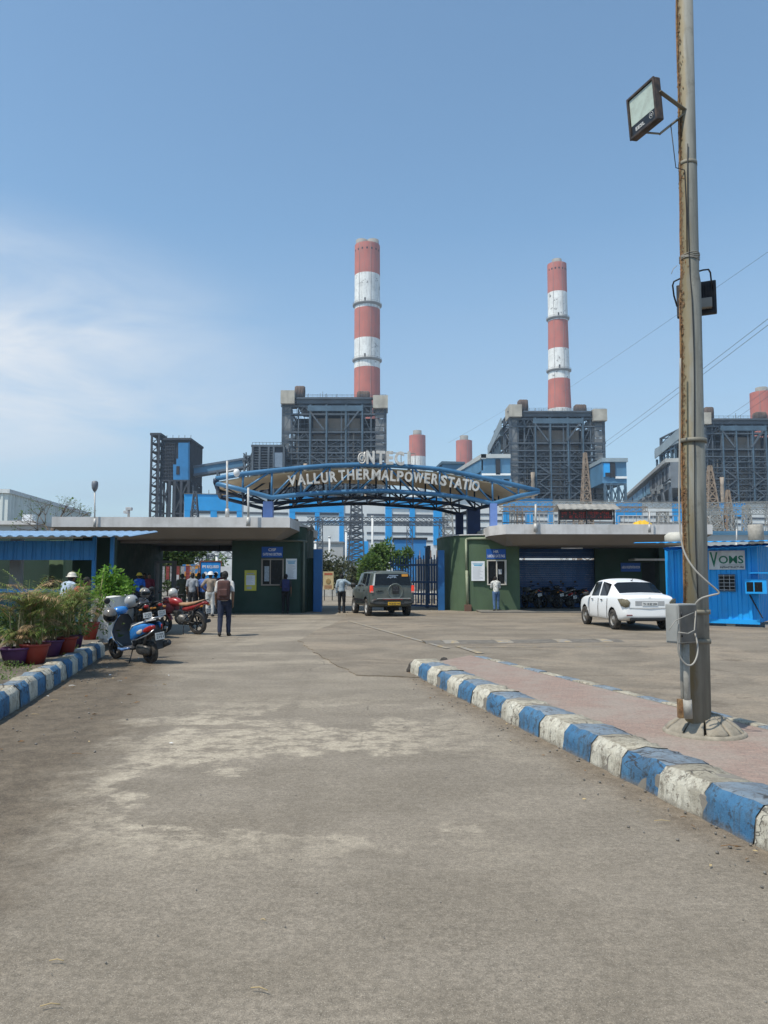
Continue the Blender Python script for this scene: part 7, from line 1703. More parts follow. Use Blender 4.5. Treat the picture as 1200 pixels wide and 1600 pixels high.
def scooter(loc,rz,label,body=(.012,.17,.50),lean=R(7),group=None,tail=True):
    r=thing('scooter',label,'scooter',loc,rz,group); r.rotation_euler=(0,-lean,rz)
    pb=carpaint('scooter_paint_%d%d%d'%tuple(int(c*100) for c in body),body,.25,.15); wt=mat('scooter_white_trim',(.6,.6,.58),.35); dk=mat('scooter_dark_panel',(.045,.047,.052),.5,var=.2); eng=mat('scooter_engine',(.07,.068,.065),.5,.4,var=.4,vs=15,dirt=.5)
    wb=1.24; wheel(r,0,0,.22,.10,0,.55,-1,rimmat=M_DKMET,n=24); wheel(r,0,wb,.225,.095,5,.62,-1,rimmat=M_DKMET,n=24)
    # front fender
    mb=MB(); rings=[]
    for i in range(11):
        a=lerp(R(15),R(165),i/10); w=.075*(1-.35*abs(i/10-.45)); rings.append([Vector((x*w,wb+(.255-.05*x*x)*math.cos(a),.225+(.265-.05*x*x)*math.sin(a))) for x in (-1,-.7,0,.7,1)])
    vs=[p for q in rings for p in q]; mb.add(vs,[(i*5+j,i*5+j+1,(i+1)*5+j+1,(i+1)*5+j) for i in range(10) for j in range(4)],0,True); mb.build('front_fender',pb,r,False)
    mb=MB(); mb.tube([(0,wb-.02,.24),(0,wb-.22,.92)],.026,8)
    for s in (-1,1): mb.tube([(s*.06,wb,.22),(s*.05,wb-.06,.42)],.02,8)
    mb.build('fork',M_DKMET,r,False)
    # leg shield: outer coloured skin and dark inner face
    def shield(off,m,nm,sc=1):
        mb=MB(); rows=[]
        for (y,z,w) in ((wb-.44,.26,.10),(wb-.36,.32,.17),(wb-.27,.45,.23),(wb-.25,.62,.24),(wb-.29,.78,.20),(wb-.32,.88,.13),(wb-.33,.93,.08)):
            rows.append([Vector((x*w*sc,y+off-.07*x*x,z)) for x in (-1,-.8,-.4,0,.4,.8,1)])
        vs=[p for q in rows for p in q]; k=7; nn=len(vs); vs+=[v+Vector((0,-.02,0)) for v in vs]
        fs=[(i*k+j,i*k+j+1,(i+1)*k+j+1,(i+1)*k+j) for i in range(6) for j in range(6)]; fs+=[tuple(nn+a for a in f[::-1]) for f in fs]
        for i in range(6):
            for j in (0,6): fs.append((i*k+j,(i+1)*k+j,nn+(i+1)*k+j,nn+i*k+j))
        mb.add(vs,fs,0,True); return mb.build(nm,m,r,False)
    shield(.02,pb,'leg_shield'); shield(-.012,dk,'inner_shield',.97)
    mb=MB(); 
    for s in (-1,1): mb.tube([(s*.11,wb-.46,.30),(s*.235,wb-.33,.47),(s*.245,wb-.31,.62),(s*.205,wb-.35,.78),(s*.13,wb-.37,.89)],.013,8)
    mb.build('shield_edge',wt,r,False)
    mb=MB(); mb.lofty([(wb-.36,.29,.34,.06),(.55,.285,.36,.07),(.40,.29,.34,.08)],14,4); mb.build('floorboard',dk,r,False)
    mb=MB()
    for s in (-1,1): mb.tube([(s*.17,wb-.38,.27),(s*.20,.65,.26),(s*.19,.42,.30)],[.02,.035,.02],8)
    mb.build('side_sill',pb,r,False)
    # seat post + dark lower body
    mb=MB(); mb.lofty([(.46,.50,.22,.42),(.40,.54,.26,.44),(.20,.58,.26,.34),(-.05,.62,.22,.24),(-.28,.68,.16,.16)],16,3); mb.build('under_body',dk,r,False)
    for s in (-1,1):
        mb=MB(); mb.lofty([(.46,.50,.02,.05,s*.12),(.38,.55,.07,.24,s*.145),(.20,.63,.08,.26,s*.16),(-.02,.69,.08,.22,s*.15),(-.20,.73,.07,.15,s*.12),(-.32,.75,.04,.08,s*.08)],14,2.4); mb.build('side_panel',pb,r,False)
        mb=MB(); mb.tube([(s*.10,.50,.62),(s*.16,.30,.735),(s*.165,.05,.80),(s*.12,-.22,.86),(s*.05,-.36,.875)],[.012,.02,.02,.018,.01],8); mb.build('seat_trim',wt,r,False)
        mb=MB(); mb.lofty([(-.08,.66,.02,.05,s*.172),(-.15,.68,.04,.10,s*.158),(-.26,.71,.045,.11,s*.132),(-.35,.74,.04,.06,s*.08)],12,2.4); mb.build('tail_light',mat('scooter_tail_red',(.28,.015,.012),.25),r,False)
        mb=MB(); mb.lofty([(.10,.62,.02,.05,s*.195),(.02,.64,.03,.09,s*.188),(-.06,.67,.02,.06,s*.18)],12,2.4); mb.build('indicator',mat('clear_indicator',(.55,.50,.44),.25),r,False)
    mb=MB(); mb.lofty([(.50,.72,.16,.05),(.42,.735,.25,.09),(.20,.76,.28,.10),(-.05,.81,.26,.10),(-.25,.86,.18,.07),(-.33,.875,.10,.03)],18,3); mb.build('seat',mat('scooter_seat_black',(.028,.028,.03),.6,var=.2),r,False)
    mb=MB(); mb.tube([(-.13,.02,.80),(-.17,-.22,.88),(-.10,-.40,.92),(.10,-.40,.92),(.17,-.22,.88),(.13,.02,.80)],.012,8)
    for s in (-1,1): mb.tube([(s*.20,.30,.46),(s*.225,.05,.50),(s*.21,-.28,.60),(s*.15,-.42,.70)],.011,8); mb.tube([(s*.2,.30,.46),(s*.16,.32,.34)],.011,6)
    mb.build('guard_rail',M_CHR,r,False)
    mb=MB(); mb.lofty([(.34,.27,.16,.18,-.02),(.22,.28,.24,.24,-.03),(.02,.27,.18,.22,-.07),(-.12,.26,.10,.14,-.08)],14,3)
    for k in range(5): mb.box((-.13,.12+.03*k,.40),(.09,.135+.03*k,.48))
    mb.tube([(-.10,.06,.30),(-.11,-.10,.62)],.028,8); mb.build('engine',eng,r,False)
    mb=MB(); mb.tube([(.12,.28,.24),(.15,.05,.26),(.16,-.12,.32),(.17,-.40,.40)],[.02,.045,.062,.060],14); mb.tube([(.17,-.40,.40),(.17,-.43,.41)],[.05,.035],12); mb.build('exhaust',M_DKMET,r,False)
    mb=MB(); mb.beam((0,-.34,.40),(0,-.30,.66),.16,.02); mb.beam((0,-.36,.30),(0,-.33,.42),.14,.015); mb.build('rear_fender',M_PLASB,r,False)
    pl=lightpatch(r,'number_plate',(0,-.375,.55),(.20,.01,.14),mat('number_plate_white',(.62,.62,.60),.5),b=.003); mb=MB(); text(mb,'TN 18 AC',(0,-.383,.585),.16,.035,None,0,.002,.01); text(mb,'2751',(0,-.383,.53),.16,.045,None,0,.002,.01); mb.build('plate_lettering',mat('plate_black',(.04,.04,.04),.6),pl,False)
    # handlebar cowl
    mb=MB(); mb.lofty([(wb-.40,1.0,.14,.10),(wb-.34,1.01,.30,.16),(wb-.24,1.0,.34,.18),(wb-.15,.97,.20,.14),(wb-.12,.96,.1,.08)],16,2.4); mb.build('handlebar_cowl',pb,r,False)
    mb=MB(); mb.tube([(-.34,wb-.42,1.03),(-.16,wb-.32,1.02),(.16,wb-.32,1.02),(.34,wb-.42,1.03)],.012,8); mb.build('handlebar',M_DKMET,r,False)
    for s in (-1,1):
        mb=MB(); mb.tube([(s*.35,wb-.43,1.03),(s*.25,wb-.37,1.025)],.02,8); mb.build('grip',M_PLASB,r,False)
        mb=MB(); mb.tube([(s*.20,wb-.34,1.05),(s*.26,wb-.30,1.19)],.007,6); mb.ell((s*.28,wb-.30,1.24),(.07,.018,.06)); mb.build('mirror',M_PLASB,r,False)
    mb=MB(); mb.tube([(-.10,.45,.26),(-.24,.38,.02)],.012,6); mb.beam((-.26,.36,.01),(-.20,.40,.01),.03,.01)
    mb.build('side_stand',M_DKMET,r,False)
    return r
def helmet(p,rz,label,col,visor=True,tilt=0,s=1):
    r=thing('helmet',label,'helmet',p,rz); r.rotation_euler=(tilt,0,rz); hp=carpaint('helmet_%d_%d'%(int(col[0]*100),int(col[2]*100)),col,.25,.1)
    mb=MB(); rings=[]
    for i in range(11):
        t=i/10; a=PI*(.0+.86*t); z=.125*math.cos(a)*1.05; q=.125*math.sin(a)+.002
        rings.append([Vector((q*.92*s*math.cos(b),(q*1.08*math.sin(b)+.01)*s,z*s)) for b in [2*PI*j/20 for j in range(20)]])
    mb.loft(rings[::-1]); mb.build('shell',hp,r,False)
    if visor:
        mb=MB(); vs=[]
        for i in range(5):
            for j in range(9):
                a=R(90)+R(-62+124*j/8); z=-.045+.022*i; q=math.sqrt(max(0,1-(z/.131)**2))*.131; vs.append(Vector((q*.95*math.cos(a)*s,(q*1.10*math.sin(a)+.012)*s,z*s)))
        mb.add(vs,[(i*9+j,i*9+j+1,(i+1)*9+j+1,(i+1)*9+j) for i in range(4) for j in range(8)],0,True); mb.build('visor',M_GLASSC,r,False)
    return r
# the row of two-wheelers at the kerb
SG=G(236,1037.5); SF=G(181,1029)
srz=math.atan2(-(SF.x-SG.x),SF.y-SG.y)
sc1=scooter((SG.x,SG.y,.02),R(50),'bright blue and black scooter with white seat trim parked nearest, by the striped kerb'); sc1.scale=(.93,.93,.93)
def at_local(o,p):
    M=Matrix.Translation(o.location)@o.rotation_euler.to_matrix().to_4x4(); return M@(Vector(p)*o.scale.x)
helmet(at_local(sc1,(-.30,.84,.97)),R(42)+PI*.9,'glossy black and grey helmet hung on the left grip of the blue scooter',(.03,.03,.035),True,R(-25),1.1)
helmet(at_local(sc1,(.22,.90,1.16)),R(-60),'silver grey helmet resting on the right side of the blue scooter handlebar',(.30,.32,.34),True,R(10),.95)
def bikeat(pxr,pyr,rz,**k):
    g=G(pxr,pyr); k.setdefault('lean',R(8)); return motorcycle((g.x,g.y,.015),rz,**k)
b1=bikeat(232,1003,R(24),label='black motorcycle standing just behind the blue scooter with a helmet on its bar',tank=(.02,.022,.03),group=None)
b2=bikeat(247,997,R(38),label='black motorcycle with a pale number plate between the blue scooter and the red motorcycle',tank=(.03,.03,.035),small=True)
b3=bikeat(310,992,R(60),label='maroon and red motorcycle with tan seat, rightmost of the parked two-wheelers',tank=(.30,.02,.022),seatc=(.34,.20,.11),wrap=mat('maroon_bag',(.16,.03,.035),.7,var=.3,vs=12))
b4=bikeat(222,985,R(30),label='dark blue motorcycle half hidden behind the black ones, its round mirror showing',tank=(.03,.05,.12))
helmet(at_local(b1,(.16,.82,1.14)),R(200),'dark grey helmet on the tank of the black motorcycle behind the scooter',(.10,.10,.11),True,0)
helmet(at_local(b2,(.05,.78,1.16)),R(190),'cream helmet with an open dark visor on the middle black motorcycle',(.42,.40,.28),True,R(-12))
helmet(at_local(b3,(.02,.84,1.13)),R(150),'white patterned helmet sitting on the tank of the maroon motorcycle',(.58,.58,.55),False)
# dim row of two-wheelers in the shutter bay
for px,py,rz,kind,l,c in ((840,951,R(15),'m','lone motorcycle with a pale tail and number plate at the left of the shutter bay',(.25,.24,.22)),(873,951,R(20),'m','dark motorcycle in the shutter bay, second from its left end',(.02,.02,.022)),(893,951,R(24),'s','dark scooter in the middle of the shutter bay row',(.03,.03,.035)),(912,951,R(18),'m','dark motorcycle nearest the white car in the shutter bay',(.02,.02,.03))):
    g=P(px,py,36.4)
    (motorcycle if kind=='m' else scooter)((g.x,36.4,.07),rz,label=l,**({'tank':c} if kind=='m' else {'body':c}),group='two-wheelers parked in the shutter bay')
# ================================================================ PEOPLE
SKIN=mat('brown_skin',(.16,.085,.05),.6,var=.08); HAIR=mat('black_hair',(.012,.010,.009),.7,var=.3,bump=.5,bs=200); EYEW=mat('eye_white',(.6,.58,.55),.3)
SHOE=mat('dark_shoe',(.02,.018,.016),.6)
def cloth(name,col,**k): return mat('cloth_'+name,col,.9,var=.16,vs=9,bump=.35,bs=30,**k)
def jpose(h=1.7,stride=0,larm='down',rarm='down',lean=0,headturn=0,sit=False,twist=0,bend=0):
    V=Vector; J={}
    pz=.93; J['pel']=V((0,0,pz)); 
    def up(x,y,z):  # torso point with forward lean about the pelvis
        dz=z-pz; return V((x,y+math.sin(lean)*dz,pz+math.cos(lean)*dz))
    J['sp']=up(0,0,1.10); J['ch']=up(0,.0,1.30); J['nk']=up(0,-.005,1.45); J['hd']=up(0,.012,1.60)+V((0,math.sin(bend)*.05,-.02*abs(math.sin(bend))))
    for s,n in ((-1,'l'),(1,'r')):
        J[n+'sh']=up(s*.175,-.005,1.395); a={-1:larm,1:rarm}[s]
        if a=='down': J[n+'el']=up(s*.225,-.03,1.12); J[n+'wr']=J[n+'el']+V((s*.01,.07,-.245)); J[n+'hn']=J[n+'wr']+V((0,.02,-.08))
        elif a=='strap': J[n+'el']=up(s*.25,-.02,1.14); J[n+'wr']=up(s*.15,.17,1.27); J[n+'hn']=up(s*.13,.19,1.34)
        elif a=='fwd': J[n+'el']=up(s*.21,.10,1.15); J[n+'wr']=up(s*.14,.33,1.14); J[n+'hn']=up(s*.13,.41,1.15)
        elif a=='out': J[n+'el']=up(s*.42,.05,1.24); J[n+'wr']=up(s*.66,.10,1.18); J[n+'hn']=up(s*.75,.11,1.15)
        elif a=='head': J[n+'el']=up(s*.30,.15,1.40); J[n+'wr']=up(s*.17,.17,1.58); J[n+'hn']=up(s*.12,.15,1.64)
        elif a=='hip': J[n+'el']=up(s*.33,-.06,1.16); J[n+'wr']=up(s*.19,.04,1.0); J[n+'hn']=up(s*.13,.06,.97)
        elif a=='swing': J[n+'el']=up(s*.23,-.12,1.14); J[n+'wr']=J[n+'el']+V((0,.02,-.25)); J[n+'hn']=J[n+'wr']+V((0,.03,-.08))
        J[n+'hp']=V((s*.09,0,.90)); f=stride*s*.5
        if sit: J[n+'kn']=V((s*.13,.42,.90)); J[n+'an']=V((s*.13,.40,.46)); J[n+'to']=V((s*.14,.55,.40))
        else:
            J[n+'kn']=V((s*.10,.015+f*.55+abs(f)*.1,.50)); J[n+'an']=V((s*.10,-.02+f*1.0,.085+max(0,-f)*.12)); J[n+'to']=J[n+'an']+V((s*.015,.17,-.055))
    return J
PCOUNT=[0]
def person(loc,rz,label,top,trou,h=1.68,vox=.012,sleeve='half',helmetc=None,backpack=None,vest=None,shoe=True,group=None,shirt_out=True,wide=1,sandal=False,**pose):
    J=jpose(h,**pose); k=h/1.70; r=thing('person',label,'person',loc,rz,group); r.scale=(k,k,k)
    mb=MB()
    mb.caps(J['pel'],J['sp'],.125,.118); mb.caps(J['sp'],J['ch'],.118,.13); mb.caps(J['lsh']*.75+J['rsh']*.25,J['rsh']*.75+J['lsh']*.25,.085,.085)
    mb.caps(J['nk']-Vector((0,0,.05)),J['hd']-Vector((0,0,.05)),.062,.052)
    hd=J['hd']; mb.ell(hd,(.076,.095,.108),16,12); mb.ell(hd+Vector((0,.035,-.06)),(.052,.055,.05),12,8); mb.ell(hd+Vector((0,.098,-.02)),(.013,.018,.022),8,6)
    mb.ell(hd+Vector((0,.085,-.062)),(.024,.012,.009),8,6)
    for s in (-1,1): mb.ell(hd+Vector((s*.078,-.005,-.015)),(.010,.020,.030),8,6)
    for n,s in (('l',-1),('r',1)):
        mb.caps(J[n+'sh'],J[n+'el'],.052,.040); mb.caps(J[n+'el'],J[n+'wr'],.040,.026); 
        d=(J[n+'hn']-J[n+'wr']).normalized(); side=Vector((0,1,0)) if abs(d.y)<.7 else Vector((0,0,1)); side=(side-d*side.dot(d)).normalized(); nn=d.cross(side)
        w=J[n+'wr']; 
        for q in (-.022,0,.022): mb.caps(w+side*q*.6,w+d*.08+side*q,.016,.014)
        for i,(o,L) in enumerate(((-.030,.058),(-.011,.072),(.010,.068),(.029,.052))):
            b=w+d*.085+side*o; c=b+d*L*.5+nn*.004*s; mb.caps(b,c,.0105,.0095,8); mb.caps(c,c+d*L*.5-nn*s*.018,.0095,.0085,8)
        mb.caps(w+d*.02+side*.025,w+d*.05+side*.055,.012,.011,8); mb.caps(w+d*.05+side*.055,w+d*.085+side*.060,.011,.009,8)
        mb.caps(J[n+'hp'],J[n+'kn'],.085,.056); mb.caps(J[n+'kn'],J[n+'an'],.054,.036); mb.caps(J[n+'an']-Vector((0,.03,.03)),J[n+'to'],.036,.028)
    b=remeshed(mb,vox*.75,2); b.build('body',SKIN,r,False)
    mb=MB()
    for s in (-1,1): mb.ell(hd+Vector((s*.030,.084,.005)),(.014,.008,.008),8,6); 
    mb.build('eyes',EYEW,r,False)
    # hair
    if not helmetc or True:
        mb=MB(); mb.ell(hd+Vector((0,-.012,.022)),(.086,.098,.102),16,12); mb.ell(hd+Vector((0,-.045,-.025)),(.074,.06,.07),12,8)
        hb=MB(); hb.v=mb.v; hb.f=[f for f in mb.f]; hb.m=mb.m; hb.s=mb.s
        # keep only above brow / behind ears
        keep=[]
        for i,f in enumerate(hb.f):
            c=sum((hb.v[q] for q in f),Vector())/len(f)-hd
            if not (c.y>.03 and c.z<.055) and c.z>-.085: keep.append(i)
        hb.f=[hb.f[i] for i in keep]; hb.m=[0]*len(keep); hb.s=[True]*len(keep); hb.build('hair',HAIR,r,False)
    if helmetc:
        mb=MB(); T=Matrix.Translation(hd+Vector((0,.0,.03))); mb.lathe([(.155,-.005),(.15,.008),(.116,.012),(.112,.05),(.095,.09),(.06,.118),(.01,.128)],20,T,0,True,None,False); mb.ell(hd+Vector((0,.0,.10)),(.02,.11,.062),8,6)
        mb.build('hard_hat',mat('hard_hat_%d_%d'%(int(helmetc[0]*100),int(helmetc[2]*100)),helmetc,.4),r,False)
    # shirt
    g=.022; mb=MB(); mb.caps(J['pel']+Vector((0,0,.055)),J['sp'],.143*wide,.136*wide); mb.caps(J['sp'],J['ch'],.135*wide,.150*wide); mb.caps(J['lsh']*.8+J['rsh']*.2,J['rsh']*.8+J['lsh']*.2,.098,.098); mb.caps(J['nk']-Vector((0,0,.06)),J['nk']-Vector((0,-.01,.0)),.085,.068)
    for n in 'lr':
        e=J[n+'el']; 
        if sleeve=='half': q=J[n+'sh'].lerp(e,.75); mb.caps(J[n+'sh'],q,.070,.062)
        else: mb.caps(J[n+'sh'],e,.068,.054); mb.caps(e,e.lerp(J[n+'wr'],.9),.054,.042)
    sh=remeshed(mb,vox,2)
    for i,v in enumerate(sh.v): sh.v[i]=v+Vector((noise.noise(v*13+Vector((PCOUNT[0],0,0))),noise.noise(v*13+Vector((5,PCOUNT[0],0))),0))*.007
    sh.build('shirt',top,r,False)
    mb=MB(); mb.caps(J['pel']+Vector((0,0,.06)),J['pel']+Vector((0,0,-.02)),.132,.132)
    for n in 'lr':
        mb.caps(J[n+'hp'],J[n+'kn'],.100,.074); mb.caps(J[n+'kn'],J[n+'an']+Vector((0,0,.03)),.073,.058)
    tr=remeshed(mb,vox,2)
    for i,v in enumerate(tr.v): tr.v[i]=v+Vector((noise.noise(v*11+Vector((PCOUNT[0],3,0))),noise.noise(v*11+Vector((5,PCOUNT[0],9))),0))*.009
    tr.build('trousers',trou,r,False)
    for n in 'lr':
        mb=MB(); a=J[n+'an']; t=J[n+'to']; mb.caps(a+Vector((0,-.035,-.035)),t+Vector((0,.01,-.002)),.046,.038); mb.caps(a+Vector((0,-.02,0)),a+Vector((0,-.03,-.04)),.045,.045)
        s=remeshed(mb,.012,2)
        for i,v in enumerate(s.v): 
            if not pose.get('sit'): s.v[i]=Vector((v.x,v.y,max(v.z,.002 if a.z<.1 else v.z)))
        s.build('shoe',SHOE,r,False)
    if backpack:
        lean=pose.get('lean',0); M=Matrix.Translation(J['ch']+Vector((0,-.135-.1*0,-.06)))@Matrix.Rotation(-lean,4,'X')
        mb=MB(); mb.bbox((0,-.075,-.03),(.33,.18,.53),.06,0,M); bp=mb.build('backpack',backpack,r,False)
        mb=MB(); mb.bbox((0,-.175,-.09),(.23,.07,.20),.03,0,M); mb.build('front_pocket',backpack,bp,False)
        mb=MB()
        for s in (-1,1): mb.tube([M@Vector((s*.10,-.01,.20)),J['ch']+Vector((s*.11,.0,.17)),J['ch']+Vector((s*.12,.15,.08)),J['ch']+Vector((s*.13,.15,-.10)),M@Vector((s*.14,-.02,-.18))],.018,6)
        mb.build('strap',backpack,bp,False)
    PCOUNT[0]+=1
    return r
def at(px,py): g=G(px,py); return (g.x,g.y,.015)
def floorat(px,Y): return (P(px,900,Y).x,Y,.05)
pack=mat('maroon_backpack_cloth',(.085,.040,.035),.85,var=.3,vs=8,bump=.4); packb=mat('blue_backpack_cloth',(.02,.025,.09),.8,var=.3,vs=5)
person(at(350,995),R(4),'person walking away with a maroon backpack over a white shirt, dark jeans',cloth('white_worn',(.52,.50,.47)),cloth('navy_jeans',(.02,.028,.055)),1.70,sleeve='half',backpack=pack,stride=.22,larm='down',rarm='swing')
person(at(446,959),R(8),'person in dark clothes with a small blue backpack leaning at the CISF window',cloth('charcoal',(.045,.045,.045)),cloth('black',(.012,.012,.014)),1.66,backpack=packb,larm='fwd',rarm='down',lean=R(6))
person((P(534,900,33.4).x,33.4,.015),R(-10),'person in pale blue shirt reaching out to the driver of the grey car',cloth('pale_blue',(.30,.37,.42)),cloth('black',(.012,.012,.014)),1.66,sleeve='full',larm='down',rarm='out')
person((P(774,900,34.4).x,34.25,.04),R(3),'person in a white checked shirt and blue jeans leaning into the right serving window',None or mat('cloth_check',(.50,.50,.48),.9,var=.5,vs=14),cloth('mid_blue_jeans',(.07,.13,.24)),1.55,larm='fwd',rarm='fwd',lean=R(10),stride=.10,sleeve='full',bend=.8)
QG='people waiting under the left canopy'
for px,Y,rz,l,t,b,kw in (
 (285,31.6,R(20),'person in olive green uniform standing at the left end of the queue',(.045,.05,.03),(.04,.045,.03),{}),
 (301,31.0,R(-5),'person in a light grey T-shirt and black trousers, back turned, in the queue',(.26,.28,.31),(.015,.015,.018),{'sleeve':'half'}),
 (311,32.6,R(10),'person in dark navy clothes behind the grey T-shirt in the queue',(.02,.025,.045),(.012,.012,.014),{}),
 (318,31.2,R(-12),'person in a royal blue shirt and dark trousers in the queue',(.08,.16,.42),(.015,.016,.02),{'sleeve':'full'}),
 (329,29.6,R(0),'person in a tan shirt, white trousers and white hard hat, back turned',(.27,.215,.165),(.50,.50,.48),{'helmetc':(.68,.68,.66),'larm':'hip'}),
 (337,32.4,R(15),'person in a dusty blue shirt just right of the white hard hat',(.10,.20,.28),(.02,.02,.025),{}),
 (347,32.0,R(-20),'person in a maroon top partly hidden behind the walking backpacker',(.13,.035,.05),(.02,.018,.02),{}),
 (218,32.2,R(40),'person in bright blue shirt and yellow hard hat, left under the canopy',(.02,.12,.52),(.02,.02,.03),{'helmetc':(.62,.42,.04)}),
 (233,33.0,R(-150),'person in dark red standing beside the metal detector frame',(.16,.02,.04),(.02,.015,.02),{}),
 (226,34.0,R(170),'person in dark clothes between the yellow hard hat and the detector frame',(.03,.035,.06),(.015,.015,.02),{})):
    loc=floorat(px,Y); 
    person(loc,rz,l,cloth('q%d'%px,t),cloth('qt%d'%px,b),1.66+.03*((px*7)%5-2)*.5,group=None,vox=.014,**kw)
# canteen customers
person((P(99,900,20.0).x,20.0,.01),R(-25),'person in a pale blue shirt and white cap leaning over the canteen rail',cloth('pale_sky',(.38,.46,.56)),cloth('grey_tr',(.08,.08,.09)),1.70,larm='fwd',rarm='fwd',lean=R(24),helmetc=(.58,.55,.48))
person((P(112,900,19.6).x,19.6,.01),R(-60),'person in a red top bending beside the white cap at the canteen',cloth('red',(.42,.03,.05)),cloth('dk_tr',(.02,.02,.025)),1.66,larm='fwd',rarm='fwd',lean=R(34))
person((P(76,900,22).x,22.2,-.0),R(175),'person in a dark top sitting behind the canteen rail, hand at mouth',cloth('dark_brown',(.03,.025,.022)),cloth('dk_tr2',(.02,.02,.025)),1.60,rarm='head',larm='down')
# ================================================================ PLANTS
def leafmat(name,c1,c2,c3=None):
    n=NT(name); g=n.nd('ShaderNodeNewGeometry'); rp=n.nd('ShaderNodeValToRGB'); n.L.new(g.outputs['Random Per Island'],rp.inputs[0])
    e=rp.color_ramp.elements; e[0].color=(*c1,1); e[1].color=(*c2,1)
    if c3: q=e.new(.82); q.color=(*c3,1); e[-1].position=1; e[1].position=.55
    c=n.scalecol(rp.outputs[0],n.ss(n.noise(3,3),.3,.7,.75,1.25)); m=n.done(c,.6,0,.35); n.b.inputs['Transmission Weight'].default_value=0
    # leaves let some light through
    tr=n.nd('ShaderNodeBsdfTranslucent'); n.put(tr.inputs[0],c); mx=n.nd('ShaderNodeMixShader'); mx.inputs[0].default_value=.42
    out=[x for x in n.N if x.type=='OUTPUT_MATERIAL'][0]; n.L.new(n.b.outputs[0],mx.inputs[1]); n.L.new(tr.outputs[0],mx.inputs[2]); n.L.new(mx.outputs[0],out.inputs[0]); return m
M_PALMG=leafmat('palm_green',(.07,.19,.03),(.17,.28,.05),(.34,.34,.12)); M_PALMD=leafmat('palm_dry',(.50,.34,.17),(.60,.46,.27),(.34,.21,.11))
M_LEAF=leafmat('bush_bright_green',(.06,.17,.012),(.13,.29,.025),(.19,.33,.05)); M_LEAFD=leafmat('leaf_deep_green',(.025,.065,.012),(.05,.11,.02),(.10,.14,.04)); M_LEAFM=leafmat('leaf_mid_green',(.05,.11,.02),(.09,.17,.03),(.14,.20,.05)); M_LEAFDUST=leafmat('leaf_dusty_olive',(.06,.075,.03),(.09,.11,.045),(.13,.13,.07))
M_STEM=mat('pale_cane_stem',(.30,.25,.12),.7,var=.25,vs=9); M_BARK=mat('grey_bark',(.13,.10,.075),.9,var=.3,vs=12,bump=.6); M_RED=mat('terracotta_red_pot',(.26,.035,.022),.55,var=.12,vs=4,dirt=.3); M_PUR=mat('purple_pot',(.075,.022,.085),.55,var=.12,vs=4,dirt=.3)
def leafcard(mb,p,d,up,L,w,mi=0):
    d=d.normalized(); s=d.cross(up); 
    if s.length<1e-3: s=Vector((1,0,0))
    s=s.normalized()*w/2; n=s.cross(d).normalized()*L*.06
    mb.add([p,p+d*L*.45+s+n,p+d*L-n,p+d*L*.45-s+n],[(0,1,2,3)],mi)
def frond(mb,base,dirv,L,rnd,mi,droop=.9,nl=15,lw=.016,ll=.2):
    pts=[];p=base.copy();d=dirv.normalized()
    for i in range(9):
        pts.append(p.copy()); p=p+d*L/8; d=(d+Vector((0,0,-droop/8*(.4+i*.22)))).normalized()
    mb.tube(pts,[.005*(1-.09*i) for i in range(9)],4,mi)
    for k in range(nl*2):
        t=.15+.85*(k//2)/nl; f=t*8; i=min(7,int(f)); q=pts[i].lerp(pts[i+1],f-i); dd=(pts[i+1]-pts[i]).normalized()
        s=dd.cross(Vector((0,0,1))); s=s.normalized() if s.length>.01 else Vector((1,0,0)); s*= 1 if k%2 else -1
        v=(dd*.75+s*.8+Vector((0,0,-.35+rnd.uniform(-.2,.15)))); leafcard(mb,q,v,Vector((0,0,1)),ll*(1-.5*abs(t-.45))*rnd.uniform(.7,1.1),lw,mi)
def pot(r,c,rt,h,m):
    mb=MB(); mb.lathe([(rt*.66,0),(rt*.97,h*.86),(rt*.97,h*.87),(rt*1.06,h*.87),(rt*1.08,h),(rt*.98,h),(rt*.95,h*.9),(rt*.5,h*.88)],28,Matrix.Translation(c)); mb.build('pot',m,r)
def palm(px,py,rw,hpx,m,label,H,seed,dry=.5,nf=22):
    g=G(px,py,.26); t=(g-Vector((0,0,EYE))).length/FP; rad=rw/2*t; h=hpx*t*1.02; c=Vector((g.x,g.y+rad,.245))
    r=thing('potted_palm',label,'potted plant',c,group='row of potted plants behind the striped kerb'); pot(r,c,rad,h,m); rnd=random.Random(seed)
    st_=MB(); gr=MB(); dr=MB()
    for i in range(9):
        a=rnd.uniform(0,6.28); q=rnd.uniform(.0,.5)*rad; b=c+Vector((math.cos(a)*q,math.sin(a)*q,h*.85)); hh=H*rnd.uniform(.35,.62); lean=Vector((math.cos(a)*.10,math.sin(a)*.10,1)); top=b+lean*hh
        st_.tube([b,b.lerp(top,.5)+Vector((rnd.uniform(-.01,.01),0,0)),top],[.012,.010,.006],6)
        for k in range(max(2,nf//9)):
            aa=a+rnd.uniform(-1.7,1.7); el=rnd.uniform(.8,1.9); dd=Vector((math.cos(aa),math.sin(aa),el)); isd=rnd.random()<dry
            frond(dr if isd else gr,top-Vector((0,0,rnd.uniform(0,.45)*hh)),dd,H*rnd.uniform(.30,.55),rnd,0,1.25 if isd else .85,16,.015,.22)
        for k in range(3):
            aa=rnd.uniform(0,6.28); frond(gr if rnd.random()<.7 else dr,b.lerp(top,rnd.uniform(.15,.6)),Vector((math.cos(aa),math.sin(aa),rnd.uniform(.1,.9))),H*rnd.uniform(.2,.34),rnd,0,1.1,11,.014,.15)
    st_.build('stem',M_STEM,r); gr.build('foliage',M_PALMG,r); dr.build('dry_foliage',M_PALMD,r)
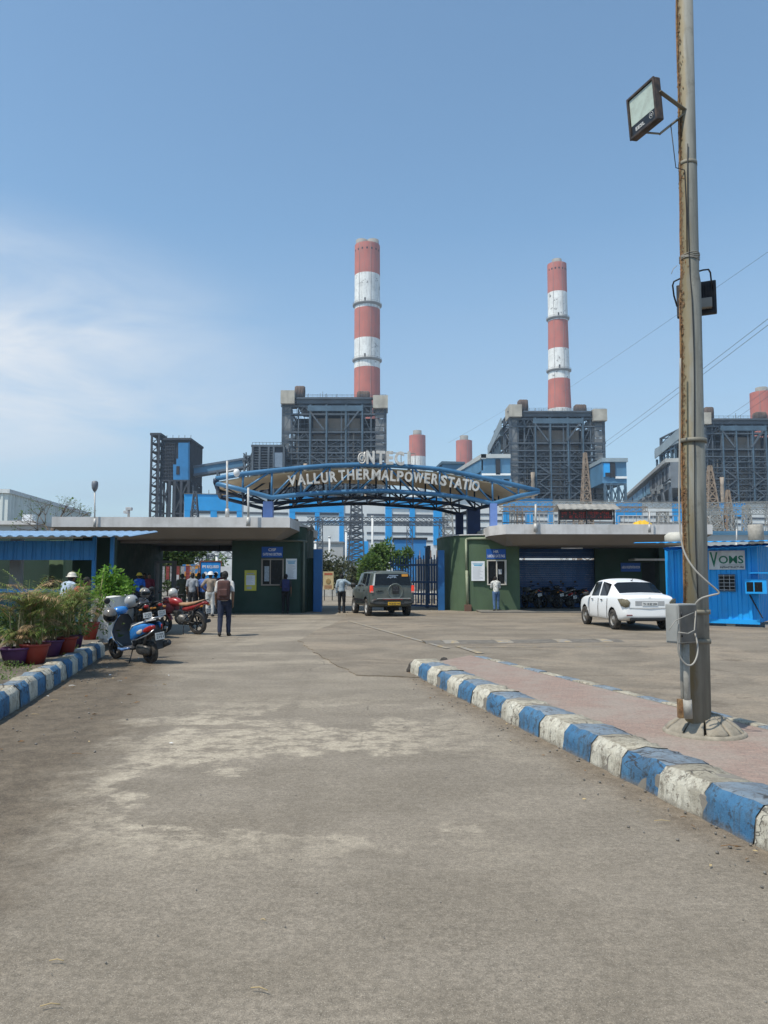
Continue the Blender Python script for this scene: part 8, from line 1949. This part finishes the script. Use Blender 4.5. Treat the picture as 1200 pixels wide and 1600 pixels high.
def shrub(name,label,c,R3,n,m,ls,seed,group=None,cat='bush',stems=4,thing_=None,lw=.55,gap=.0):
    r=thing_ or thing(name,label,cat,(c[0],c[1],0 if c[2]<1.5 else 0),group=group); rnd=random.Random(seed); mb=MB(); c=Vector(c)
    cl=[]
    for i in range(max(5,n//60)):
        v=Vector((rnd.gauss(0,.5),rnd.gauss(0,.5),rnd.gauss(0,.5))); v=v*min(1,1/max(.01,v.length)); cl.append((Vector((v.x*R3[0],v.y*R3[1],v.z*R3[2])),rnd.uniform(.22,.42)))
    for i in range(n):
        b,s=cl[i%len(cl)]; v=Vector((rnd.gauss(0,1),rnd.gauss(0,1),rnd.gauss(0,1))).normalized()*rnd.random()**.4; p=c+b+Vector((v.x*R3[0],v.y*R3[1],v.z*R3[2]))*s*1.5
        if p.z<c.z-R3[2]*1.05: continue
        d=(v+Vector((rnd.gauss(0,.5),rnd.gauss(0,.5),rnd.gauss(0,.5)+.1))); leafcard(mb,p,d,Vector((rnd.gauss(0,1),rnd.gauss(0,1),1)),ls*rnd.uniform(.6,1.3),ls*lw)
    mb.build('foliage',m,r); return r,cl,c
def tree(name,label,x,y,H,cz,R3,n,m,ls,seed,trunk=.12,group=None,cat='tree'):
    r=thing(name,label,cat,(x,y,0),group=group); _,cl,c=shrub('', '',(x,y,cz),R3,n,m,ls,seed,thing_=r); mb=MB(); rnd=random.Random(seed+1)
    top=Vector((x,y,cz)); mb.tube([(x,y,0),(x+.05,y,cz*.45),top],[trunk,trunk*.75,trunk*.4],8)
    for b,s in cl[:14]: mb.tube([Vector((x,y,cz*.5)).lerp(top,rnd.uniform(0,.8)),c+b*.55+Vector((0,0,-.05)),c+b],[trunk*.35,trunk*.2,trunk*.08],5)
    mb.build('trunk',M_BARK,r); return r
palm(12,1040,40,24,M_PUR,'drooping palm with brown fronds in the purple pot at the left edge of the photo',1.22,1,.25,48)
palm(44,1038,39,28,M_RED,'tall brownish palm in a red pot, second from the left edge',1.35,2,.30,48)
palm(69.5,1026,35,23,M_PUR,'cane-stemmed palm in the purple pot between two red pots',1.15,3,.25,48)
palm(97,1023,29,25,M_RED,'bushy palm in the red pot just left of the small purple pot',1.12,4,.25,42)
palm(116.5,1011,17,18,M_PUR,'small leafy palm in the smaller purple pot beside the last red pot',1.0,5,.35,20)
def leafypot():
    g=G(136,999,.26); c=Vector((g.x,g.y+.15,.245)); r=thing('potted_shrub','upright leafy shrub with pale stems in the large red pot by the white wall','potted plant',c,group='row of potted plants behind the striped kerb'); t=(g-Vector((0,0,EYE))).length/FP; rad=12.7*t; pot(r,c,rad,25*t,M_RED); rnd=random.Random(5); mb=MB(); lf=MB(); dr=MB(); h=25*t
    for i in range(9):
        a=rnd.uniform(0,6.28); b=c+Vector((math.cos(a)*.08,math.sin(a)*.08,h*.85)); H=rnd.uniform(.55,1.32); top=b+Vector((math.cos(a)*.22,math.sin(a)*.22,H)); mid=b.lerp(top,.5)+Vector((rnd.uniform(-.05,.05),0,0)); mb.tube([b,mid,top],[.016,.011,.005],6)
        for k in range(46):
            f=.35+.65*rnd.random(); p=(b.lerp(mid,f*2) if f<.5 else mid.lerp(top,f*2-1)); v=Vector((rnd.gauss(0,1),rnd.gauss(0,1),rnd.gauss(.2,.7))); leafcard(lf,p,v,Vector((0,0,1)),rnd.uniform(.07,.14),.045)
        for k in range(5): frond(dr,b.lerp(top,rnd.uniform(.3,.8)),Vector((rnd.gauss(0,1),rnd.gauss(0,1),.8)),.4,rnd,0,1.2,8,.014,.12)
    mb.build('stem',M_STEM,r); lf.build('foliage',M_LEAF,r); dr.build('dry_foliage',M_PALMG,r)
leafypot()
q=P(152,905,17.8); shrub('leafy_bush','bright green leafy bush behind the whitewashed wall end',(q.x,18.6,1.33),(.45,.4,.36),1300,M_LEAF,.11,21)
shrub('leafy_bush','lower bright green bush trailing to the right of the wall end',(P(178,922,18.9).x,18.9,1.3),(.22,.25,.16),200,M_LEAF,.10,22)
q=P(118,925,18.0); shrub('leafy_bush','mixed green bush behind the last red pot, below the canteen rail',(q.x-.35,18,.9),(.42,.35,.40),900,M_LEAFM,.10,23)
q=P(40,960,14.5); shrub('leafy_bush','dark dense undergrowth filling the gap behind the potted palms',(P(45,960,14.6).x,14.6,.62),(1.3,.3,.32),2200,M_LEAFD,.10,24)
# ground cover in the bed
def cover():
    rnd=random.Random(31); mb=MB()
    for i in range(3400):
        t=rnd.random(); w=abs(rnd.gauss(.35,.28))+.26; p=KB+kd*(-2.6+8.5*t)+inL*w; 
        if noise.noise(Vector((p.x*1.3,p.y*1.3,2)))<(-.05 if t<.45 else .12): continue
        p.z=.25+rnd.uniform(0,.09); v=Vector((rnd.gauss(0,1),rnd.gauss(0,1),rnd.uniform(.2,1.2))); leafcard(mb,p,v,Vector((0,0,1)),rnd.uniform(.025,.06),.022)
    o=mb.build('ground_cover',M_LEAFM); tag(o,'low green weeds spreading between the pots and the striped kerb','ground cover',kind='stuff')
    # dim blue-green slatted screen behind the pots
    a=KB+kd*(-2)+inL*1.35; b=KB+kd*4.4+inL*1.35; r=thing('slatted_screen','low dim blue-green slatted screen behind the row of pots','screen',(a.x,a.y,.25)); mb=MB()
    for i in range(36): p=a.lerp(b,i/35); p.z=0; mb.cbox((p.x,p.y,.55),(.14,.02,.62),0,math.atan2((b-a).y,(b-a).x))
    mb.build('slat_panel',mat('screen_teal',(.035,.07,.085),.8,var=.4,vs=4),r)
cover()
# trees beyond the canopy and the gate
T2='trees and bushes beyond the gate buildings'
def tr(px,pyc,Y,wpx,hpx,n,m,ls,seed,label,name='leafy_tree',cat='tree',trunk=.12):
    c=P(px,pyc,Y); s=Y/FP; return tree(name,label,c.x,Y,0,c.z,(wpx/2*s,wpx/2*s*.8,hpx/2*s),n,m,ls,seed,trunk,T2,cat)
tr(226,866,52,62,56,2600,M_LEAFM,.30,41,'broad bright tree seen at the left of the opening under the canopy')
tr(272,862,50,74,44,3200,M_LEAFD,.30,42,'dark spreading tree overhanging the detector frame under the canopy')
tr(262,905,62,60,34,1200,M_LEAFD,.28,51,'dark bush behind the detector frame under the canopy','leafy_bush','bush',.06)
tr(305,903,66,46,34,900,M_LEAFM,.28,52,'green bush behind the painted banner under the canopy','leafy_bush','bush',.06)
tr(335,888,75,34,30,700,M_LEAFM,.35,43,'small green tree behind the PPE board','leafy_tree')
tr(600,868,62,40,44,1500,M_LEAFM,.34,44,'tallest bright green tree right of the dark lattice tower beyond the gate')
tr(577,890,60,36,44,1200,M_LEAFM,.32,45,'rounded bright green tree left of the tallest one beyond the gate')
tr(628,872,66,26,26,500,M_LEAFM,.34,46,'sparse green treetop above the gate bars')
tr(520,893,70,42,48,1800,M_LEAFDUST,.32,47,'dusty olive bush right of the left gate pillar','leafy_bush','bush')
tr(553,903,72,26,40,700,M_LEAFDUST,.30,48,'thin greyish bush under the dark lattice tower','leafy_bush','bush')
tr(486,868,60,12,12,260,M_LEAFM,.3,49,'tuft of green leaves over the low dark wall beside the left pillar','leafy_bush','bush',.05)
def baretree():
    Y=40; c=P(82,822,Y); r=thing('bare_tree','nearly leafless thin tree spreading over the low roofs on the left','tree',(c.x,Y,0)); rnd=random.Random(7); mb=MB(); lf=MB()
    def br(p,d,L,w,dep):
        q=p+d*L; mb.tube([p,p.lerp(q,.5)+Vector((rnd.uniform(-.05,.05),0,rnd.uniform(-.04,.04)))*L,q],[w,w*.8,w*.6],5)
        if dep==0:
            if rnd.random()<.55:
                for k in range(3): leafcard(lf,q+Vector((rnd.gauss(0,.08),rnd.gauss(0,.08),rnd.gauss(0,.08))),Vector((rnd.gauss(0,1),rnd.gauss(0,1),.3)),Vector((0,0,1)),.17,.09)
            return
        for k in range(3 if dep>2 else 2): br(q,(d+Vector((rnd.gauss(0,.75),rnd.gauss(0,.4),rnd.gauss(.12,.32)))).normalized(),L*rnd.uniform(.6,.85),w*.62,dep-1)
    mb.tube([(c.x,Y,0),(c.x,Y,c.z-.1)],[.12,.09],7)
    for a in (-1.1,-.5,.2,.9,1.3): br(Vector((c.x,Y,c.z-.5)),Vector((math.sin(a)*1.3,rnd.uniform(-.3,.3),math.cos(a)*.9)).normalized(),.75,.045,4)
    mb.build('trunk',M_BARK,r); lf.build('foliage',M_LEAFM,r)
baretree()
# ================================================================ AIR
def haze():
    mb=MB(); mb.box((-420,-30,-1),(520,1150,300)); n=bpy.data.materials.new('haze'); n.use_nodes=True; t=n.node_tree; t.nodes.clear()
    o=t.nodes.new('ShaderNodeOutputMaterial'); v=t.nodes.new('ShaderNodeVolumePrincipled'); v.inputs['Color'].default_value=(.66,.82,1,1); v.inputs['Density'].default_value=.00024; v.inputs['Anisotropy'].default_value=.2
    t.links.new(v.outputs[0],o.inputs['Volume']); b=mb.build('haze',n); tag(b,'thin pale blue daylight haze over the power station','haze',kind='stuff')
haze()
